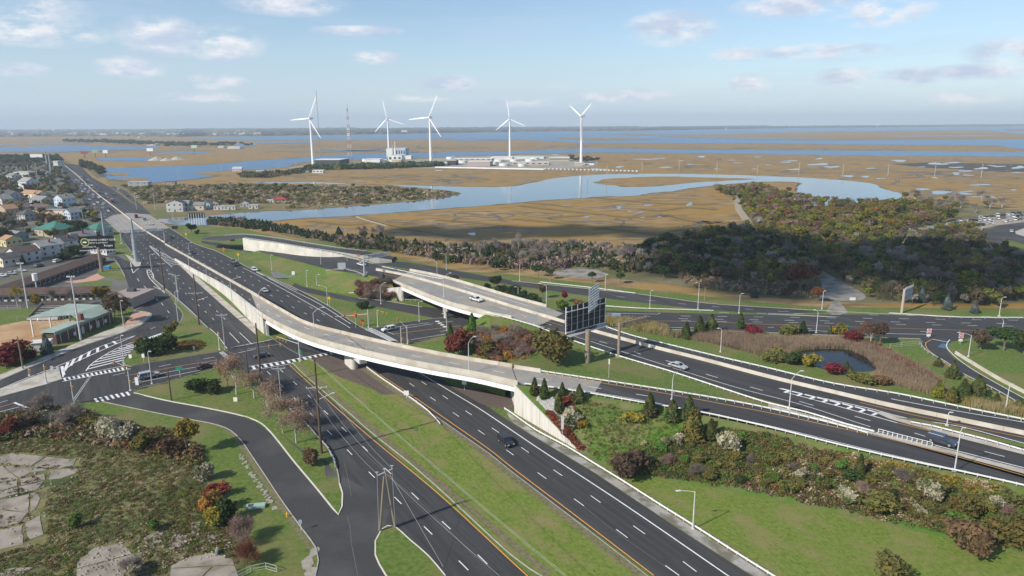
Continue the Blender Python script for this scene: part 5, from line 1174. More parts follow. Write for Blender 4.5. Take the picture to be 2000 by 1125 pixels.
# ---- sign gantries
def truss(parent,a,b,w_,m,bays):
    a,b=Vector(a),Vector(b);d=(b-a).normalized();s_=d.cross(Vector((0,0,1))).normalized();u=Vector((0,0,1));mb=MB();c=[s_*(w_/2)*i+u*(w_/2)*j for i,j in ((-1,-1),(1,-1),(1,1),(-1,1))]
    for k_ in c:mb.beam(a+k_,b+k_,.16)
    mb.build('chord',m,parent)['kind']='stuff'
    L_=(b-a).length;mb=MB()
    for i in range(bays):
        p,q=a+d*(L_*i/bays),a+d*(L_*(i+1)/bays)
        for e in range(4):f=(e+1) % 4;mb.beam(p+c[e],q+c[f],.09) if i % 2 else mb.beam(p+c[f],q+c[e],.09);mb.beam(p+c[e],p+c[f],.09)
    mb.build('lattice',m,parent)['kind']='stuff'
def gantry(label,bx,by,tx,ty,ex,ey,m,z=None,endpost=None,bays=8,w_=1.1,r=.35,panels=()):
    b,zt=bpole(bx,by,tx,ty,z);W=thing('sign_gantry',label,'sign gantry',b);h=zt-b.z;mb=MB();mb.box((0,0,.15),(1.6,1.6,.3));mb.tube((0,0,0),(0,0,h),r,r*.9,12);mb.build('post',m,W)
    e=P(ex,ey,zt-.5)-b;truss(W,Vector((0,0,h-.7)),Vector((e.x,e.y,h-.7)),w_,m,bays)
    if endpost:mb=MB();mb.tube((e.x,e.y,0),(e.x,e.y,h),r*.9,r*.8,10);mb.build('post',m,W)
    for (f,pw,ph,pm) in panels:
        c=Vector((e.x*f,e.y*f,h-.7));n_=Vector((-e.y,e.x,0)).normalized();mb=MB();mb.box((c.x+n_.x*.8,c.y+n_.y*.8,c.z),(pw,.12,ph),math.atan2(e.y,e.x));mb.build('sign_panel',pm,W)
    return W
gantry('brown steel cantilever sign gantry over the connector highway beside the billboard',1208,698,1206,630,1267,620,rustbrown,z=6.3,bays=9,w_=1.3,r=.42)
gantry('grey cantilever sign gantry on a brown post at the left end of the highway bridge',712,538,712,499,764,494,galv,z=6.2,bays=8,w_=1.4,r=.4,panels=((.55,5,2.2,signback),))
gantry('wide grey sign gantry spanning the avenue lanes on two posts',238,476,236,450,319,447,galv,z=0,endpost=True,bays=14,w_=1.3,r=.35,panels=((.35,6,1.8,signback),(.72,6,1.8,signback)))
gantry('slim gantry over the westbound lanes beside the houses',261,497,247,459,290,457,galv,z=0,endpost=False,bays=7,w_=.8,r=.25)
# ---- the big billboard seen from behind
b=P(1147,721,4.5);W=thing('billboard','large billboard seen from behind with black panel and white frame on a thick brown post','billboard',b)
hbot=ZT(b,1142,648)-b.z;htop=ZT(b,1142,598)-b.z
mb=MB();mb.tube((0,0,-1),(0,0,hbot+.6),.78,.72,16);mb.build('post',rustbrown,W)
pl=P(1104,651,b.z+hbot)-b;pr=P(1181,630,b.z+hbot)-b
A_,B_=Vector((pl.x,pl.y,0)),Vector((pr.x,pr.y,0));dirv=(B_-A_).normalized();wd=min(15.5,(B_-A_).length)
mid_=(A_+B_)/2;A_=mid_-dirv*wd/2;B_=mid_+dirv*wd/2;nrm=Vector((-dirv.y,dirv.x,0));hh=htop-hbot
if nrm.y>0:nrm=-nrm     # towards the camera
mb=MB();cz=hbot+hh/2;mb.box((mid_.x-nrm.x*.15,mid_.y-nrm.y*.15,cz),(wd,.2,hh),math.atan2(dirv.y,dirv.x));mb.build('panel',mat('black_backing',(.025,.025,.028),(.045,.045,.048),1,.7),W)
for k_ in range(8):
    p=A_.lerp(B_,k_/7)+nrm*.1;mb=MB();mb.beam((p.x,p.y,hbot-.3),(p.x,p.y,htop+.1),.2);mb.build('upright',steelw if k_ in (0,7) else signback,W)
for f in (.02,.82):mb=MB();p,q=A_+nrm*.3,B_+nrm*.3;mb.beam((p.x,p.y,hbot+hh*f),(q.x,q.y,hbot+hh*f),.22);mb.build('crossbeam',steelw,W)
for f in (.30,.56):mb=MB();p,q=A_+nrm*.05,B_+nrm*.05;mb.beam((p.x,p.y,hbot+hh*f),(q.x,q.y,hbot+hh*f),.07);mb.build('batten',signback,W)
mb=MB();p,q=A_+nrm*1.2,B_+nrm*.6;mb.beam((p.x,p.y,hbot-.6),(q.x,q.y,hbot-.6),1.6,.10);mb.build('catwalk',galv,W)
mb=MB();mb.beam((mid_.x-dirv.x*4,mid_.y-dirv.y*4,hbot-.3),(mid_.x+dirv.x*4,mid_.y+dirv.y*4,hbot-.3),.9,.9);mb.beam((0,0,hbot-.6),(mid_.x,mid_.y,hbot-.6),.8);mb.build('head_beam',darksteel,W)
for k_ in range(9):
    f=k_/8;p=A_-nrm*0;mb=MB();mb.beam((A_.x+nrm.x*.2,A_.y+nrm.y*.2,hbot+.4+hh*.9*f),(A_.x+nrm.x*.2+dirv.x*.7,A_.y+nrm.y*.2+dirv.y*.7,hbot+.4+hh*.9*f),.07);mb.build('ladder_rung',steelw,W)
# second face, seen almost edge-on and rising behind the first
e0=P(1150,598,b.z+htop)-b;p2=Vector((e0.x,e0.y,0));d2=Vector((.42,.9,0)).normalized()*8.5
ht2=ZT(Vector((b.x+p2.x+d2.x,b.y+p2.y+d2.y,0)),1156,553)-b.z
mb=MB();mb.beam((p2.x,p2.y,htop-1.5),(p2.x+d2.x,p2.y+d2.y,htop-1.5),.3);
for k_ in range(7):f=k_/6;q=p2+d2*f;mb.beam((q.x,q.y,htop-2),(q.x,q.y,min(ht2,htop+6)),.14)
mb.build('rear_frame',galv,W)['kind']='stuff'
for k_ in range(9):
    zz_=htop-1.6+(min(ht2,htop+6)-htop+1.6)*k_/8;mb=MB();mb.beam((p2.x,p2.y,zz_),(p2.x+d2.x,p2.y+d2.y,zz_),.16,.42);mb.build('slat',mat('slat_blue_grey',(.42,.48,.54)),W)
# ---- lit billboard at the left with lettering
b=P(199,531,0);W=thing('billboard','black comedy club billboard on a brown post above the motel','billboard',b)
zb=ZT(b,190,487);zt=ZT(b,190,461);mb=MB();mb.tube((0,0,0),(0,0,zb+1),.75,.7,14);mb.build('post',rustbrown,W)

def plane_x(x,y,b):
    d=CAMM.to_3x3() @ Vector(((x-1000)/F_PX,(562.5-y)/F_PX,-1));return Vector((d.x*b.y/d.y-b.x,0,0))
lp=plane_x(157,474,b);rp=plane_x(221,474,b)
dirb=Vector((rp.x-lp.x,2.0,0)).normalized();wdb=(rp.x-lp.x)*1.0;cm=Vector(((lp.x+rp.x)/2,0,(zb+zt)/2));ang=math.atan2(dirb.y,dirb.x)
mb=MB();mb.box((cm.x,0,cm.z),(wdb,.5,zt-zb),ang);pn=mb.build('panel',mat('billboard_black',(.012,.012,.016),None,rough=.45),W)
mb=MB();mb.box((cm.x,-.1,zb-.5),(wdb*1.02,1.4,.2),ang);mb.build('catwalk',galv,W)
def bb(u,v):return (cm.x+math.cos(ang)*u*wdb/2+math.sin(ang)*.3,math.sin(ang)*u*wdb/2-math.cos(ang)*.3,cm.z+v*(zt-zb)/2)
text_part('BORGATA COMEDY CLUB',1.28,pn,bb(.24,.42),(math.pi/2,0,ang),whitep,sx=.92)
text_part('FRIDAY & SATURDAY',.9,pn,bb(.10,-.02),(math.pi/2,0,ang),whitep);text_part('LIVE STAND UP',.9,pn,bb(-.45,-.62),(math.pi/2,0,ang),whitep);text_part('Borgata',1.3,pn,bb(.66,-.45),(math.pi/2,0,ang),whitep)
mb=MB();c_=Vector(bb(-.66,.12));u_=Vector((math.cos(ang),math.sin(ang),0));k_=20
for r_,nm,m_ in ((2.0,'emblem',mat('emblem_yellow',(.50,.50,.14))),(1.6,'emblem_face',mat('emblem_dark',(.03,.05,.03))),(1.0,'emblem_mark',whitep)):
    mb=MB();mb.v=[tuple(c_+u_*(r_*math.cos(2*math.pi*i/k_))+Vector((0,0,r_*(1 if nm != 'emblem_mark' else .4)*math.sin(2*math.pi*i/k_)))-Vector((0,.03 if nm=='emblem' else .06 if nm=='emblem_face' else .09,0))) for i in range(k_)];mb.f=[tuple(range(k_))];mb.m=[0];mb.build(nm,m_,pn)
# ---- roadside billboard at right (seen from behind, three tall slats)
b=P(1761,611,0);W=thing('billboard','small grey billboard frame on a single post by the far roadside thicket','billboard',b);zb=ZT(b,1775,590);zt=ZT(b,1775,563);mb=MB();mb.tube((0,0,0),(0,0,zt-.5),.5,.45,12);mb.build('post',mat('pale_post',(.42,.36,.30)),W)
d3=Vector((.75,.66,0));n3=Vector((.66,-.75,0))
mb=MB();c_=d3*4.2;mb.box((c_.x,c_.y,(zb+zt)/2),(7.6,.25,(zt-zb)*.92),math.atan2(d3.y,d3.x));mb.build('panel',mat('grey_panel',(.45,.46,.45)),W)
for k_ in range(6):
    q=d3*(.5+k_*1.45)+n3*.2;mb=MB();mb.beam((q.x,q.y,zb-.4),(q.x,q.y,zt+.3),.16);mb.build('upright',signback,W)
for f in (.1,.5,.9):q=d3*.3+n3*.35;r_=d3*8.2+n3*.35;mb=MB();mb.beam((q.x,q.y,zb+(zt-zb)*f),(r_.x,r_.y,zb+(zt-zb)*f),.16);mb.build('crossbeam',steelw,W)
# far billboards along the avenue and causeway
for (lb,x,y,w_,h_,z_,m_) in (('white billboard at the far left above the dark trees',73,318,22,5,9,whitep),('green-framed billboard in the distant row, left',187,307,12,5,8,mat('far_green',(.25,.38,.25))),('white billboard in the distant row, right',207,308,9,5,8,whitep),('red billboard in the distant row',166,309,13,4,7,mat('far_red',(.30,.06,.05))),('pale green billboard beside the far causeway',380,297,11,5,9,mat('pale_green_panel',(.45,.6,.4))),('white and red billboard beside the far causeway bridge',294,304,12,5,9,whitep)):
    b=P(x,y);W=thing('billboard',lb,'billboard',b);s_=math.hypot(b.x,b.y)/F_PX;mb=MB();mb.box((0,0,z_*.5+h_*s_/2+6),(w_*s_*.9,.6,h_*s_));mb.build('panel',m_,W);mb=MB();mb.tube((0,0,0),(0,0,z_*.5+6),.7,.7,8);mb.build('post',darksteel,W)
# frame of an open billboard by the creek (slanted rails)
b=P(385,437,0);W=thing('billboard','dark billboard frame with slanted white struts beside the creek','billboard',b);mb=MB();mb.box((0,0,6.2),(12,.4,4));mb.build('panel',mat('green_black',(.02,.03,.03)),W)
for k_ in range(7):x_=-5.4+k_*1.8;mb=MB();mb.beam((x_,-.3,7.8),(x_+1.4,-3.8,0),.22);mb.build('strut',steelw,W)
# small distant utility poles in the marsh
pm=MB();pm.tube((0,0,0),(0,0,1),.35,.28,6);pmm=pm.mesh('pole',mat('far_pole',(.42,.38,.32)))
am=MB();am.box((0,0,0),(3,.3,.3));amm=am.mesh('crossarm',MATS['far_pole'])
for k_,(bx,by,ty) in enumerate(((1254,336,317),(1326,335,316),(1400,337,318),(1479,339,322),(1560,341,317),(1646,342,320),(1734,343,321),(1825,345,323),(1916,347,320),(349,352,328),(236,346,330),(433,342,323),(545,334,319),(578,333,315),(510,341,321),(1185,350,322),(1148,349,319))):
    b=P(bx,by);W=thing('utility_pole',['first','second','third','fourth','fifth','sixth','seventh','eighth','ninth'][k_]+' pole from the left in the line across the right-hand marsh' if k_<9 else 'thin pole '+['in the bay left of the islet','at the left end of the bay','on the spit left of the turbines','by the far creek bank','near the leftmost turbine','at the pipeline road','in the creek by the tall reflection','in the creek left of the pole pair'][k_-9],'utility pole',b)
    h=ZT(b,bx,ty);o=part('pole',pmm,W);o.scale=(1,1,h);part('crossarm',amm,W,(0,0,h*.93))
# ================================================================ WIND TURBINES AND MASTS
turb_w=mat('turbine_white',(.80,.80,.80),None,rough=.4)
def blade_mesh(Lb=37):
    mb=MB();n=10;prof=[]
    for i in range(n+1):
        f=i/n;c=(.9+1.9*math.sin(min(1,f*4)*math.pi/2)*(1-f)**.75) if f>.03 else 1.4;t=max(.12,c*(.5-.38*min(1,f*3)));tw=.35*(1-f);r=.8+f*Lb
        q=[(-c*.35,0),(0,t/2),(c*.65,0),(0,-t/2)];prof.append([(a*math.cos(tw)-b*math.sin(tw),a*math.sin(tw)+b*math.cos(tw),r) for a,b in q])
    for p in prof:mb.v+=p
    for i in range(n):
        for j in range(4):a=i*4+j;b=i*4+(j+1) % 4;mb.f.append((a,b,b+4,a+4));mb.m.append(0)
    mb.f.append(tuple(n*4+j for j in range(4)));mb.m.append(0);return mb.mesh('blade',turb_w)
BLM=blade_mesh()
def turbine(label,bx,by,hx,hy,yaw,phase,tips=True,s=1.0):
    b=P(bx,by,.2);H_=ZT(b,hx,hy)-b.z;W=thing('wind_turbine',label,'wind turbine',b,0,'white wind turbines around the treatment plant')
    mb=MB();mb.tube((0,0,0),(0,0,H_-1.5),2.3*s*1.1,1.35*s,24);mb.build('tower',turb_w,W)
    mb=MB();mb.tube((0,0,0),(0,0,.8),3.6,3.4,20);mb.build('foundation',lightconc,W)
    mb=MB();mb.box((0,2.2,0),(3.3,9.0,3.4),0,0,.92);na=mb.build('nacelle',turb_w,W);na.location=(0,0,H_);na.rotation_euler=(0,0,yaw)
    mb=MB();
    for i in range(6):
        y0,y1=-2.4-1.6*i/6,-2.4-1.6*(i+1)/6;r0=1.7*math.sqrt(max(0,1-(i/6)**2));r1=1.7*math.sqrt(max(0,1-((i+1)/6)**2));mb.tube((0,y0,0),(0,y1,0),r0,max(.05,r1),14,cap=False)
    hb=mb.build('hub',turb_w,W);hb.location=(0,0,H_);hb.rotation_euler=(0,0,yaw)
    for k in range(3):
        a=phase+k*2*math.pi/3;o=part('blade',BLM,W);o.matrix_local=Matrix.Translation((0,0,H_)) @ Matrix.Rotation(yaw,4,'Z') @ Matrix.Translation((0,-3.2,0)) @ Matrix.Rotation(a,4,'Y') @ Matrix.Scale(s,4)
turbine('leftmost white wind turbine rising beside the low hangar building',612,323,608,231.5,R(-22),R(26),s=1.05)
turbine('second wind turbine from the left, standing behind the blue-grey plant block',760,300,758,232,R(-14),R(-13),s=1.18)
turbine('middle white wind turbine in front of the treatment tanks',842,320,841,229.5,R(-22),R(25),s=1.08)
turbine('fourth white wind turbine from the left beyond the plant roofs',996,306,995,232.5,R(-14),R(-8),s=1.0)
turbine('rightmost white wind turbine with its rotor seen nearly from the side',1135,318,1134,227,R(-62),R(-62),s=1.05)
def lattice_mast(label,bx,by,tx,ty,w0,w1,mats,segs,bw_=.24):
    b=P(bx,by,.2);h=ZT(b,tx,ty);W=thing('radio_mast',label,'radio mast',b)
    for k in range(segs):
        mb=MB();z0,z1=h*k/segs,h*(k+1)/segs;a0,a1=w0+(w1-w0)*k/segs,w0+(w1-w0)*(k+1)/segs;c0_=[(x*a0,y*a0,z0) for x,y in ((-1,-1),(1,-1),(1,1),(-1,1))];c1_=[(x*a1,y*a1,z1) for x,y in ((-1,-1),(1,-1),(1,1),(-1,1))]
        for i in range(4):
            j=(i+1) % 4;mb.beam(c0_[i],c1_[i],bw_);mb.beam(c0_[i],c1_[j],bw_*.6);mb.beam(c0_[j],c1_[i],bw_*.6);mb.beam(c0_[i],c0_[j],bw_*.6)
        mb.build('section',mats[k % len(mats)],W)
    return W,b,h
redm=mat('mast_red',(.36,.13,.11),None);whm=mat('mast_white',(.62,.60,.58),None)
W,b,h=lattice_mast('red and white lattice mast with antennas left of the plant',684,312,681,203,4.0,.6,(redm,whm),14)
for f in (.44,.47,.55):mb=MB();mb.box((0,0,h*f),(6,6,2.4));mb.build('antenna_ring',whm,W)
lattice_mast('very tall thin guyed mast behind the leftmost turbine',626,303,620,177,.5,.45,(mat('mast_grey',(.34,.31,.30),None),),20,.16)
# ================================================================ TREATMENT PLANT
pw=mat('plant_white',(.62,.62,.60),(.72,.72,.70),.05);pt=mat('plant_tan',(.42,.36,.28),(.50,.44,.35),.05);pd=mat('plant_dark',(.06,.065,.07),None);pbg=mat('plant_blue_grey',(.42,.50,.56),(.48,.56,.62),.05);proof=mat('plant_roof',(.55,.53,.50),(.66,.64,.60),.03)
def block(label,x0,x1,yb,yt,depth,wall,roof,name='plant_building',cat='building',win=0,door=0,z=0):
    """front wall from px x0..x1 with base yb and top yt"""
    a,b=P(x0,yb,z),P(x1,yb,z);h=ZT(a,x0,yt)-z;w_=(b-a).length;c=(a+b)/2;ang=math.atan2((b-a).y,(b-a).x);W=thing(name,label,cat,c,ang)
    mb=MB();mb.box((0,depth/2,h/2),(w_,depth,h));mb.build('wall',wall,W);mb=MB();mb.box((0,depth/2,h+.3),(w_+.6,depth+.6,.6));mb.build('roof',roof,W)
    for i in range(win):mb=MB();mb.box((-w_/2+w_*(i+.5)/win,-.1,h*.58),(w_/win*.5,.2,h*.4));mb.build('window',pd,W)
    for i in range(door):mb=MB();mb.box((-w_/2+w_*(i+.3)/door,-.1,h*.3),(w_/door*.4,.22,h*.6));mb.build('door',pd,W)
    return W,w_,h
W,w_,h=block('pale blue-grey boiler block beside the second turbine, left half',755,772,306,290,30,pw,proof)
W,w_,h=block('blue-grey ribbed process block with a flat roof, right half',773,792,307,290,30,pbg,proof,win=4)
b=P(773,310);W=thing('chimney','thin tall white chimney stack between the two process blocks','chimney',b);mb=MB();mb.tube((0,0,0),(0,0,ZT(b,773,277)),1.6,1.2,12);mb.build('stack',whm,W);mb=MB();mb.tube((0,0,30),(0,0,31),2.2,2.2,12);mb.build('band',pt,W)
b=P(768,310);W=thing('chimney','short brown exhaust stack beside the thin white chimney','chimney',b);mb=MB();mb.tube((0,0,0),(0,0,ZT(b,768,283)),2.4,1.5,12);mb.build('stack',pt,W)
block('white low annex in front of the process blocks',758,785,316,304,20,pw,proof,win=3)
block('stepped cream machine house in front of the white annex',766,783,318,312,16,pt,pw)
block('dark steel-framed hangar with a white roof behind the leftmost turbine',612,664,321,312.5,40,pd,pw,name='hangar',win=6)
block('long dark shed left of the red and white mast',664,668,320,312,40,pd,pw)
block('white sheds below the process blocks',792,803,311,304.5,14,pw,pw)
block('grey-white low pump hall beside the middle turbine',712,742,317,311,22,pw,proof)
block('tan brick pump building with a dark side at the plant centre',913,957,325,316.5,40,mat('plant_mauve',(.42,.34,.32),None),proof,win=0)
block('dark open shed with white roof left of the tan pump building',873,890,323,314,26,pd,pt,win=2)
block('long cream columned office building near the rightmost turbine',1073,1112,315,308,24,pt,pw,win=9)
block('flat white hall with pale green roof behind the tanks',1000,1062,310,306.5,40,pw,mat('pale_green_roof',(.45,.55,.50),None))
block('white warehouse left of the columned office',958,1000,312,307.5,36,pw,pw)
block('long tan low hall along the plant front',1000,1072,322,317.5,24,pt,proof,win=6)
block('white control hut beside the base of the rightmost turbine',1140,1160,322.5,318,14,pw,pd,door=1)
block('tan block at the foot of the rightmost turbine',1122,1138,324,318,12,pt,proof)
block('white trailer shed on the marsh in front of the tree belt',610,631,338,333,9,pw,pw,name='shed',cat='shed',win=3)
block('small white hut left of the trailer shed',596,602,337,335,6,pw,pw,name='shed',cat='shed')
block('white long roof left of the middle turbine',845,872,324,319,24,pw,pw)
block('cream low hall behind the plant tanks',885,960,313.5,310.5,30,pt,pw,win=7)
for k,(x,y,rx) in enumerate(((720,315,12),(745,316,11),(885,318,9),(905,318,9),(975,316,10),(1005,315.5,9),(1035,315.5,9),(965,321,8),(985,324,10),(880,311,8),(1045,312,8),(1020,325,8))):
    b=P(x,y);r=(P(x+rx,y)-b).length;W=thing('settling_tank',['round pale settling tank '+t for t in ('nearest the lattice mast','left of the cream machine house','right of the middle turbine','second right of the middle turbine','behind the mauve pump building','behind the long tan hall','before the columned office','right of the mauve pump building','at the plant front edge','behind the middle turbine','before the pale green roof','at the front of the long tan hall')][k],'tank',b,group='round settling tanks of the treatment plant')
    mb=MB();mb.tube((0,0,0),(0,0,4.5),r,r,24,cap=False);mb.build('wall',pw,W);mb=MB();mb.tube((0,0,3.8),(0,0,4.0),r*.97,r*.97,24);mb.build('cover',[proof,pw,pt][k % 3],W);mb=MB();mb.beam((-r,0,4.8),(r,0,4.8),.8,.5);mb.build('scraper_bridge',whm,W)
# roads between the plant units and the long pipe with its row of piers
mb=MB();a,c=P(850,327,2.0),P(1062,331,2.0);mb.tube(a,c,1.3,1.3,8);tag(mb.build('pipeline',pw),'long straight white pipe running along the front of the treatment plant','pipeline')
W=thing('pier_row','row of white posts of a pipe bridge crossing the marsh to the right','pipe bridge');mb=MB();a,c=P(1062,331,1.4),P(1246,336,1.4);mb.beam(a,c,1.0,.6);mb.build('beam',mat('dark_pipe',(.10,.09,.08)),W)
pmb=MB();pmb.box((0,0,1.3),(2.6,2.6,2.6));pme_=pmb.mesh('pier',pw)
for k in range(24):q=P(1064+k*7.8,331.8+k*.19);part('pier',pme_,W,(q.x,q.y,0))
W=thing('pipeline','thin pale causeway pipe running left from the plant across the bay','pipeline');mb=MB();mb.tube(P(500,334,1),P(590,331,1),.8,.8,6);mb.build('pipe',pw,W)
for k,(x,y,r) in enumerate(((306,313,15),(325,314,12),(345,312,14))):
    b=P(x,y);s_=math.hypot(b.x,b.y)/F_PX;mb=MB();n=12;mb.v=[(r*s_*math.cos(2*math.pi*i/n)*random.uniform(.8,1.1),r*s_*math.sin(2*math.pi*i/n),0) for i in range(n)]+[(0,0,r*s_*.42)];mb.f=[(i,(i+1) % n,n) for i in range(n)];mb.m=[0]*n;o=mb.build('gravel_heap',mat('heap',(.36,.33,.28),(.45,.42,.37),.05));o.location=b;tag(o,['left','middle','right'][k]+' pale gravel heap on the far shore of the bay','gravel heap','gravel heaps on the far shore')
# ================================================================ HOUSES
winm=mat('window_glass',(.05,.06,.07),None,rough=.15,spec=.6);sidings={'white':mat('white_siding',(.50,.50,.48),(.62,.62,.60),.3),'cream':mat('cream_siding',(.60,.54,.42),(.66,.60,.48),.3),'blue':mat('blue_siding',(.45,.53,.60),(.50,.58,.64),.3),'grey':mat('grey_siding',(.38,.38,.38),(.44,.44,.43),.3),'yellow':mat('yellow_siding',(.55,.47,.26),None),'tan':mat('tan_siding',(.42,.34,.25),None),'brick':brickm,'green':mat('green_siding',(.20,.30,.26),None)}
roofs={'dark':mat('dark_shingle',(.07,.07,.075),(.11,.11,.11),.8),'grey':mat('grey_shingle',(.20,.20,.20),(.26,.26,.25),.8),'brown':mat('brown_shingle',(.10,.07,.06),(.14,.10,.085),.8),'green':mat('green_metal_roof',(.05,.17,.13),(.07,.21,.16),.3,.5),'orange':mat('orange_shingle',(.36,.20,.12),(.42,.25,.15),.5),'pale':mat('pale_roof',(.26,.26,.25),(.34,.34,.33),.3),'white':mat('flat_roof',(.40,.40,.38),(.50,.50,.48),.3),'red':mat('red_roof',(.35,.05,.05),None)}
def house(label,px,py,w_,d_,h,rz,wall,roof,kind='gable',rh=2.2,nw=3,floors=2,flat=False,chim=False,group=None,z=0,name='house',cat='house',porch=False):
    """px,py = middle of the front (near) wall foot; w along local x, depth along +y"""
    b=P(px,py,z);W=thing(name,label,cat,b,rz,group);wm,rm=sidings[wall],roofs[roof];e=.35
    mb=MB();mb.box((0,d_/2,h/2),(w_,d_,h))
    if kind=='gable':   # ridge along y: gable faces the front
        for y0 in (.0,d_-.02):mb.tri((-w_/2,y0,h),(w_/2,y0,h),(0,y0,h+rh))
    elif kind=='side':
        for x0 in (-w_/2,w_/2):mb.tri((x0,0,h),(x0,d_,h),(x0,d_/2,h+rh))
    mb.build('wall',wm,W);mb=MB();t=.18
    if kind=='gable':
        for s in (-1,1):mb.hexa([(0,-e,h+rh),(s*(w_/2+e),-e,h-.25),(s*(w_/2+e),d_+e,h-.25),(0,d_+e,h+rh),(0,-e,h+rh+t),(s*(w_/2+e),-e,h-.25+t),(s*(w_/2+e),d_+e,h-.25+t),(0,d_+e,h+rh+t)])
    elif kind=='side':
        for y0 in (-e,d_+e):mb.hexa([(-w_/2-e,y0,h-.25),(w_/2+e,y0,h-.25),(w_/2+e,d_/2,h+rh),(-w_/2-e,d_/2,h+rh),(-w_/2-e,y0,h-.25+t),(w_/2+e,y0,h-.25+t),(w_/2+e,d_/2,h+rh+t),(-w_/2-e,d_/2,h+rh+t)])
    elif kind=='hip':
        r=min(w_,d_)/2;a=[(-w_/2-e*2,-e*2,h-.1),(w_/2+e*2,-e*2,h-.1),(w_/2+e*2,d_+e*2,h-.1),(-w_/2-e*2,d_+e*2,h-.1)];p,q=((-w_/2+r,d_/2,h+rh),(w_/2-r,d_/2,h+rh)) if w_>d_ else ((0,r,h+rh),(0,d_-r,h+rh))
        if w_>d_:mb.quad(a[0],a[1],q,p);mb.tri(a[1],a[2],q);mb.quad(a[2],a[3],p,q);mb.tri(a[3],a[0],p)
        else:mb.tri(a[0],a[1],p);mb.quad(a[1],a[2],q,p);mb.tri(a[2],a[3],q);mb.quad(a[3],a[0],p,q)
    else:mb.box((0,d_/2,h+.15),(w_+.5,d_+.5,.3))
    ro=mb.build('roof',rm,W)
    for f in range(floors):
        for i in range(nw):
            zc=h*(f+.55)/floors;x_=-w_/2+w_*(i+.5)/nw
            if f==0 and i==nw//2:mb=MB();mb.box((x_,-.04,1.05),(1.0,.1,2.1));mb.build('door',roofs['brown'],W);continue
            mb=MB();mb.box((x_,-.04,zc),(1.0,.1,1.3));mb.build('window',winm,W)
    for f in range(floors):
        for i in range(3):
            mb=MB();mb.box((w_/2+.04,d_*(i+.5)/3,h*(f+.55)/floors),(.1,1.0,1.3));mb.build('window',winm,W)
            mb=MB();mb.box((-w_/2-.04,d_*(i+.5)/3,h*(f+.55)/floors),(.1,1.0,1.3));mb.build('window',winm,W)
    if chim:mb=MB();mb.box((w_*.22,d_*.5,h+rh*.9),(.8,.8,1.8));mb.build('chimney',brickm,ro)
    return W
hd=math.atan2((P(205,500)-P(0,560)).y,(P(205,500)-P(0,560)).x)   # street direction
HO=R(-28)
HS=[
 ('white gabled house nearest the motel wing behind the parked cars',72,502,9,13,6,'white','pale','gable',2.4,None),
 ('white gabled house with solar panels on its dark roof',112,492,9,12,6.2,'white','dark','gable',2.6,None),
 ('white gabled house with brown roof next to the left billboard',140,484,9,13,6.4,'white','grey','gable',2.6,None),
 ('white house with dark roof at the left edge behind the shrubs',24,514,10,12,5.6,'white','brown','gable',2.4,None),
 ('low white house cut by the left picture edge',-2,521,9,10,4.5,'cream','dark','gable',2,None),
 ('pale house with green hip roof right of the trees',178,461,13,11,4.6,'grey','green','hip',3.2,None),
 ('wide tan hall with a big green hip roof',86,462,20,16,4.6,'tan','green','hip',4.2,None),
 ('yellow-walled small house above the left picture edge',6,482,8,9,4.5,'yellow','orange','side',1.8,None),
 ('small pale blue gabled house beside the avenue verge',132,429,9,9,5.5,'blue','grey','gable',2.8,None),
 ('small house with an orange hip roof left of the blue one',86,431,10,9,4,'brick','orange','hip',2.6,None),
 ('long low house with brown roof above the orange hip roof',73,415,22,10,4,'cream','brown','side',2.6,None),
 ('grey slate house behind the long low brown roof',70,402,19,12,5.5,'grey','grey','side',3,None),
 ('blue-grey two-storey house among the trees near the avenue',115,404,13,12,7.5,'blue','grey','gable',3.2,None),
 ('white two-storey house beneath the floodlight masts',45,370,17,14,9,'white','pale','side',4.0,None),
 ('white flat store with irregular roofline near the masts',42,345,26,14,6.5,'white','white','flat',1,None),
 ('brown-roofed bungalow row above the grey slate house',58,386,30,10,4,'cream','orange','side',3,None),
 ('dark-roofed house in the trees left of the orange hip roof',42,432,11,10,5.5,'grey','dark','hip',3,None),
 ('long flat commercial roof behind the blue gabled house',115,420,30,9,3.6,'cream','pale','flat',1,None),
 ('brown-gabled house at the left edge in the trees',4,420,12,10,5,'tan','orange','gable',3,None),
 ('pale green house behind the yellow one',20,472,9,9,4.2,'green','grey','side',2,None),
 ('white shed roofs scattered beside the avenue shops',85,342,10,10,4,'white','white','flat',1,None),
 ('low dark-roofed shop near the avenue bend',150,456,9,8,3.6,'grey','dark','flat',1,None),
 ('white porch building at the right end of the motel wing',193,497,15,5,3.6,'white','white','side',1.4,None),
 ('distant white store building beside the far steel poles',110,330,9,12,13,'white','white','flat',1,None),
 ('grey duplex behind the white two-storey house',14,392,14,12,6,'grey','dark','side',3,None),
 ('cream cottage near the upper parking road',-2,400,12,10,5,'cream','grey','gable',3,None),
 ('white cottage in the woods at the far left',18,352,14,12,6,'white','grey','side',3,None)]
for (lb,x,y,w_,d_,h,wl_,rf,kd,rh,g) in HS:house(lb,x,y,w_,d_,h,HO if kd != 'flat' else R(-10),wl_,rf,kd,rh,nw=3 if w_<15 else 5,floors=2 if h>5 else 1,chim=(h>5.9),name='house' if kd != 'flat' else 'shop',cat='house' if kd != 'flat' else 'shop')
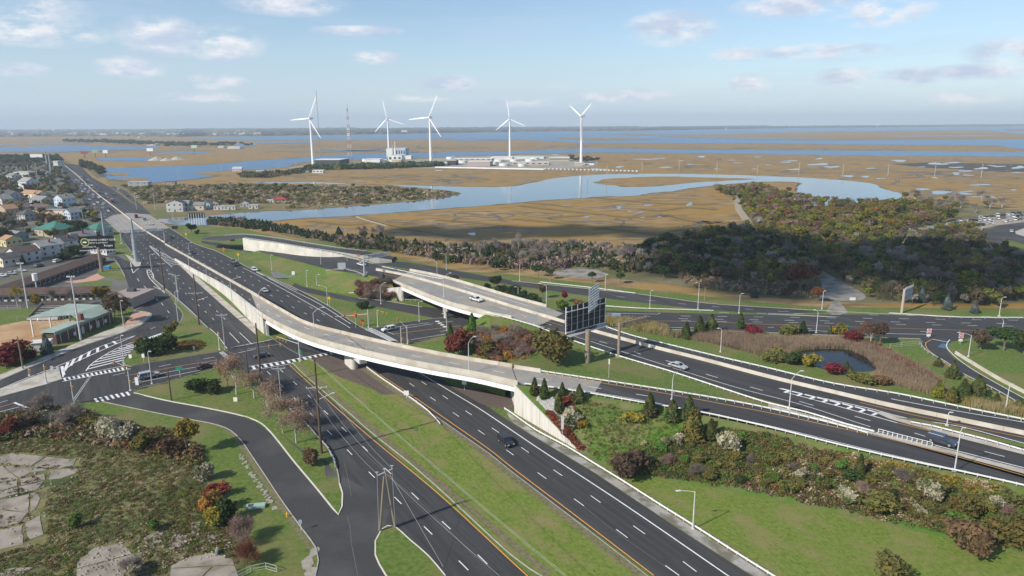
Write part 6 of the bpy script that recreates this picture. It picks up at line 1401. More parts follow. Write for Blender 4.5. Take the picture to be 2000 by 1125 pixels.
HR=[('white two-storey waterfront house with porch beside the frontage road',342,414,13,9,7.5,'white','dark','gable',2.5),('grey waterfront house right of the white porch house',357,412,10,9,6,'grey','grey','side',2.5),('pale long waterfront house with low roof',380,411,15,8,4.5,'cream','grey','side',2),('green-roofed cottage on the creek bank',400,408,9,8,4.5,'blue','green','gable',2),('white container-like shed on the creek bank, left',428,410,9,4,3,'white','white','flat',1),('white container-like shed on the creek bank, right',449,410,9,4,3,'white','white','flat',1),('tan cottage between sheds and road trees',418,405,8,7,4,'tan','brown','gable',2),('dark cottage at the water behind the brown scrub',478,404,8,7,3.5,'grey','dark','gable',2),('white boat shed among bushes on the peninsula',495,408,8,5,3,'white','white','flat',1),('white caravan shed on the peninsula tip road',530,397,8,4,3,'white','white','flat',1),('red-roofed cottage on the creek peninsula',547,397,11,7,3.5,'tan','red','hip',2),
      ('grey restaurant building by the bay with flat roof',270,366,22,12,6,'grey','white','flat',1),('small dark pavilion at the bay shore',331,362,12,9,4,'tan','brown','flat',1),('white boat hut on the spit in the bay',463,335,14,8,4,'white','white','side',3)]
for (lb,x,y,w_,d_,h,wl_,rf,kd,rh) in HR:house(lb,x,y,w_,d_,h,R(8),wl_,rf,kd,rh,nw=3,floors=2 if h>5 else 1,name='house' if kd != 'flat' else 'shed',cat='house' if kd != 'flat' else 'shed')
# ================================================================ MOTEL
def wing(label,a,b,width,h,wall,roof,doors,side=1,rh=1.4,slopes=True):
    a,b=P(*a),P(*b);t=(b-a);L_=t.length;ang=math.atan2(t.y,t.x);W=thing('motel_wing',label,'motel',a,ang);d=width
    mb=MB();mb.box((L_/2,d/2,h/2),(L_,d,h));mb.build('wall',wall,W)
    mb=MB();e=1.3
    mb.hexa([(-.5,-e,h-.1),(L_+.5,-e,h-.1),(L_+.5,d*.5,h+rh),(-.5,d*.5,h+rh),(-.5,-e,h+.15),(L_+.5,-e,h+.15),(L_+.5,d*.5,h+rh+.25),(-.5,d*.5,h+rh+.25)])
    mb.hexa([(-.5,d*.5,h+rh),(L_+.5,d*.5,h+rh),(L_+.5,d+.6,h-.1),(-.5,d+.6,h-.1),(-.5,d*.5,h+rh+.25),(L_+.5,d*.5,h+rh+.25),(L_+.5,d+.6,h+.15),(-.5,d+.6,h+.15)])
    mb.build('roof',roof,W);pm=MB();pm.box((0,0,h/2),(.18,.18,h));pme=pm.mesh('column',roofs['brown']);dm=MB();dm.box((0,0,1.05),(1.0,.1,2.1));dme=dm.mesh('door',winm);wm2=MB();wm2.box((0,0,1.5),(1.6,.1,1.2));wme=wm2.mesh('window',winm)
    for i in range(doors):
        x_=L_*(i+.5)/doors;part('door',dme,W,(x_,-.04,0));part('window',wme,W,(x_+1.6,-.04,0));part('column',pme,W,(x_-1.2,-1.1,0))
    return W
brownroof=mat('motel_roof',(.085,.055,.045),(.12,.08,.065),.6);motelwall=mat('motel_wall',(.25,.20,.17),(.32,.26,.22),.4)
wing('long motel wing with brown roof running away behind the courtyard',(0,588),(207,512),9,3.0,motelwall,brownroof,22)
wing('front motel wing with brown roof and white rear wall',(-60,591),(190,585),10,3.0,mat('motel_white',(.62,.58,.52)),brownroof,18)
# flat-roofed office at the end of the front wing
a=P(221,601);W=thing('motel_office','flat-roofed mauve motel office with a roof unit at the kerb','office',a,R(-4));om=mat('office_wall',(.34,.28,.26),None)
mb=MB();mb.box((3.0,7,2.0),(11,15,4.0));mb.build('wall',om,W);mb=MB();mb.box((3.0,7,4.15),(12,16,.3));mb.build('roof',mat('office_roof',(.30,.24,.22),(.36,.30,.27),.5),W);mb=MB();mb.box((2.0,10,4.9),(3,2,1.2));mb.build('roof_unit',darksteel,W)
for i in range(4):mb=MB();mb.box((-1.2+i*2.8,-.56,1.6),(1.8,.1,1.6));mb.build('window',winm,W)
b=P(210,526);W=thing('skip','blue rubbish skip on the lawn beside the left billboard post','skip',b,.1);mb=MB();mb.box((0,0,.8),(2.6,1.6,1.6),0,0,1.1);mb.build('body',mat('skip_blue',(.05,.22,.42)),W);mb=MB();mb.box((0,0,1.65),(2.8,1.8,.12));mb.build('lid',mat('skip_lid',(.12,.32,.5)),W)
# ================================================================ BLEACHERS, CLUBHOUSE, BACKSTOP
al=mat('aluminium',(.50,.50,.50),(.60,.59,.57),3,.4,metal=.3)
a=P(52,628);W=thing('bleachers','wide bank of silver bleacher benches beside the baseball infield','bleachers',a,R(2));bw=(P(120,622)-P(52,628)).length
for i in range(9):
    mb=MB();mb.box((bw/2,1+i*.95,.7+i*.36),(bw,.42,.08));mb.build('bench',al,W);mb=MB();mb.box((bw/2,1.45+i*.95,.45+i*.36),(bw,.5,.06));mb.build('footboard',darksteel,W)
mb=MB();mb.box((bw/2,.4,.9),(bw,.1,1.0));mb.build('front_rail',al,W);mb=MB();mb.box((bw/2,10.2,3.0),(bw+2,.25,3.4));mb.build('back_wall',mat('dark_mesh',(.10,.08,.07)),W)
for s in (0,1):
    mb=MB();mb.hexa([(s*bw-.1,.4,0),(s*bw+.1,.4,0),(s*bw+.1,10.1,0),(s*bw-.1,10.1,0),(s*bw-.1,.4,1.3),(s*bw+.1,.4,1.3),(s*bw+.1,10.1,4.6),(s*bw-.1,10.1,4.6)]);mb.build('side_panel',mat('side_mesh',(.20,.15,.12)),W)
gm=mat('mint_metal_roof',(.30,.37,.31),(.38,.45,.38),.3,.6)
a=P(112,673);e_=P(221,628);t=e_-a;L_=t.length;ang=math.atan2(t.y,t.x);W=thing('clubhouse','long clubhouse with mint green roof and dark brick wall beside the ball field','clubhouse',a,ang)
mb=MB();mb.box((L_/2,2.6,1.7),(L_,5.2,3.4));mb.build('wall',mat('dark_brick',(.085,.05,.042),(.12,.07,.06),3),W)
mb=MB();mb.box((L_/2,-.1,3.9),(L_+1,.3,1.1));mb.build('fascia',mat('green_fascia',(.20,.28,.25)),W)
mb=MB();mb.box((L_*.22,2.6,4.2),(L_*.46,5.8,.3));mb.build('roof',gm,W)
r0=L_*.44
mb=MB();mb.hexa([(r0,-.6,4.2),(L_+.8,-.6,4.2),(L_+.8,5,5.9),(r0+2,5,5.9),(r0,-.6,4.4),(L_+.8,-.6,4.4),(L_+.8,5,6.1),(r0+2,5,6.1)]);mb.hexa([(r0+2,5.01,5.9),(L_+.8,5.01,5.9),(L_-2,15,6.8),(r0-6,15,6.8),(r0+2,5.01,6.1),(L_+.8,5.01,6.1),(L_-2,15,7.0),(r0-6,15,7.0)]);mb.build('roof',gm,W)
for x_,y_ in ((r0-5,14.5),(r0+3,14.5),(L_-3,14.5),(r0+2,6)):mb=MB();mb.box((x_,y_,3.2),(.35,.35,6.4));mb.build('column',pw,W)
for i in range(5):mb=MB();mb.box((L_*(.30+.14*i),-.04,1.3),(1.2,.12,2.3 if i % 2 else 1.2));mb.build('door' if i % 2 else 'window',[pw,galv][i % 2],W)
for i in range(8):mb=MB();mb.box((L_*(i+.5)/8,-.1,1.7),(.14,.14,3.4));mb.build('pilaster',pw,W)
mb=MB();mb.box((r0+1.2,1.2,5.0),(1.5,1.5,3.6));mb.build('chimney',brickm,W)
a=P(100,640);W=thing('backstop','curved wire backstop fence behind home plate','backstop',a)
for k in range(7):
    t0=-.3+1.9*k/6;q=Vector((6*math.cos(t0)-3,-5*math.sin(t0)+3,0));mb=MB();mb.tube(q,q+Vector((0,0,3)),.06,.06,6);mb.tube(q+Vector((0,0,3)),q+Vector((-1.4*math.cos(t0),1.4*math.sin(t0),5)),.06,.06,6);mb.build('post',al,W)
for z_,s_ in ((1,1),(2,1),(3,1),(4,.88),(5,.76)):
    mb=MB();pp=[Vector((6*s_*math.cos(t0)-3,-5*s_*math.sin(t0)+3,z_)) for t0 in np.linspace(-.3,1.6,10)]
    for i in range(9):mb.beam(pp[i],pp[i+1],.06)
    mb.build('rail',al,W)
b=P(80,688);W=thing('shed','small white-walled shed end beside the blue spruce','shed',b,R(20));mb=MB();mb.box((0,2,1.5),(5,4,3));mb.build('wall',pw,W);mb=MB();mb.box((0,2,3.1),(5.5,4.5,.2));mb.build('roof',proof,W)
def fence(label,pts,h,n,m=al):
    q=crom(PX(pts),4);W=thing('fence',label,'fence');mb=MB()
    for i in range(len(q)-1):
        for z_ in (h,h*.5,.15):mb.beam(q[i]+Vector((0,0,z_)),q[i+1]+Vector((0,0,z_)),.06)
    mb.build('rail',m,W)['kind']='stuff';pm=MB();pm.box((0,0,h/2),(.09,.09,h));pme=pm.mesh('post',m);st=max(1,len(q)//n)
    for i in range(0,len(q),st):part('post',pme,W,q[i])
fence('metal railing fence at the foot of the bleachers',[(34,626),(60,622),(90,620),(125,618)],1.4,12)
fence('metal fence around the motel lawn by the slip road',[(222,508),(232,520),(244,542)],1.3,10)
fence('wire fence behind the ball field at the left edge',[(-20,606),(15,604),(40,603)],1.5,8)
fence('grey railing across the grass by the reed pond',[(1738,680),(1760,677),(1800,674)],1.4,10)
fence('leaning metal railing at the foot of the concrete lot',[(455,1135),(490,1118),(520,1112),(541,1118)],1.2,6)
# ================================================================ CONCRETE SLABS (old lot, bottom left): every slab is a piece
W=thing('old_concrete_lot','cracked old concrete slabs with grass in the joints at the left edge','concrete lot')
SL=[[(-30,902),(0,893),(22,886),(38,890),(8,905),(-30,916)],[(5,905),(40,887),(88,893),(60,911)],[(64,911),(92,893),(148,899),(145,909),(118,915),(72,913)],[(-30,914),(0,910),(103,917),(60,923),(35,938),(-30,946)],[(39,936),(88,926),(88,938),(40,949)],[(-30,950),(0,945),(35,939),(35,950),(-30,968)],[(38,951),(85,941),(74,957),(38,966)],[(97,920),(150,914),(156,922),(120,935),(95,937)],[(-30,968),(0,962),(35,953),(36,964),(-30,982)],
      [(-30,985),(0,978),(58,966),(56,1000),(40,1022),(-30,1040)],[(60,965),(73,962),(78,975),(72,992),(60,1002)],[(-30,1042),(44,1026),(46,1064),(-30,1082)],[(50,1022),(78,1008),(85,1045),(60,1055),(49,1040)],
      [(150,1098),(185,1070),(240,1062),(268,1090),(235,1130),(150,1140)],[(280,1048),(318,1040),(312,1062),(285,1066)],[(325,1062),(350,1040),(372,1056),(350,1072),(330,1076)],[(370,1022),(392,1020),(388,1050),(376,1046)],[(335,1105),(372,1088),(415,1080),(455,1092),(470,1135),(330,1150)],[(386,1050),(420,1045),(432,1048),(395,1060)],[(-30,1115),(30,1110),(68,1108),(40,1128),(-30,1140)]]
def halve(q,c,n_):
    out=[]
    for sg in (1,-1):
        r=[]
        for i in range(len(q)):
            a,b=q[i],q[(i+1) % len(q)];da,db=sg*(a-c).dot(n_)-.12,sg*(b-c).dot(n_)-.12
            if da>0:r.append(a)
            if da*db<0:r.append(a.lerp(b,da/(da-db)))
        if len(r)>2:out.append(r)
    return out
SQ=[]
for s_ in SL:
    todo=[PX(s_,0)]
    while todo:
        q=todo.pop();ar=abs(sum(q[i].x*q[(i+1) % len(q)].y-q[(i+1) % len(q)].x*q[i].y for i in range(len(q))))/2
        if ar>42:a_=random.uniform(0,3.14);todo+=halve(q,sum(q,Vector())/len(q),Vector((math.cos(a_),math.sin(a_),0)))
        else:SQ.append(q)
for q in SQ:
    c=sum(q,Vector())/len(q);r2=[]
    for i in range(len(q)):
        a_,b_=q[i],q[(i+1) % len(q)];n_=max(2,int((b_-a_).length/1.3))
        for j in range(n_):p=a_.lerp(b_,j/n_);r2.append(p+(c-p).normalized()*random.uniform(-.05,.2))
    ar=sum(r2[i].x*r2[(i+1) % len(r2)].y-r2[(i+1) % len(r2)].x*r2[i].y for i in range(len(r2)))
    if ar<0:r2.reverse()
    tr=geometry.tessellate_polygon([[Vector((p.x,p.y,0)) for p in r2]]);z_=.12+random.uniform(-.015,.03);mb=MB();n_=len(r2);mb.v=[(p.x,p.y,z_) for p in r2]+[(p.x,p.y,.0) for p in r2]
    for t in tr:
        A3,B3,C3=[Vector(mb.v[i]) for i in t];mb.f.append(tuple(t) if (B3-A3).cross(C3-A3).z>0 else tuple(t[::-1]));mb.m.append(0)
    for i in range(n_):mb.f.append((n_+i,n_+(i+1) % n_,(i+1) % n_,i));mb.m.append(0)
    mb.build('slab',slabm,W)
# ================================================================ VEHICLES
tyre=mat('tyre',(.02,.02,.02),None);rim=mat('wheel_rim',(.45,.45,.46),None,rough=.3,metal=.6);cglass=mat('car_glass',(.02,.025,.03),None,rough=.08,spec=.7);hl_=mat('headlight',(.75,.75,.72),None,rough=.2);tl_=mat('tail_light',(.35,.02,.02),None,rough=.3);trimm=mat('car_trim',(.04,.04,.04),None)
def paint(n,c):
    m=mat('car_paint_'+n,c,None,rough=.28,spec=.6);m.node_tree.nodes['Principled BSDF'].inputs['Coat Weight'].default_value=.6;return m
PAINT={'white':paint('white',(.75,.75,.75)),'silver':paint('silver',(.42,.44,.45)),'black':paint('black',(.02,.02,.024)),'navy':paint('navy',(.03,.045,.08)),'maroon':paint('maroon',(.07,.012,.018)),'red':paint('red',(.35,.03,.02)),'grey':paint('grey',(.14,.145,.15)),'blue':paint('blue',(.05,.12,.28)),'green':paint('green',(.03,.10,.07))}
def car_meshes(kind):
    Lc,Wc,H0,belt={'sedan':(4.8,1.85,1.45,.88),'suv':(4.9,1.95,1.80,1.05),'pickup':(5.8,2.0,1.85,1.1),'van':(5.6,2.0,2.2,1.15),'truck':(9.5,2.5,3.4,1.2)}[kind]
    hl2=Lc/2;prof={'sedan':[(-1,.35),(-1,.78),(-.93,.90),(-.62,.93),(.42,.95),(.82,.84),(.97,.68),(1,.35)],'suv':[(-1,.4),(-1,.95),(-.97,1.05),(.45,1.06),(.86,.98),(.98,.78),(1,.4)],'pickup':[(-1,.5),(-1,1.05),(-.35,1.08),(.45,1.12),(.88,1.06),(.98,.85),(1,.5)],'van':[(-1,.4),(-1,1.1),(.6,1.12),(.9,1.0),(1,.8),(1,.4)],'truck':[(-1,.6),(-1,1.2),(.9,1.3),(1,1.1),(1,.6)]}[kind]
    mb=MB();n=len(prof);ws=[]
    for (x,z) in prof:y=Wc/2*(1-.10*max(0,abs(x)-.7)/.3);ws.append((x*hl2,y,z))
    mb.v=[(x,-y*(.97 if z>.8 else 1),z) for x,y,z in ws]+[(x,y*(.97 if z>.8 else 1),z) for x,y,z in ws]
    for i in range(n-1):mb.f.append((i,i+1,n+i+1,n+i));mb.m.append(0)
    mb.f.append((n-1,0,n,2*n-1));mb.m.append(0);mb.f.append(tuple(range(n-1,-1,-1)));mb.m.append(0);mb.f.append(tuple(range(n,2*n)));mb.m.append(0)
    body=mb.mesh('body',PAINT['white'])
    cab={'sedan':[(-.72,.90),(-.42,1.40),(.18,1.42),(.48,.93)],'suv':[(-.97,1.03),(-.86,1.68),(.16,1.72),(.48,1.05)],'pickup':[(-.22,1.06),(-.16,1.76),(.22,1.80),(.50,1.10)],'van':[(-.99,1.08),(-.97,2.1),(.45,2.12),(.78,1.1)],'truck':[(.45,1.2),(.47,2.5),(.85,2.5),(.95,1.2)]}[kind]
    mb=MB();k=.86;mb.hexa([(cab[0][0]*hl2,-Wc/2*.95,cab[0][1]-.04),(cab[3][0]*hl2,-Wc/2*.93,cab[3][1]-.04),(cab[3][0]*hl2,Wc/2*.93,cab[3][1]-.04),(cab[0][0]*hl2,Wc/2*.95,cab[0][1]-.04),(cab[1][0]*hl2,-Wc/2*k*.9,cab[1][1]-.05),(cab[2][0]*hl2,-Wc/2*k*.9,cab[2][1]-.05),(cab[2][0]*hl2,Wc/2*k*.9,cab[2][1]-.05),(cab[1][0]*hl2,Wc/2*k*.9,cab[1][1]-.05)]);glass=mb.mesh('glass',cglass)
    mb=MB();x0,x1,z_=cab[1][0]*hl2,cab[2][0]*hl2,cab[1][1];mb.box(((x0+x1)/2,0,z_),(x1-x0+.12,Wc*k*.93,.10),0,0,.94)
    # pillars
    for s in (-1,1):
        for (a0,a1) in ((cab[0],cab[1]),(cab[3],cab[2])):mb.beam((a0[0]*hl2,s*Wc/2*.955,a0[1]),(a1[0]*hl2,s*Wc/2*k*.91,a1[1]),.09)
        xm=(cab[0][0]*.45+cab[3][0]*.55)*hl2;mb.beam((xm,s*Wc/2*.955,cab[0][1]),(xm-.1,s*Wc/2*k*.91,cab[1][1]),.08)
    roof=mb.mesh('roof',PAINT['white'])
    mb=MB();r=.34 if kind=='sedan' else .40;mb.tube((0,-.11,0),(0,.11,0),r,r,14);wheel=mb.mesh('wheel',tyre);mb=MB();mb.tube((0,-.13,0),(0,.13,0),r*.58,r*.58,10);rimme=mb.mesh('rim',rim)
    mb=MB();mb.box((0,0,0),(.08,.42,.16));head=mb.mesh('headlight',hl_);mb=MB();mb.box((0,0,0),(.08,.36,.2));tail=mb.mesh('tail_light',tl_)
    extra=None
    if kind=='pickup':mb=MB();mb.box((-.62*hl2,0,1.09),(hl2*.72,Wc*.80,.06));extra=('cargo_bed',mb.mesh('cargo_bed',trimm))
    if kind=='truck':mb=MB();mb.box((-.28*hl2,0,2.3),(hl2*1.42,Wc,2.3));extra=('cargo_box',mb.mesh('cargo_box',PAINT['red']))
    mb=MB();mb.box((0,0,.36),(Lc*.98,Wc*.93,.22));sill=mb.mesh('sill',trimm)
    return dict(L=Lc,W=Wc,r=r,body=body,glass=glass,roof=roof,wheel=wheel,rim=rimme,head=head,tail=tail,extra=extra,zl=prof[-2][1],zt=prof[1][1],sill=sill)
CM={k:car_meshes(k) for k in ('sedan','suv','pickup','van','truck')}
NAMES={'sedan':('parked_car','car'),'suv':('suv','suv'),'pickup':('pickup_truck','pickup truck'),'van':('van','van'),'truck':('truck','truck')}
def car(label,kind,color,b,rz,group=None,full=True,name=None,pitch=0,s=1.0):
    c=CM[kind];W=thing(name or ('car' if kind=='sedan' else NAMES[kind][0]),label,NAMES[kind][1],b,rz,group);W.rotation_euler=(0,pitch,rz);W.scale=(s,s,s);m=PAINT[color]
    part('body',c['body'],W,m=m);part('glass',c['glass'],W);part('roof',c['roof'],W,m=m)
    if c['extra']:part(c['extra'][0],c['extra'][1],W)
    if full:
        part('sill',c['sill'],W)
        for x in (-.60,.62):
            for y in (-1,1):w__=part('wheel',c['wheel'],W,(x*c['L']/2,y*(c['W']/2-.10),c['r']));part('rim',c['rim'],w__)
        for y in (-1,1):part('headlight',c['head'],W,(c['L']/2-.05,y*c['W']*.34,c['zl']-.04));part('tail_light',c['tail'],W,(-c['L']/2,y*c['W']*.36,c['zt']-.14))
    return W
def carpx(label,kind,color,x,y,x2,y2,z=None,**k):
    b=G(x,y) if z is None else P(x,y,z);b2=P(x2,y2,b.z);t=b2-b;b.z+=.06;return car(label,kind,color,b,math.atan2(t.y,t.x),**k)
carpx('black suv driving on the eastbound lanes under the long white edge line','suv','black',988,867,1020,892)
carpx('silver sedan driving on the connector highway right of the billboard','sedan','silver',1324,719,1390,738,s=1.08)
carpx('dark blue suv on the lower fork of the highway at the right','suv','navy',1838,866,1900,884,s=1.12)
carpx('white suv waiting at the crosswalk beyond the flyover','suv','white',759,646,720,654,z=.1)
carpx('white pickup truck crossing the highway bridge','pickup','white',930,588,990,607,z=6.72)
carpx('silver suv on the cross avenue beside the corner lawn','suv','silver',292,738,330,730,z=.1,s=1.15)
carpx('maroon sedan on the cross avenue near the zebra crossing','sedan','maroon',404,719,450,711,z=.1,s=1.15)
carpx('black sedan entering the intersection beneath the signal arm','sedan','black',512,698,480,703,z=.1)
carpx('white pickup truck approaching the highway bridge under the gantry','pickup','white',706,519,745,532)
carpx('silver sedan alone on the eastbound lanes beside the flyover ramp','sedan','silver',517,570,540,582,z=.1)
carpx('black suv on the eastbound lanes, front one of a close pair','suv','black',458,519,480,530,z=.1);carpx('dark grey pickup on the eastbound lanes, rear one of a close pair','pickup','grey',455,513,480,527,z=.1)
carpx('white suv on the eastbound lanes beside the grass verge','suv','white',497,529,520,540,z=.1);carpx('black sedan on the eastbound lanes left of the verge lamp','sedan','black',375,495,395,506,z=.1)
carpx('dark blue pickup on the eastbound lanes below the sign gantry','pickup','navy',334,465,352,475,z=.1);carpx('black box truck on the concrete bridge section of the avenue','truck','black',266,425,282,436,z=.1,s=.8);carpx('dark suv behind the box truck on the avenue bridge section','suv','grey',283,430,296,439,z=.1);carpx('white sedan on the avenue bridge section right of the barrier','sedan','white',295,439,310,448,z=.1)
carpx('tall dark truck with a red box in the far eastbound lanes','truck','grey',220,396,230,405,z=.1);carpx('white suv parked behind the long motel wing','suv','white',112,512,150,501,z=.1);carpx('dark green suv parked behind the long motel wing','suv','green',76,521,110,512,z=.1)
carpx('white box van parked between the green-roofed buildings','van','white',130,451,140,455,z=.1);carpx('white van parked at the corner of the right green roof','van','white',142,454,150,458,z=.1);carpx('black sedan parked on the lower gravel track','sedan','black',1649,544,1645,535,z=.1);carpx('dark suv parked further up the gravel track in the grass','suv','black',1633,529,1629,522,z=.1);carpx('dark suv parked on the verge at the loop road','suv','black',1950,501,1960,506,z=.1);carpx('silver hatchback driving on the loop road','sedan','silver',1975,453,1978,460,z=.15)
carpx('white van at the frontage road by the marsh field','van','white',268,387,275,393,z=.1);carpx('white suv turning at the far frontage junction','suv','white',231,371,240,375,z=.1);carpx('dark suv on the far frontage road','suv','navy',249,384,258,390,z=.1);carpx('black suv crossing near the far frontage mouth','suv','black',222,382,230,390,z=.1)
# far queue, westbound (pale cars) and eastbound (dark cars), positions follow the lanes
cols_w=['white','silver','white','black','silver','white','grey','white','silver','navy','white','silver']
def lane_queue(lanes,n,y0,y1,pool,desc,group,skipp=.0):
    cnt={}
    for k in range(n):
        l=crom(PX(lanes[k % len(lanes)],.08),5);f=(k+.5)/n+random.uniform(-.3,.3)/n;i=max(0,min(len(l)-2,int(f*(len(l)-1))));t=l[i+1]-l[i];c=pool[k % len(pool)];kd=random.choice(['sedan','suv','sedan','suv','pickup','van']) if k % 5 else 'sedan';key=(c,kd)
        car('small %s %s among %s' % (c,NAMES[kd][1],desc),kd,c,l[i],math.atan2(t.y,t.x),group=group+', '+c+' '+NAMES[kd][1]+'s',full=True,s=1.12)
lane_queue([[(148,352),(175,380),(205,412)],[(153,352),(182,382),(214,416)],[(142,354),(167,382),(192,410)],[(157,352),(188,382),(222,418)]],30,0,0,cols_w,'the far westbound queue','cars in the far westbound queue')
lane_queue([[(158,345),(190,372),(225,398)],[(163,345),(197,372),(232,398)],[(152,342),(180,368),(212,392)]],22,0,0,['grey','black','white','navy','silver','red','black'],'the far eastbound traffic','cars in the far eastbound traffic')
# car park on the right
pc=['white','silver','white','grey','silver','white','black','navy','white','maroon','white','black','black','silver','white']
n_=0
for row,(x0,y0,x1,y1,cnt) in enumerate(((1815,448,1905,431,13),(1912,432,1995,422,10),(1880,446,1936,437,7),(1962,434,2000,427,5),(1915,427,1990,417,8))):
    for k in range(cnt):
        f=k/(cnt-1);x,y=x0+(x1-x0)*f,y0+(y1-y0)*f+random.uniform(-.4,.4);c=pc[n_ % len(pc)];kd=['sedan','suv','van','suv','sedan','pickup'][n_ % 6];n_+=1
        car('%s %s parked in the %s row of the gravel car park' % (c,NAMES[kd][1],['long upper left','upper right','short middle','right-hand lower','farthest back'][row]),kd,c,P(x,y,.08),R(70)+random.uniform(-.1,.1),group='cars in the %s row of the car park, %s %ss' % (['long upper left','upper right','short middle','right-hand lower','farthest back'][row],c,NAMES[kd][1]),s=1.1)
for k in range(14):
    x,y=[(5,540),(22,536),(40,531),(168,408),(172,415),(10,405),(30,402),(40,400),(80,348),(95,347),(148,440),(60,395),(5,385),(20,383)][k];c=pc[k]
    car('%s car parked %s' % (c,['at the left end of the motel street','second on the motel street','third on the motel street','on the shop forecourt by the avenue','below the first car on the shop forecourt','on the upper parking road, far left','on the upper parking road, middle','on the upper parking road, right','by the far white store','right of the far white store','near the green-roofed hall corner','at the end of the upper parking road','in the yard above the parking road, left','in the yard above the parking road, right'][k]),'sedan',c,P(x,y,.1),HO+R(20)*(k % 3),s=1.05)
# ================================================================ VEGETATION
def npmesh(name,V,T,mats,mi=None):
    """V (n,3), T (m,3) numpy arrays"""
    me=bpy.data.meshes.new(name);me.vertices.add(len(V));me.vertices.foreach_set('co',V.astype(np.float32).ravel())
    me.loops.add(len(T)*3);me.loops.foreach_set('vertex_index',T.astype(np.int32).ravel());me.polygons.add(len(T));me.polygons.foreach_set('loop_start',np.arange(0,len(T)*3,3,dtype=np.int32))
    for m in (mats if isinstance(mats,(list,tuple)) else [mats]):me.materials.append(m)
    if mi is not None:me.polygons.foreach_set('material_index',mi.astype(np.int32))
    me.update(calc_edges=True);return me
def leaves(C,size,out=None,bias=.5,droop=0):
    """one triangle per centre, pushed to face outward"""
    n=len(C);d=rng.normal(size=(n,3));d /= np.linalg.norm(d,axis=1)[:,None]
    if out is not None:d=d*(1-bias)+out*bias;d /= np.linalg.norm(d,axis=1)[:,None]+1e-9
    a=rng.normal(size=(n,3));u=np.cross(d,a);u /= np.linalg.norm(u,axis=1)[:,None]+1e-9;v=np.cross(d,u)
    s=(size*rng.uniform(.6,1.4,n))[:,None];V=np.stack([C+u*s,C-u*s*.5+v*s*.8,C-u*s*.5-v*s*.8],1).reshape(-1,3)
    return V,np.arange(3*n).reshape(-1,3)
def join(parts):
    Vs,Ts,k=[],[],0
    for V,T in parts:Vs.append(V);Ts.append(T+k);k+=len(V)
    return np.concatenate(Vs),np.concatenate(Ts)
def lump(c,r,n=8,m=5):
    """rough closed blob"""
    V=[];T=[]
    for i in range(m+1):
        ph=math.pi*i/m
        for j in range(n):th=2*math.pi*j/n;k=1+rng.uniform(-.18,.18);V.append((c[0]+r[0]*k*math.sin(ph)*math.cos(th),c[1]+r[1]*k*math.sin(ph)*math.sin(th),c[2]+r[2]*k*math.cos(ph)))
    for i in range(m):
        for j in range(n):a=i*n+j;b=i*n+(j+1) % n;T.append((a,b+n,b));T.append((a,a+n,b+n))
    return np.array(V),np.array(T)
def conifer(h=5,r=1.6,n=1500,pw_=.8,base=.03,size=.26,ragged=.25,full=1.0):
    f=rng.uniform(0,1,n)**1.25;th=rng.uniform(0,2*math.pi,n);k3=1+ragged*np.sin(th*3+f*9)*.5+ragged*rng.uniform(-.6,.6,n);prof=r*((1-f)**pw_)*np.minimum(1,(f+.10)*5)*k3;rr=prof*np.sqrt(rng.uniform(.45,1,n));z=h*(base+f*(1-base))
    C=np.stack([rr*np.cos(th),rr*np.sin(th),z],1);out=np.stack([np.cos(th),np.sin(th),.35+0*th],1);P1=leaves(C,size,out/np.linalg.norm(out,axis=1)[:,None],.45)
    core=lump((0,0,h*.42),(r*.58*full,r*.58*full,h*.40));return join([P1,core])
def lumpy(h=6,r=3,k=9,n=1700,z0=.35,size=.30,flat=.75,core=True):
    """broadleaf crown out of several leafy lumps"""
    out=[];per=n//k
    for i in range(k):
        a=rng.uniform(0,2*math.pi);q=rng.uniform(0,.62)*r;cz=h*(z0+(1-z0)*rng.uniform(.3,.72));rad=r*rng.uniform(.36,.56);c=np.array([q*math.cos(a),q*math.sin(a),cz]);d=rng.normal(size=(per,3));d /= np.linalg.norm(d,axis=1)[:,None];rho=rad*rng.uniform(.55,1.08,per)[:,None];Cc=c+d*rho*np.array([1,1,flat]);Cc[:,2]=np.maximum(Cc[:,2],.05)
        out.append(leaves(Cc,size,d,.35))
        if core:out.append(lump(c,(rad*.62,rad*.62,rad*.62*flat),7,4))
    return join(out)
def tubes(segs,n=4):
    V=[];T=[]
    for (a,b,r0,r1) in segs:
        a,b=np.array(a,float),np.array(b,float);d=b-a;l=np.linalg.norm(d)
        if l<1e-6:continue
        d /= l;up=np.array([0,0,1.]) if abs(d[2])<.9 else np.array([1.,0,0]);u=np.cross(d,up);u /= np.linalg.norm(u);v=np.cross(u,d);k=len(V)
        for q,r in ((a,r0),(b,r1)):
            for i in range(n):t=2*math.pi*i/n;V.append(q+u*r*math.cos(t)+v*r*math.sin(t))
        for i in range(n):j=(i+1) % n;T.append((k+i,k+j,k+n+j));T.append((k+i,k+n+j,k+n+i))
    return np.array(V),np.array(T)
def branching(h=9,spread=.55,depth=4,trunk=.16,multi=1,kids=3):
    segs=[];tips=[]
    def grow(p,d,l,r,k):
        q=p+d*l;segs.append((p,q,r,r*.62))
        if k==0:tips.append(q);return
        for i in range(kids if k>1 else kids+1):
            nd=d+rng.normal(size=3)*spread+np.array([0,0,.12]);nd /= np.linalg.norm(nd);s=p+d*l*rng.uniform(.55,1);grow(s,nd,l*rng.uniform(.55,.8),r*.5,k-1)
    for m in range(multi):
        d=np.array([rng.uniform(-.25,.25),rng.uniform(-.25,.25),1.]) if multi>1 else np.array([rng.uniform(-.08,.08),rng.uniform(-.08,.08),1.]);d /= np.linalg.norm(d);grow(np.array([rng.uniform(-.3,.3)*(multi>1),rng.uniform(-.3,.3)*(multi>1),0]),d,h*.36,trunk,depth)
    return segs,tips
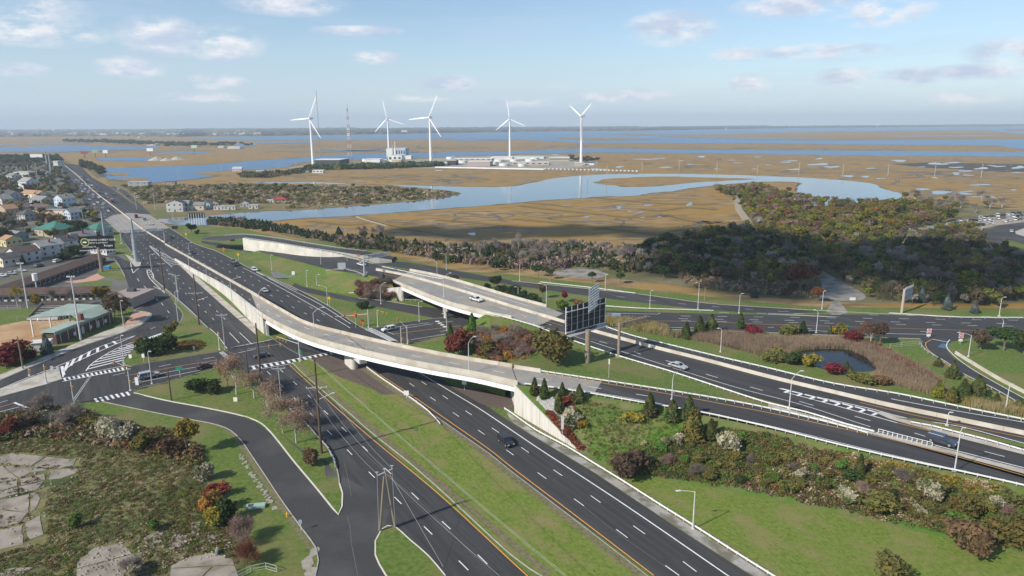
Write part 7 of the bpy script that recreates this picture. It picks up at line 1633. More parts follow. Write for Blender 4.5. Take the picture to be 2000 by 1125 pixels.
def twigs(tips,n,rad,size):
    tips=np.array(tips);C=tips[rng.integers(0,len(tips),n)]+rng.normal(size=(n,3))*rad;d=rng.normal(size=(n,3));d[:,2]=abs(d[:,2])+.3;d /= np.linalg.norm(d,axis=1)[:,None];a=rng.normal(size=(n,3));u=np.cross(d,a);u /= np.linalg.norm(u,axis=1)[:,None];w_=.022
    V=np.stack([C-u*w_,C+u*w_,C+d*size*rng.uniform(.6,1.4,n)[:,None]],1).reshape(-1,3);return V,np.arange(3*n).reshape(-1,3)
dummy=mat('foliage_base',(.06,.08,.03))
TPL={}
def tpl(kind,gens,tr):TPL[kind]=[(npmesh(kind+'_crown',*g,dummy),npmesh(kind+'_trunk',*t,dummy) if t is not None else None) for g,t in zip(gens,tr)]
trunkf=lambda h,r:tubes([((0,0,-.3),(0,0,h),r,r*.6)],6)
tpl('cedar',[conifer(5,1.65,1700),conifer(5,1.45,1600,.7),conifer(5,1.85,1800,.9,ragged=.4)],[trunkf(2.5,.13)]*3)
tpl('spruce',[conifer(6,2.0,1900,1.0,ragged=.5,size=.24)],[trunkf(3,.15)])
tpl('pine',[lumpy(6,2.6,8,1500,.45,.30,.5),lumpy(6.5,2.9,8,1500,.5,.30,.45)],[tubes([((0,0,-.3),(.2,.1,4.8),.2,.1),((0.1,0,2.4),(1.4,.3,3.9),.09,.04),((0.1,0,2.8),(-1.3,-.5,4.2),.09,.04)],6)]*2)
tpl('leafy',[lumpy(6,2.9,9,2000),lumpy(6,2.6,10,2000,.3),lumpy(6.5,3.2,11,2200,.4)],[tubes([((0,0,-.3),(0,0,2.6),.2,.13),((0,0,2),(1.2,.5,4),.1,.05),((0,0,1.8),(-1.1,.6,3.9),.1,.05),((0,0,2.2),(.2,-1.1,4.1),.09,.04)],6)]*3)
tpl('bush',[lumpy(2.3,1.9,8,1200,.08,.20,.8),lumpy(2.0,2.2,9,1300,.05,.20,.8),lumpy(2.6,1.7,7,1100,.08,.20,.9)],[None]*3)
bt,bs=[],[]
for k in range(4):
    sg_,tp_=branching(9,.42,4,.17,1 if k<2 else 2);bs.append(tubes(sg_,4));bt.append(twigs(tp_,2600,.35,1.0))
tpl('bare',bt,bs)
bt,bs=[],[]
for k in range(2):
    sg_,tp_=branching(6,.5,4,.13,1);bs.append(tubes(sg_,4));tw=twigs(tp_,900,.3,.6);tipa=np.array(tp_);C=tipa[rng.integers(0,len(tipa),1500)]+rng.normal(size=(1500,3))*.33;bt.append(join([tw,leaves(C,.10)]))
tpl('autumn',bt,bs)
bt,bs=[],[]
for k in range(2):
    sg_,tp_=branching(3.2,.5,4,.05,4,3);bs.append(tubes(sg_,3));bt.append(twigs(tp_,2600,.22,.7))
tpl('twiggy',bt,bs)
bark=mat('bark',(.13,.10,.08),(.19,.155,.13),2);barkpale=mat('pale_bark',(.36,.33,.29),(.46,.43,.38),2)
def fol(n,a,b,c=None,rand=.35):
    g=lambda q:None if q is None else tuple(v*1.25+.006 for v in q);a,b,c=g(a),g(b),g(c)
    return mat('foliage_'+n,a,b,1.3,1,c3=c,s3=.5,rand=rand,transl=.22,spec=.1)
FOL={'cedar':fol('cedar',(.038,.062,.016),(.070,.098,.026),(.085,.085,.03)),'cedar_dark':fol('dark_cedar',(.022,.040,.014),(.042,.062,.02)),'spruce':fol('blue_spruce',(.06,.085,.08),(.10,.13,.12)),'pine':fol('pine',(.03,.055,.018),(.055,.08,.025)),
 'olive':fol('olive',(.075,.085,.025),(.12,.12,.035),(.15,.12,.03)),'gold':fol('golden',(.20,.16,.022),(.30,.20,.03),(.12,.12,.03)),'lime':fol('yellow_green',(.15,.16,.022),(.22,.20,.03),(.09,.10,.02)),'orange':fol('orange',(.26,.10,.028),(.32,.15,.04),(.15,.09,.03)),'red':fol('red',(.15,.025,.022),(.22,.045,.03)),'crimson':fol('crimson',(.09,.014,.018),(.14,.03,.025)),'brown':fol('brown',(.12,.075,.04),(.18,.115,.06),(.09,.07,.03)),'rust':fol('rust',(.16,.07,.035),(.22,.10,.05),(.10,.07,.04)),
 'grey':fol('grey_twig',(.19,.16,.135),(.26,.225,.19)),'darkgrey':fol('dark_twig',(.105,.085,.075),(.16,.13,.115)),'pinkgrey':fol('reddish_twig',(.19,.125,.105),(.25,.17,.14)),'cream':fol('cream_tips',(.30,.27,.19),(.38,.34,.25),(.085,.10,.035)),'green':fol('bright_green',(.065,.12,.02),(.10,.16,.03)),'dkgreen':fol('dark_green',(.028,.048,.015),(.05,.075,.02)),'peach':fol('peach_leaf',(.22,.15,.105),(.29,.20,.14)),'straw':fol('straw',(.28,.22,.13),(.37,.30,.19)),'dkbrown':fol('dark_brown',(.07,.05,.032),(.11,.08,.05))}
SPEC={'cedar':('cedar_tree','tree'),'spruce':('spruce_tree','tree'),'pine':('pine_tree','tree'),'leafy':('broadleaf_tree','tree'),'bush':('bush','bush'),'bare':('bare_tree','tree'),'autumn':('autumn_tree','tree'),'twiggy':('twiggy_shrub','shrub')}
HT={'cedar':5,'spruce':6,'pine':6.3,'leafy':6.2,'bush':2.3,'bare':9,'autumn':6,'twiggy':3.2}
tree_n=0
def plant(label,kind,f,b,h,wf=1.0,group=None,bk=None,var=None):
    global tree_n
    nm,cat=SPEC[kind];cr,tr=TPL[kind][var if var is not None else random.randrange(len(TPL[kind]))];s=h/HT[kind];W=thing(nm,label,cat,b,random.uniform(0,6.28),group);W.scale=(s*wf,s*wf,s)
    part('crown' if kind not in ('bush','twiggy') else 'foliage',cr,W,m=FOL[f])
    if tr is not None:part('trunk' if kind != 'twiggy' else 'stems',tr,W,m=bk or (barkpale if kind in ('bare','autumn') else bark))
    tree_n+=1;return W
def ppx(label,kind,f,x,y,top,wf=1.0,**k):
    """plant with its foot at pixel x,y and its top at pixel row top"""
    b=G(x,y);h=max(.5,ZT(b,x,top)-b.z);return plant(label,kind,f,b,h,wf,**k)
# ---- cedars and shrubs one can point at (foot px, top px)
for a in [
 ('dark cedar on the slope, the second from the left above the stone wall',"cedar",'cedar',1063,779,740,.9),
 ('first small cedar above the wing wall beside the guardrail',"cedar",'cedar',1044,772,738,1.0),
 ('cedar standing low between the grey rocks and red creepers',"cedar",'cedar',1092,805,768,.95),
 ('cedar on the bank left of the red creeper patch',"cedar",'cedar',1098,772,747,1.0),
 ('cedar right of the red creeper patch beside the thin lamp',"cedar",'cedar',1131,786,751,1.05),
 ('round full cedar by the flyover ramp, first of the large four',"cedar",'cedar',1269,811,768,1.15),
 ('cedar second of the large four below the ramp guardrail',"cedar",'cedar',1313,822,780,1.15),
 ('cedar third of the large four, tallest behind the olive one',"cedar",'cedar',1345,820,772,1.0),
 ('broad olive cedar in front of the tall one on the slope',"cedar",'olive',1353,862,795,1.15),
 ('cedar at the right end of the slope group, lower down',"cedar",'cedar',1388,856,818,1.25),
 ('tall narrow cedar alone on the golden slope beneath the right ramp',"cedar",'cedar',1677,938,886,.75),
 ('dark red-brown bush at the lower corner of the slope and lawn',"bush",'dkbrown',1219,928,878,.9),
 ('round brown and green bush on the lawn near the right edge',"bush",'brown',1893,1082,1028,1.05),
 ('round brown-green bush at the bottom of the lawn',"bush",'olive',1749,1125,1088,1.2),
 ('round olive bush on the hill beside the billboard post',"bush",'olive',1082,708,655,1.2),
 ('small golden bush below the thin lamp on the slope',"bush",'gold',1132,834,818,1.2),
 ('golden bush in the middle of the green slope',"bush",'gold',1233,822,803,1.2),
 ('cream-tipped groundsel bush beside the wing wall top',"bush",'cream',1120,828,798,1.0),
 ('cream-tipped groundsel bush on the middle slope below the four cedars',"bush",'cream',1424,884,850,.9),
 ('small cream-tipped bush left of the lower cedars',"bush",'cream',1322,870,848,.9),
 ('small cream-tipped bush at left of the pair below the four cedars',"bush",'cream',1300,870,852,.9),
 ('large cream-tipped bush on the right slope beneath the ramp lamp',"bush",'cream',1818,976,945,1.1),
 ('wide cream-tipped bush low on the slope by the lawn edge',"bush",'cream',1655,982,958,1.2),
 ('cream-tipped bush near the right edge under the guardrail',"bush",'cream',1945,994,972,1.0),
 ('little cream-tipped bush at the left of the slope shadows',"bush",'cream',1566,935,918,1.2),
 ('tiny cream-tipped bush below the slope middle',"bush",'cream',1797,1003,989,1.2),
 ('broad grey-green bush on the slope right of the wide cream one',"bush",'olive',1720,1000,968,1.5),
 ('large grey-green bush mass under the right slope',"bush",'olive',1880,1005,966,1.1),
 ('grey-green bush at the right end of the slope',"bush",'olive',1975,1060,1015,1.3),
 ('blue spruce beside the white shed end at the ball field',"spruce",'spruce',93,692,650,.9),
 ('crimson bush at the left edge behind the weathered pole',"bush",'crimson',18,712,672,1.5),
 ('small crimson bush left of the blue spruce',"bush",'crimson',60,704,686,1.2),
 ('dark clipped hedge bush on the island lawn, left half',"bush",'dkgreen',292,693,661,1.1),
 ('dark clipped hedge bush on the island lawn, right half',"bush",'dkgreen',318,690,652,1.1),
 ('small round tree on the island lawn above the flower bed',"leafy",'olive',336,661,627,.95),
 ('bare orange twiggy tree at the zebra markings',"autumn",'orange',270,690,655,.9),
 ('dark green bush left of two on the corner lawn',"bush",'dkgreen',384,768,743,1.2),
 ('dark green bush right of two on the corner lawn',"bush",'dkgreen',415,768,746,1.5),
 ('peach-leaved autumn tree over the crosswalk, uppermost of the row',"autumn",'peach',462,770,680,1.0),
 ('golden autumn tree at the crosswalk in front of the peach one',"leafy",'gold',446,762,706,.6),
 ('bare peach tree beside the guardrail, second of the row',"autumn",'peach',497,778,720,1.2),
 ('bare peach tree beside the guardrail, third of the row',"autumn",'peach',523,804,738,1.2),
 ('bare peach tree near the side street bend with pale trunk',"autumn",'peach',579,865,786,1.15),
 ('bare peach tree leaning over the westbound lanes',"autumn",'peach',553,845,768,1.25),
 ('small twiggy bush by the gravel strip at the pole',"bush",'brown',611,907,876,.8),
 ('golden shrub with dark shadow at the edge of the scrub lot',"leafy",'gold',366,888,822,.8),
 ('brown shrub left of the golden one on the scrub lot',"bush",'brown',335,886,854,1.1),
 ('cream and grey shrub on the lawn edge of the scrub lot',"bush",'cream',398,937,905,.9),
 ('crimson shrub at the top of the autumn hedge on the lot edge',"bush",'red',420,968,940,.95),
 ('orange shrub in the autumn hedge on the lot edge',"bush",'orange',414,1002,966,.9),
 ('golden shrub at the foot of the autumn hedge',"bush",'gold',425,1024,990,.85),
 ('dark green shrub on the shaded side of the autumn hedge',"bush",'dkgreen',447,1016,975,.8),
 ('reddish creeper-covered thicket at the lot corner by the lawn',"twiggy",'pinkgrey',470,1062,1012,.9),
 ('reddish twiggy thicket lower at the lot corner',"twiggy",'rust',484,1105,1060,.9),
 ('small round green bush alone on the scrub lot, left',"bush",'green',150,1030,1006,.8),
 ('small round green bush alone on the scrub lot, right',"bush",'green',301,1036,1018,.9),
 ('olive bush on the pale corner of the lot by the avenue',"bush",'olive',184,832,806,1.1),
 ('bare twiggy shrub at the avenue edge of the scrub lot, left',"twiggy",'grey',85,808,768,1.1),
 ('bare twiggy shrub at the avenue edge of the scrub lot, right',"twiggy",'grey',140,832,790,1.2),
 ('cream-tipped shrub at the top of the scrub lot, left',"bush",'cream',88,830,805,.9),
 ('cream-tipped shrub at the top of the scrub lot, middle',"bush",'cream',218,848,812,.9),
 ('cream-tipped shrub at the top of the scrub lot, right',"bush",'cream',245,862,830,.9),
 ('dark red shrub at the left edge of the scrub lot',"bush",'crimson',22,850,822,1.0),
 ('dark red shrub right of the crimson one on the lot',"bush",'dkbrown',50,840,808,1.2),
 ('olive shrub in the middle of the lot hedge',"bush",'olive',280,880,850,1.1),
 ('bare shrub on the cracked concrete lot',"twiggy",'grey',262,1118,1085,1.0),
 ('cream bush on the cracked concrete at the bottom edge',"bush",'cream',262,1125,1102,1.1),
 ('round crimson bush on the hill by the cross avenue',"bush",'crimson',898,693,652,1.1),
 ('green cedar at the left end of the hill under the bridge',"cedar",'green',922,648,612,1.0),
 ('olive bush at the foot of the red hill shrubs',"bush",'olive',955,700,672,1.2),
 ('dark cedar near the highway rail on the hill',"cedar",'cedar',880,668,632,.8),
 ('dark conifer at the mouth of the highway bridge, small',"cedar",'cedar_dark',750,552,535,.9),
 ('dark green shrub on the lawn beside the exit road',"bush",'cedar_dark',712,603,588,1.0),
 ('small red tree on the grass beyond the highway bridge',"leafy",'red',1101,590,565,.8),
 ('dark round tree beyond the highway bridge beside the verge',"leafy",'cedar_dark',970,569,540,1.0),
 ('brown round tree left of the small red one',"leafy",'brown',1060,583,553,.8),
 ('green bush at the bridge end left of the billboard',"bush",'green',1098,605,589,1.4),
 ('orange bush at the bridge end behind the billboard',"bush",'rust',1130,602,588,1.4),
 ('pine with spreading crown left of the gravel yard',"pine",'pine',968,529,506,1.1),
 ('second pine with spreading crown left of the gravel yard',"pine",'pine',1052,541,516,1.0),
 ('third pine at the left rim of the gravel yard',"pine",'pine',1075,545,522,1.0),
 ('pine at the right rim of the gravel yard',"pine",'pine',1156,552,530,1.1),
 ('low dark pine right of the gravel yard',"pine",'pine',1212,554,532,1.2),
 ('blue spruce in front of the thicket, left of two lamps',"spruce",'spruce',1473,581,559,1.1),
 ('blue spruce behind the small billboard, tall one',"spruce",'spruce',1849,605,572,.9),
 ('blue spruce right of the small billboard, low one',"spruce",'spruce',1903,612,589,1.2),
 ('small blue spruce peeping above the small billboard',"spruce",'spruce',1800,590,556,.8),
 ('round yellow-green tree standing out of the dark wood at right',"leafy",'lime',1893,580,524,1.35),
 ('second yellow-green crown left of the round one in the wood',"leafy",'lime',1688,548,508,1.0),
 ('orange-red tree at the mouth of the gravel track',"leafy",'orange',1594,590,562,1.1),
 ('rusty red tree mass left of the gravel track',"leafy",'rust',1562,572,508,1.3),
 ('cedar left of the reed bed above the highway rail, first',"cedar",'cedar',1340,660,628,1.1),
 ('cedar left of the reed bed above the highway rail, second',"cedar",'cedar',1366,653,617,1.1),
 ('cedar left of the reed bed above the highway rail, third',"cedar",'cedar',1389,649,614,1.2),
 ('small cedar in front of the three above the reeds',"cedar",'cedar',1342,663,643,1.0),
 ('cedar beside the magenta shrub at the cross road',"cedar",'cedar',1446,641,612,1.1),
 ('dark cedar at the cross road above the reed pond',"cedar",'cedar_dark',1567,655,627,1.3),
 ('low narrow cedar beside the yellow shrub above the pond',"cedar",'cedar',1621,652,635,1.0),
 ('silver olive bush above the pond reeds',"bush",'olive',1535,658,635,1.4),
 ('yellow bush above the pond reeds',"bush",'gold',1642,655,634,1.1),
 ('magenta shrub at the cross road above the reeds, left',"bush",'red',1475,654,638,1.8),
 ('crimson shrub above the pond between yellow and brown trees',"bush",'crimson',1663,669,645,1.2),
 ('brown autumn tree with green trunk ivy above the pond',"autumn",'rust',1700,672,625,1.3),
 ('dark round tree right of the brown one above the pond',"leafy",'dkbrown',1718,674,632,1.0),
 ('big dark thicket tree at the right edge beyond the side ramp, left',"leafy",'dkbrown',1915,682,640,1.2),
 ('big dark thicket tree at the right edge beyond the side ramp, right',"leafy",'dkgreen',1960,684,641,1.4),
 ('third dark thicket tree at the right edge beyond the side ramp',"leafy",'dkgreen',2000,690,644,1.4),
 ('cedar at the pond corner near the highway rail',"cedar",'cedar',1653,722,705,1.2),
 ('cedar on the bank by the pond, darker one',"cedar",'cedar',1660,735,715,1.2),
 ('red shrub at the near bank of the pond',"bush",'red',1628,730,712,1.6),
 ('yellow feathery bush at the near bank of the pond',"bush",'gold',1575,712,690,1.2),
 ('green bush left of the pond near the rail',"bush",'olive',1520,705,683,1.6),
 ('dark green bush left of the pond beside the yellow one',"bush",'dkgreen',1550,712,690,1.3),
 ('olive bush on the pond bank right of the red shrub',"bush",'olive',1685,745,727,1.6),
 ('rusty bush on the pond bank beside the rail',"bush",'rust',1718,752,735,1.4),
 ('cedar on the lawn beside the dark side ramp',"cedar",'cedar',1832,715,697,1.3),
 ('taller cedar beside the thin rail of the side ramp',"cedar",'cedar',1860,738,703,1.0),
 ('yellow-green cedar cluster tree by the highway rail, left',"cedar",'lime',1832,775,742,1.3),
 ('yellow-green cedar cluster tree by the highway rail, middle',"cedar",'olive',1858,785,755,1.4),
 ('dark cedar in the cluster left of the reeds',"cedar",'cedar',1880,780,740,1.2),
 ('dark cedar in the cluster beside the side ramp rail',"cedar",'cedar',1908,775,732,1.3),
 ('dark cedar low in the cluster above the straw reeds',"cedar",'cedar',1945,792,768,1.5),
 ('cedar at the right edge of the picture by the highway rail',"cedar",'olive',1988,802,776,1.5),
]:
    ppx(*a)
# ---- scattered individuals: world-uniform inside pixel outlines, with spacing
def grove(poly,n,mix,desc,mind=3):
    """mix: list of (weight, kind, foliage, hmin, hmax, wf, adjective)"""
    for (x,y) in scatter(poly,n,mind):
        m=random.choices(mix,[q[0] for q in mix])[0];_,kind,f,h0,h1,wf,adj=m
        nm_=SPEC[kind][0].replace('_',' ');a_=(adj.replace('bare','').strip()+' ' if kind=='bare' else adj+' ').lstrip()
        plant(a_+nm_+' '+desc,kind,f,(x,y,drop(x,y)),random.uniform(h0,h1),wf*random.uniform(.85,1.2),group=a_+nm_+('es ' if nm_.endswith('sh') else 's ')+desc)
wood=[(2,'leafy','olive',5,8,1,'olive green'),(3,'leafy','dkbrown',5,8,1,'dark brown'),(2,'leafy','dkgreen',5,8,1,'dark green'),(6,'bare','grey',6,10,1.1,'bare grey'),(1,'leafy','rust',4,7,1,'rust coloured')]  # dark species picked so the wood's shade is partly put into foliage colour
grove([(1690,500),(1850,470),(1990,520),(2060,600),(1990,604),(1860,600),(1760,590),(1700,580),(1680,540)],62,wood,'in the wood behind the small billboard',6)
grove([(1320,500),(1440,485),(1560,500),(1600,540),(1590,560),(1500,560),(1400,550),(1300,548),(1250,530),(1260,505)],58,[(4,'leafy','cedar_dark',5,8,1,'dark evergreen'),(4,'bare','grey',6,10,1.1,'bare grey'),(2,'leafy','dkgreen',5,7,1,'dark green'),(1,'leafy','dkbrown',4,7,1,'dark brown')],'in the dark thicket behind the slip road',6)
grove([(1440,395),(1560,402),(1700,400),(1800,405),(1790,440),(1760,460),(1650,480),(1560,470),(1480,440)],48,[(4,'leafy','lime',6,9,1.2,'sunlit yellow-green'),(3,'leafy','gold',5,8,1.2,'golden'),(2,'leafy','orange',4,7,1.2,'orange'),(2,'leafy','olive',6,9,1.2,'olive'),(2,'bare','pinkgrey',6,9,1.3,'pinkish bare'),(1,'leafy','red',4,6,1.2,'red')],'on the sunlit knoll before the lake',10)
grove([(1400,368),(1500,366),(1560,380),(1600,396),(1500,398),(1430,392),(1395,378)],16,[(2,'bare','pinkgrey',6,9,1.3,'pinkish bare'),(1,'leafy','rust',6,8,1.1,'rusty'),(1,'leafy','dkgreen',5,7,1.1,'dark')],'on the point beside the lake',12)
grove([(1765,388),(1900,392),(1990,410),(1880,424),(1800,425),(1760,405)],22,[(4,'bare','grey',8,12,1.2,'tall bare'),(1,'leafy','olive',5,8,1.1,'olive')],'between lake and car park',9)
grove([(1600,400+70),(1760,462),(1880,455),(1920,480),(1850,492),(1700,500),(1620,500)],26,[(2,'leafy','dkbrown',5,8,1,'dark brown'),(2,'leafy','olive',5,8,1,'olive'),(1,'leafy','rust',4,7,1,'rusty'),(2,'bare','darkgrey',7,11,1.1,'bare dark')],'below the car park in the wood',8)
grove([(655,462),(760,474),(860,490),(960,498),(1090,500),(1240,505),(1240,522),(1100,520),(990,520),(870,508),(780,492),(680,478)],60,[(5,'cedar','cedar_dark',4.5,7,1.1,'dark green'),(2,'bare','grey',7,10,1,'pale leafless'),(1,'bush','rust',2,4,1.3,'rust coloured'),(1,'leafy','olive',4,6,1,'olive')],'between marsh and slip road',4)
grove([(410,430),(520,440),(600,458),(640,470),(600,466),(520,452),(420,440)],30,[(1,'cedar','cedar_dark',3,5,1.1,'dark green')],'behind the white retaining wall',4)
for (x,y,t_) in ((1012,497,455),(1030,500,458),(1062,503,462),(1075,510,470),(700,458,440),(715,462,438),(728,466,442),(740,470,436),(905,495,468),(945,497,465),(970,500,462),(1115,498,462),(1190,505,480),(1280,515,483),(1230,500,473),(858,492,476),(1000,496,462),(1048,500,466)):
    ppx('tall pale bare tree at the marsh edge','bare','grey',x,y,t_,.8,group='tall pale bare trees along the marsh edge')
# neighbourhood trees
grove([(0,325),(110,322),(160,375),(190,430),(200,455),(150,440),(60,400),(0,380)],40,[(3,'leafy','olive',6,9,1.1,'olive'),(3,'leafy','brown',6,9,1.1,'brown'),(1,'leafy','gold',5,8,1,'golden'),(2,'bare','darkgrey',7,10,1.1,'bare'),(2,'leafy','cedar_dark',6,9,1,'dark')],'among the houses left of the avenue',9)
grove([(0,425),(90,432),(60,470),(0,480),(-30,450)],14,[(3,'leafy','cedar_dark',6,9,1.1,'dark'),(2,'leafy','brown',6,9,1.1,'brown'),(1,'bare','darkgrey',7,10,1.1,'bare')],'between the green-roofed hall and the left edge',7)
for a in [('dark round evergreen between the green-roofed buildings, left','leafy','cedar_dark',155,458,432,.8),('dark round evergreen between the green-roofed buildings, right','leafy','cedar_dark',168,459,434,.8),('dark hedge bush below the left billboard','bush','cedar_dark',147,503,482,1.3),('second dark hedge bush below the left billboard','bush','cedar_dark',160,502,484,1.2),('dark low hedge beside the motel street','bush','cedar_dark',122,507,492,1.4),('yellowish tree in front of the motel wing, left','autumn','gold',35,600,553,.8),('yellowish tree in front of the motel rear wall','leafy','gold',72,605,572,.9),('bare tree in front of the motel rear wall','bare','darkgrey',98,598,560,.8),('second bare tree in front of the motel rear wall','bare','darkgrey',140,598,562,.8),('yellow autumn tree behind the clubhouse roof','leafy','gold',200,598,555,.9),('bare pinkish tree beside the motel office','bare','pinkgrey',225,605,560,.7),
          ('tall brown conifer hedge beside the bleacher clubhouse, left','leafy','dkbrown',226,630,575,.7),('tall brown conifer hedge beside the bleacher clubhouse, right','leafy','dkbrown',244,634,582,.7),('dark conifer hedge behind the clubhouse end','leafy','dkgreen',215,618,578,.8),('narrow cypress beside the left white house','cedar','cedar_dark',46,518,497,.7),('narrow cypress between the white houses','cedar','cedar_dark',60,505,492,.7),('dark tree at the foot of the second small billboard struts','leafy','cedar_dark',375,458,434,.9),('dark small tree on the grass by the underpass','leafy','cedar_dark',386,462,448,.9),('bushy yellow tree in the far marsh settlement','leafy','gold',455,384,372,1.1),('crimson tree in the waterfront row, left','leafy','crimson',398,400,390,1.3),('crimson tree in the waterfront row, right','leafy','crimson',450,404,388,1.3),('pinkish bush on the verge by the left billboard','bush','pinkgrey',178,463,455,1.3)]:ppx(*a)
# peninsula and far shore scrub
grove([(290,372),(480,362),(700,366),(860,374),(870,381),(720,396),(560,404),(430,395),(300,395)],60,[(3,'bush','olive',3,5,1.3,'olive'),(2,'bush','brown',3,5,1.4,'brown'),(1,'leafy','lime',5,7,1.3,'yellow-green'),(2,'bare','grey',5,7,1.3,'bare grey'),(2,'leafy','dkgreen',4,6,1.2,'dark')],'on the scrubby peninsula',9)
grove([(520,341),(600,331),(620,333),(560,340),(500,350),(480,346)],10,[(1,'bush','dkgreen',4,6,1.6,'dark')],'on the spit left of the leftmost turbine',12)
# hill shrubs
grove([(915,662,2),(985,642,5.6),(1040,660,6.2),(1035,690,6),(985,702,5),(930,700,2)],34,[(4,'twiggy','pinkgrey',2.2,3.4,1.2,'reddish'),(2,'twiggy','grey',2.4,3.6,1.2,'grey'),(2,'bush','rust',1.8,2.6,1.2,'rust coloured'),(1,'bush','orange',1.6,2.4,1.2,'orange')],'on the hill by the highway bridge',2.2)
grove([(700,552,4.5),(755,552,6),(768,562,5.5),(745,582,1.5),(700,578,1)],20,[(3,'twiggy','pinkgrey',3,4.5,1.1,'reddish'),(2,'twiggy','darkgrey',3,4.5,1.1,'dark'),(1,'bush','rust',2.4,3.4,1.1,'rust coloured')],'on the bank above the wing wall',2.4)
grove([(880,548),(1000,566),(1060,590),(1040,598),(960,572),(880,556)],12,[(1,'bush','cedar_dark',2,3.2,1.2,'dark')],'on the verge beyond the highway bridge',4)
# south slope shrubs
grove([(1240,862,3),(1400,862,4.4),(1560,885,4.4),(1720,920,4.2),(1900,960,4),(1990,985,3.5),(1990,1045,1),(1850,1030,.7),(1700,998,.7),(1500,955,.7),(1330,930,.7),(1250,912,.5)],46,[(4,'bush','olive',1.2,2.2,1.4,'olive'),(2,'bush','green',1,1.8,1.4,'green'),(1,'twiggy','darkgrey',1.2,2.0,1.4,'dark'),(1,'twiggy','pinkgrey',1.2,2.0,1.4,'reddish'),(1,'bush','dkgreen',1.2,2.2,1.4,'dark green'),(1,'bush','straw',.7,1.1,1.2,'pale')],'on the slope below the ramp',2.5)
# ---- fields of small growth (stuff): joined low-poly clumps
def lowclump(n,r,h,size,up=0):
    th=rng.uniform(0,2*math.pi,n);q=r*np.sqrt(rng.uniform(0,1,n));z=h*rng.uniform(.1,1,n)*np.sqrt(np.maximum(0,1-(q/r)**2*.85));C=np.stack([q*np.cos(th),q*np.sin(th),z],1);out=np.stack([q*np.cos(th)/r,q*np.sin(th)/r,.6+0*z],1);out /= np.linalg.norm(out,axis=1)[:,None];return leaves(C,size,out,.4)
def blades(n,r,h,w_):
    th=rng.uniform(0,2*math.pi,n);q=r*np.sqrt(rng.uniform(0,1,n));b=np.stack([q*np.cos(th),q*np.sin(th),0*q],1);d=rng.normal(size=(n,3))*np.array([.16,.16,0])+np.array([.05,.02,1]);a=rng.uniform(0,math.pi,n);u=np.stack([np.cos(a),np.sin(a),0*a],1)*w_;t=b+d*(h*rng.uniform(.7,1.15,n))[:,None];m_=b+d*h*.45;V=np.stack([b-u*.4,b+u*.4,m_+u,t],1).reshape(-1,3);k=np.arange(n)*4;T=np.concatenate([np.stack([k,k+1,k+2],1),np.stack([k,k+2,k+3],1)]);return V,T
def brush():
    sg,tp=branching(1,.45,2,.018,2,3);V,T=twigs(tp,130,.10,.30);V[:,2]=np.maximum(V[:,2],0);m_=V.reshape(-1,3,3);c_=(m_[:,0]+m_[:,1])/2;m_[:,0]=c_+(m_[:,0]-c_)*.35;m_[:,1]=c_+(m_[:,1]-c_)*.35;return join([(m_.reshape(-1,3),T),tubes(sg,3)])
CL={'clump':[lowclump(26,1,1,.30) for _ in range(4)],'dense':[lowclump(60,1,1,.20) for _ in range(4)],'tree':[lumpy(1,.55,5,150,.2,.08,.8,True) for _ in range(4)],'brush':[brush() for _ in range(4)],'con':[conifer(1,.30,70,size=.07) for _ in range(3)],'reed':[blades(22,1,1,.035) for _ in range(4)],'tuft':[blades(9,.5,1,.07) for _ in range(4)]}
def field(name,label,polys,n,kinds,h0,h1,wf,fols,avoid=(),zoff=0,group=None,noise=None):
    if not isinstance(polys[0],list):polys=[polys]
    WP=[[(p.x,p.y) for p in PX(pl)] for pl in polys];AV=[[(p.x,p.y) for p in PX(pl)] for pl in avoid]
    area=[abs(sum(w_[i][0]*w_[(i+1) % len(w_)][1]-w_[(i+1) % len(w_)][0]*w_[i][1] for i in range(len(w_)))) for w_ in WP];Vs,Ts,Ms=[],[],[];k=0
    for w_,ar in zip(WP,area):
        xs=[p[0] for p in w_];ys=[p[1] for p in w_];want=int(n*ar/sum(area));got=0;t=0
        while got<want and t<want*12:
            t+=1;x,y=random.uniform(min(xs),max(xs)),random.uniform(min(ys),max(ys))
            if not inpoly(x,y,w_) or any(inpoly(x,y,a) for a in AV):continue
            # patchy: neighbouring clumps share colour and density
            s_=math.sin(x*.11+1.3*math.sin(y*.07))+math.sin(y*.13+1.7*math.sin(x*.05+2));
            if noise and s_+random.uniform(-1,1)<noise:continue
            got+=1;V,T=random.choice(CL[random.choice(kinds)]);h=random.uniform(h0,h1);a=random.uniform(0,6.28);c,s2=math.cos(a),math.sin(a);hw=h*wf*random.uniform(.8,1.3);z=drop(x,y)
            Vs.append(np.stack([x+hw*(V[:,0]*c-V[:,1]*s2),y+hw*(V[:,0]*s2+V[:,1]*c),z+h*V[:,2]],1));Ts.append(T+k);k+=len(V);mi=int((s_+2)/4*len(fols)+random.uniform(-2.4,2.4)) % len(fols);Ms.append(np.full(len(T),mi))
    if not Vs:return
    me=npmesh(name,np.concatenate(Vs),np.concatenate(Ts),[FOL[f] for f in fols],np.concatenate(Ms));o=bpy.data.objects.new(name,me);COL.objects.link(o);tag(o,label,kind='stuff');return o
lot=[(-40,830),(0,830),(60,806),(150,806),(200,830),(330,860),(385,890),(398,960),(450,1020),(470,1130),(-60,1160)]
slabs_av=[[(-40,890),(40,884),(158,895),(150,930),(90,960),(90,1060),(-40,1090)],[(140,1150),(150,1098),(185,1065),(245,1058),(272,1090),(240,1135)],[(325,1150),(335,1105),(372,1088),(415,1078),(458,1092),(470,1140)]]
field('weeds','low brown and green weeds covering the abandoned lot',lot,12000,['tuft','clump','tuft'],.12,.42,1.4,['olive','green','straw','olive','brown','olive','green','brown'],avoid=slabs_av)
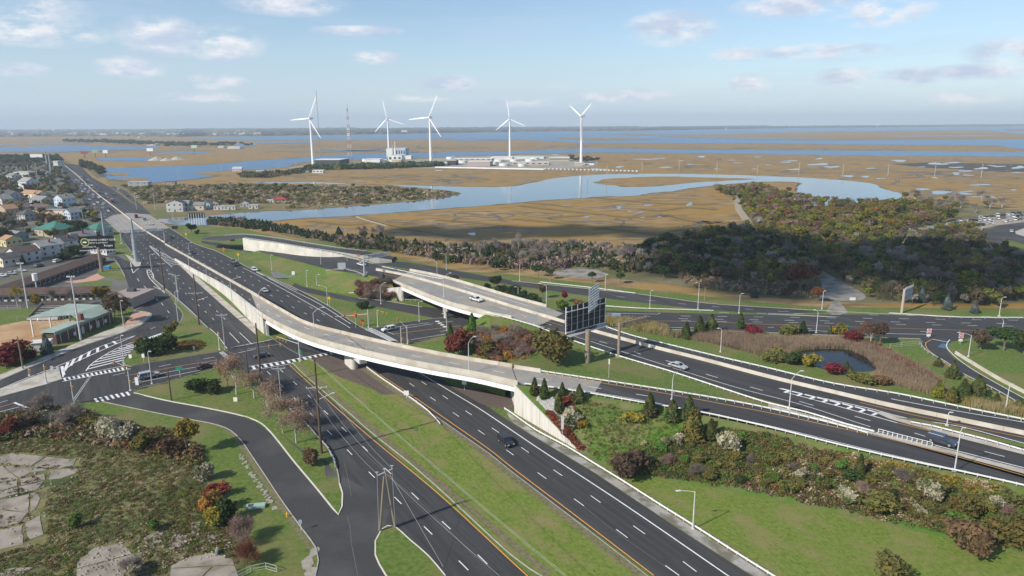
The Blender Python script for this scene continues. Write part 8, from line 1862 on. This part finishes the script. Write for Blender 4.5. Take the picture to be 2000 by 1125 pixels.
field('weeds','taller shrubby growth along the upper edge of the abandoned lot',[(-40,828),(60,806),(150,804),(200,826),(330,852),(390,890),(380,905),(300,885),(180,860),(60,850),(-40,870)],900,['dense'],.8,1.9,1.1,['dkbrown','olive','rust','brown','dkgreen','pinkgrey','straw'])
field('weeds','tufts of weeds growing in the joints of the cracked slabs',[[(-30,905),(150,912),(150,919),(-30,913)],[(-30,938),(88,928),(90,948),(-30,948)],[(-30,958),(80,955),(80,968),(-30,966)],[(55,968),(62,968),(52,1060),(44,1058)],[(-30,1000),(50,1015),(46,1028),(-30,1045)]],260,['tuft','clump'],.15,.4,1.2,['dkbrown','olive','brown'])
slope=[(1150,888),(1175,905),(1210,922),(1350,942),(1400,880,4),(1300,806,6.3),(1160,785,6.3),(1090,770,6.8),(1085,790,5),(1120,850,2)]
field('undergrowth','mixed green and brown undergrowth on the embankment below the ramp',[(1190,905,.5),(1240,868,3),(1330,850,4.6),(1400,835,5.4),(1500,848,5.6),(1700,898,5.2),(1900,940,4.8),(2060,980,4.4),(2080,1098),(2000,1078),(1900,1056),(1700,1012),(1500,968),(1350,941),(1215,922)],4800,['clump','dense','tuft','tuft'],.25,.85,1.2,['olive','dkgreen','green','brown','olive','green','olive','dkbrown','rust','straw'])
field('undergrowth','sparse grass tufts on the bright green part of the slope',slope,1500,['tuft','clump'],.2,.5,1.1,['green','lime','green','olive','brown'])
field('undergrowth','golden and tan flowering growth along the ramp guardrail',[(1640,882,5.4),(1820,921,5),(1960,950,4.7),(1950,962,4.4),(1800,935,4.6),(1640,897,5)],500,['clump','tuft'],.4,.9,1.1,['gold','straw','gold','olive'])
field('creeper','dark red creeper hanging along the top of the wing wall',[(1068,800,4.8),(1080,806,4.4),(1115,846,2.2),(1142,882,.2),(1132,878,.2),(1100,845,2)],380,['clump'],.3,.7,1.2,['crimson','red','rust'])
field('creeper','red creeper patch among the cedars above the rocks',[(1092,778,6.3),(1126,774,6.3),(1130,786,5.6),(1105,800,5),(1092,796,5)],220,['clump'],.3,.7,1.2,['crimson','red'])
field('undergrowth','tan and brown growth along the hill top and below the billboard',[(905,658,1),(985,634,6),(1050,650,6.3),(1060,680,6.3),(1040,705,6),(1000,712,5),(930,705,1.5)],900,['clump','tuft'],.3,.7,1.2,['olive','rust','pinkgrey','green','orange'])
rd=[[(1300,656),(1420,652),(1530,662),(1660,662),(1740,690),(1830,740),(1850,780),(1740,750),(1600,722),(1480,692),(1380,668),(1290,655)]]
field('reeds','tall straw-coloured reeds around the dark pond',rd,5600,['reed'],1.0,2.0,.75,['straw','straw','straw','grey','brown','straw'],avoid=[[(1545,686),(1600,680),(1660,682),(1700,702),(1722,728),(1700,742),(1600,728),(1550,708)]])
field('reeds','straw reeds between the billboard gantry and the cedars',[(1182,622),(1230,628),(1300,642),(1300,656),(1250,648),(1190,634)],700,['reed'],1.4,2.4,.7,['straw','brown','gold'])
field('reeds','pale reeds under the side ramp cedars at the right',[(1890,785),(1990,800),(2060,825),(1960,806),(1890,795)],300,['reed'],1.4,2.2,.7,['straw','gold'])
field('reeds','crimson weeds along the right rim of the reed bed',[(1690,668),(1740,690),(1790,720),(1835,750),(1825,752),(1770,722),(1720,695)],500,['clump','reed'],.8,1.5,.8,['crimson','red','brown'])
field('reeds','straw reeds and brush on the flat before the dark thicket',[(1330,540),(1500,552),(1590,565),(1590,582),(1480,574),(1350,560)],1100,['reed','clump'],1.2,2.4,.8,['straw','brown','darkgrey'])
sheet('pond_water',[(1556,688),(1600,682),(1660,684),(1690,697),(1712,722),(1670,726),(1620,724),(1580,712),(1560,700)],.1,pondw,smooth=2,bvh=False)
# woods: the mass behind the individual trees
W1_=[[(1240,498),(1300,475),(1430,455),(1480,440),(1560,470),(1640,490),(1700,520),(1720,585),(1620,590),(1590,555),(1500,556),(1400,552),(1250,535)],[(1700,590),(1690,520),(1640,480),(1780,460),(1900,452),(1925,485),(2080,530),(2080,606),(1900,600),(1740,596)]]
trk=[(1540,480),(1570,500),(1600,525),(1640,548),(1690,577),(1670,592),(1655,612),(1615,612),(1625,588),(1600,580),(1605,560),(1590,535),(1550,500)]
field('woodland','dark shaded mass of the wood behind the cross road',W1_,1900,['tree','tree','brush'],3,8,.9,['brown','dkgreen','olive','olive','dkbrown','grey','lime'],avoid=[trk])  # mix darker than the knoll's, some of the shade is in the leaf colours
field('woodland','colourful sunlit mass of trees on the knoll before the lake',[(1395,372),(1480,366),(1540,384),(1600,398),(1700,400),(1830,402),(1870,430),(1790,445),(1760,462),(1640,482),(1560,472),(1480,440),(1440,400)],1250,['tree','tree','tree','brush'],3,8,.95,['lime','olive','olive','brown','lime','dkgreen','pinkgrey','rust'],avoid=[[(1432,376),(1442,376),(1452,410),(1478,440),(1530,470),(1520,484),(1460,447),(1436,412)]])
field('woodland','brushy undergrowth of the wood edge along the marsh',[(640,468),(760,478),(860,488),(1000,486),(1080,480),(1240,492),(1260,535),(1180,528),(1070,530),(990,524),(870,512),(780,494),(680,484)],1700,['tree','con','dense','brush'],1.6,5.4,.9,['cedar_dark','dkgreen','grey','olive','pinkgrey','darkgrey','straw'],avoid=[[(1068,528),(1110,520),(1180,524),(1200,540),(1150,552),(1070,548)]])
field('woodland','low dark trees on the slope behind the white wall',[(405,428),(470,430),(540,440),(620,456),(680,474),(640,472),(560,456),(470,444),(410,440)],420,['con','dense'],1.8,3.6,.9,['cedar_dark','dkgreen','pinkgrey'])
field('woodland','low scrub covering the peninsula between the creek arms',[(240,362),(330,364),(500,361),(780,368),(895,379),(860,386),(725,397),(600,407),(500,409),(410,417),(310,422),(290,400)],2200,['dense','clump','tree'],1.0,3.0,1.4,['brown','olive','straw','pinkgrey','olive','dkgreen','straw'],avoid=[[(290,398),(560,398),(560,414),(290,424)]])
field('woodland','dark shelter belt of bushes along the front of the plant',[(605,328),(700,327),(860,322),(870,325),(760,330),(660,332),(600,333)],260,['tree','dense'],5,9,1.3,['dkgreen','cedar_dark','olive'])
field('woodland','bushes along the spit and shore left of the plant',[(470,342),(560,337),(600,331),(620,334),(560,342),(520,348),(480,348)],120,['tree','dense'],3,6,1.5,['dkgreen','olive','brown'])
field('woodland','mixed garden trees among the houses left of the avenue',[(-20,322),(110,322),(155,375),(190,430),(205,480),(150,478),(100,470),(0,470),(-60,430)],620,['tree'],3.5,7.5,1.0,['olive','brown','dkgreen','cedar_dark','gold','darkgrey'],avoid=[[(150,440),(60,396),(0,380),(0,372),(70,388),(150,425),(200,450)],[(0,525),(205,480),(205,500),(0,545)]])
field('woodland','trees and sheds of the far shore left of the avenue',[(-60,312),(0,311),(110,309),(130,318),(60,322),(-60,326)],260,['tree'],7,13,1.2,['cedar_dark','dkgreen','dkbrown'])
field('woodland','trees right of the far end of the avenue',[(158,318),(175,322),(210,342),(200,345),(185,340),(160,330)],110,['tree'],6,10,1.1,['cedar_dark','dkgreen','brown'])
field('woodland','dark woods along the far causeway',[(125,275),(200,276),(330,281),(480,283),(500,287),(330,288),(200,281),(125,279)],260,['tree'],9,15,1.6,['cedar_dark','dkgreen'])
field('woodland','bushes near the rightmost turbine on the marsh',[(1112,308),(1170,312),(1172,317),(1115,316)],60,['tree'],4,8,1.4,['dkgreen','brown'])
field('bedding_plants','rows of yellowing bedding plants on the island lawn',[(337,676),(350,669),(385,666),(401,671),(398,677),(370,684),(347,684)],170,['dense'],.35,.6,1.3,['gold','brown','olive'])
field('fallen_leaves','fallen leaves and tufts on the corner lawn under the autumn trees',[(440,735),(500,740),(545,785),(590,830),(560,840),(500,800),(450,775)],700,['tuft'],.05,.14,2.5,['peach','brown','rust'])
field('weeds','tufts and clover breaking up the mown median',[[(580,714),(640,706),(716,722),(875,832),(1000,924),(1140,1030),(1290,1140),(1080,1135),(875,966),(725,840)]],2600,['tuft'],.05,.16,2.2,['green','olive','lime','green','straw'])
field('weeds','tufts and clover breaking up the mown lawn at the right',[[(1215,926),(1350,946),(1500,974),(1700,1019),(1900,1063),(2050,1095),(2200,1180),(1560,1150),(1362,1028)]],2400,['tuft'],.05,.15,2.2,['green','olive','lime','green','straw'])
# riprap rocks beside the wing wall
rk=[lump((0,0,.3),(1,.8,.6),6,3) for _ in range(3)];Vs=[];Ts=[];k=0
wp=[(p.x,p.y) for p in W3([(1052,768,6.8),(1082,776,6.3),(1088,800,5),(1095,825,3.4),(1075,806,4.4),(1050,776,6.4)])];xs=[p[0] for p in wp];ys=[p[1] for p in wp]
for _ in range(1500):
    x,y=random.uniform(min(xs),max(xs)),random.uniform(min(ys),max(ys))
    if not inpoly(x,y,wp):continue
    V,T=random.choice(rk);s_=random.uniform(.2,.5);Vs.append(V*s_+np.array([x,y,drop(x,y)]));Ts.append(T+k);k+=len(V)
if Vs:o=bpy.data.objects.new('riprap',npmesh('riprap',np.concatenate(Vs),np.concatenate(Ts),mat('rock',(.30,.29,.28),(.42,.41,.40),1.5)));COL.objects.link(o);tag(o,'grey rocks piled beside the wing wall below the cedars',kind='stuff')
Vs=[];Ts=[];k=0
for (x,y) in scatter([(150,1110),(185,1060),(260,1050),(330,1034),(440,1040),(470,1090),(330,1100),(270,1125),(160,1140)],420,.3)+scatter([(-20,890),(160,895),(150,940),(95,1010),(80,1060),(-20,1100)],160,.5):
    V,T=random.choice(rk);s_=random.uniform(.08,.32);Vs.append(V*s_+np.array([x,y,.03]));Ts.append(T+k);k+=len(V)
o=bpy.data.objects.new('rubble',npmesh('rubble',np.concatenate(Vs),np.concatenate(Ts),slabm));COL.objects.link(o);tag(o,'pale rubble and chips strewn between the broken slabs',kind='stuff')
# ---- the wooded mainland on the horizon
Vs,Ts,Ms=[],[],[];k=0
shore=[(-400,271),(0,267),(200,266),(350,267),(400,266),(500,265.5),(700,262.5),(1000,257.5),(1250,255),(1500,250.7),(2000,246.3),(2500,243)]
sh=PX(shore)
for j in range(16):
    # follow the shoreline outward
    f=1+.0+j*.045+j*j*.0065
    for a,b in zip(sh[:-1],sh[1:]):
        y0=(a.y+b.y)/2*f
        if y0>11600:continue
        n=max(3,int(abs(b.x-a.x)*f/22));xs=np.linspace(a.x*f,b.x*f,n+1);ys=np.linspace(a.y*f,b.y*f,n+1)+rng.uniform(-25,25,n+1);hh=(11+j*.9)*(1+.28*rng.uniform(-1,1,n+1));V=np.concatenate([np.stack([xs,ys,0*xs-1],1),np.stack([xs,ys,hh],1),np.stack([xs*1.03,ys*1.03,hh*.7],1)]);i=np.arange(n)
        T=np.concatenate([np.stack([i,i+1,i+n+2],1),np.stack([i,i+n+2,i+n+1],1),np.stack([i+n+1,i+n+2,i+2*n+3],1),np.stack([i+n+1,i+2*n+3,i+2*n+2],1)]);Vs2=V;Vs.append(V);Ts.append(T+k);Ms.append(rng.integers(0,3,len(T)));k+=len(V)
o=bpy.data.objects.new('far_woodland',npmesh('far_woodland',np.concatenate(Vs),np.concatenate(Ts),[mat('far_trees',(.07,.08,.06),(.11,.105,.08),.01),mat('far_trees_brown',(.11,.09,.07),(.15,.125,.10),.01),mat('far_trees_dark',(.05,.065,.05),(.075,.085,.065),.01)],np.concatenate(Ms)));COL.objects.link(o);tag(o,'endless wooded mainland along the horizon beyond the bay',kind='stuff')
# buildings and water towers on the horizon
for (lb,x,y,w_,h_,kind) in (('white water tower on the horizon at the far left',107,264,4,9,'tower'),('pale water tower left of the pink hospital block',468,263,3.5,8,'tower'),('tiny water tower right of centre on the horizon',1418,256,3.5,6,'tower'),('tiny water tower on the horizon at the right',1713,252,3.5,8,'tower'),('tiny water tower above the bay right of the rightmost turbine',1255,254,2.5,4,'tower'),('pink hospital block on the far shore',504,265,14,6,'pink'),('white hotel on the far shore between turbines',790,260,11,5,'white'),('long pale roof on the mainland left of the hotel',485,252,26,1.6,'white'),('white far shore building at the right',1450,250,9,1.8,'white'),('long white far shore building farther right',1697,246.5,5,1.4,'white'),
  ('white riverside house on the left far shore',562,264,8,1.8,'white'),('white house by the causeway on the left marsh',193,273,6,1.6,'white'),('white hall on the left marsh',300,284,16,2.6,'white'),('pale flat building on the left causeway end',460,290,22,3,'white'),('small white house on the left marsh',274,269,4,1.5,'white'),('small white shore house near the second turbine',725,261.5,5,1.2,'white'),('white shore houses right of the middle turbine',905,258.5,8,1.5,'white'),('white shore houses left of the fourth turbine',980,257.5,5,1.3,'white'),('white shore houses right of the fourth turbine',1030,257,7,1.4,'white'),('white shore villa left of the rightmost turbine',1085,256,7,1.8,'white'),('white shore villa by the rightmost turbine',1165,255.5,8,1.8,'white'),('white far shore cottage',1210,255,4,1.4,'white'),('pale shed near the left causeway bridge',435,288,10,2.4,'white')):
    b=P(x,y,.5);s_=math.hypot(b.x,b.y)/F_PX
    if kind=='tower':
        W=thing('water_tower',lb,'water tower',b);H_=h_*s_;mb=MB();mb.tube((0,0,0),(0,0,H_*.8),s_*.35,s_*.3,8);mb.build('stem',whm,W);V,T=lump((0,0,H_*.85),(w_*s_*.45,w_*s_*.45,H_*.16),12,6);part('tank',npmesh('tank',V,T,pw),W)
    else:
        W=thing('far_building',lb,'building',b);mb=MB();mb.box((0,0,h_*s_/2),(w_*s_,30,h_*s_));mb.build('wall',pw if kind=='white' else mat('pink_wall',(.5,.34,.28)),W);mb=MB();mb.box((0,0,h_*s_+.5),(w_*s_*1.04,32,1));mb.build('roof',proof,W)
# small white far roofs as specks along the left mainland
mb=MB()
for i in range(90):
    x=random.uniform(0,480);y=random.uniform(256,266);b=P(x,y);mb.box((b.x,b.y,10),(random.uniform(8,26),12,random.uniform(6,14)))
tag(mb.build('far_town',pw),'specks of white roofs in the distant wooded town',kind='stuff')
# things of one group told apart by their place from left to right
GR={}
for o in S.objects:
    if o.parent is None and o.get('group') and o.get('label'):GR.setdefault((o['group'],o['label']),[]).append(o)
ORD=['leftmost','second','third','fourth','fifth','sixth','seventh','eighth','ninth','tenth','eleventh','twelfth']
CI=CAMM.inverted()
ZN={1:[''],2:['left half','right half'],3:['left third','middle third','right third'],4:['first quarter','second quarter','third quarter','last quarter']}
for (g_2,lb),os_ in GR.items():
    n_=len(os_)
    if n_<2 or n_>48:continue
    os_.sort(key=lambda o:(lambda c:c.x/max(1e-3,-c.z))(CI @ o.location));k_=-(-n_//12);m_=-(-n_//k_)
    for i,o in enumerate(os_):
        w_=ORD[i % m_];z_=ZN[k_][i//m_]
        if k_==1:t_=lb+', '+('rightmost' if i==n_-1 else ORD[0] if i==0 else w_+' from left')
        else:t_=lb+', '+w_+' in '+z_
        if len(t_.split())<=16:o['label']=t_
print('plants',tree_n,'tris',sum(len(o.data.polygons) for o in S.objects if o.type=='MESH' and o.get('kind')=='stuff'))
# ---------------------------------------------------------------- cumulus outside the frame, shaped so its shadow covers the wood and the marsh
ch=640.0;off_=Vector((sdir.x,sdir.y,0))*(ch/sdir.z);Vs,Ts,k=[],[],0
for poly,n_,r_ in (([(1200,492),(1300,474),(1440,462),(1520,470),(1600,497),(1780,484),(1900,494),(2150,515),(2150,598),(1900,597),(1500,592),(1360,576),(1260,548)],150,17),([(680,452),(760,444),(900,450),(1100,443),(1300,450),(1420,441),(1440,460),(1300,468),(1100,464),(900,470),(760,464)],80,14)):
    for (x,y) in scatter(poly,n_,7):
        V,T=lump((x+off_.x,y+off_.y,ch+rng.uniform(0,18)),(r_*rng.uniform(.7,1.4),r_*rng.uniform(.7,1.3),12*rng.uniform(.7,1.4)),9,6);Vs.append(V);Ts.append(T+k);k+=len(V)
clm=bpy.data.materials.new('cloud');clm.use_nodes=True;t_=clm.node_tree;t_.nodes.clear();o1=t_.nodes.new('ShaderNodeOutputMaterial');m1=t_.nodes.new('ShaderNodeMixShader');d1_=t_.nodes.new('ShaderNodeBsdfDiffuse');d1_.inputs[0].default_value=(.9,.9,.92,1);m1.inputs[0].default_value=.035
t_.links.new(t_.nodes.new('ShaderNodeBsdfTransparent').outputs[0],m1.inputs[1]);t_.links.new(d1_.outputs[0],m1.inputs[2]);t_.links.new(m1.outputs[0],o1.inputs[0])
o=bpy.data.objects.new('cloud',npmesh('cloud',np.concatenate(Vs),np.concatenate(Ts),clm));COL.objects.link(o);tag(o,'thin broken cumulus cloud unseen behind the camera, shaped to shade wood and marsh',kind='stuff')
# ---------------------------------------------------------------- haze
mb=MB();mb.box((0,5300,88),(29000,12300,180));hzo=mb.build('haze',dummy);hzo.data.materials.clear()
hm=bpy.data.materials.new('haze');hm.use_nodes=True;t_=hm.node_tree;t_.nodes.clear();ho=t_.nodes.new('ShaderNodeOutputMaterial');pv=t_.nodes.new('ShaderNodeVolumePrincipled');t_.links.new(pv.outputs[0],ho.inputs['Volume'])
pv.inputs['Color'].default_value=(.74,.88,1,1);pv.inputs['Density'].default_value=.00011;pv.inputs['Anisotropy'].default_value=0;hzo.data.materials.append(hm);tag(hzo,'thin blue haze over the marsh and the distant shore',kind='stuff')
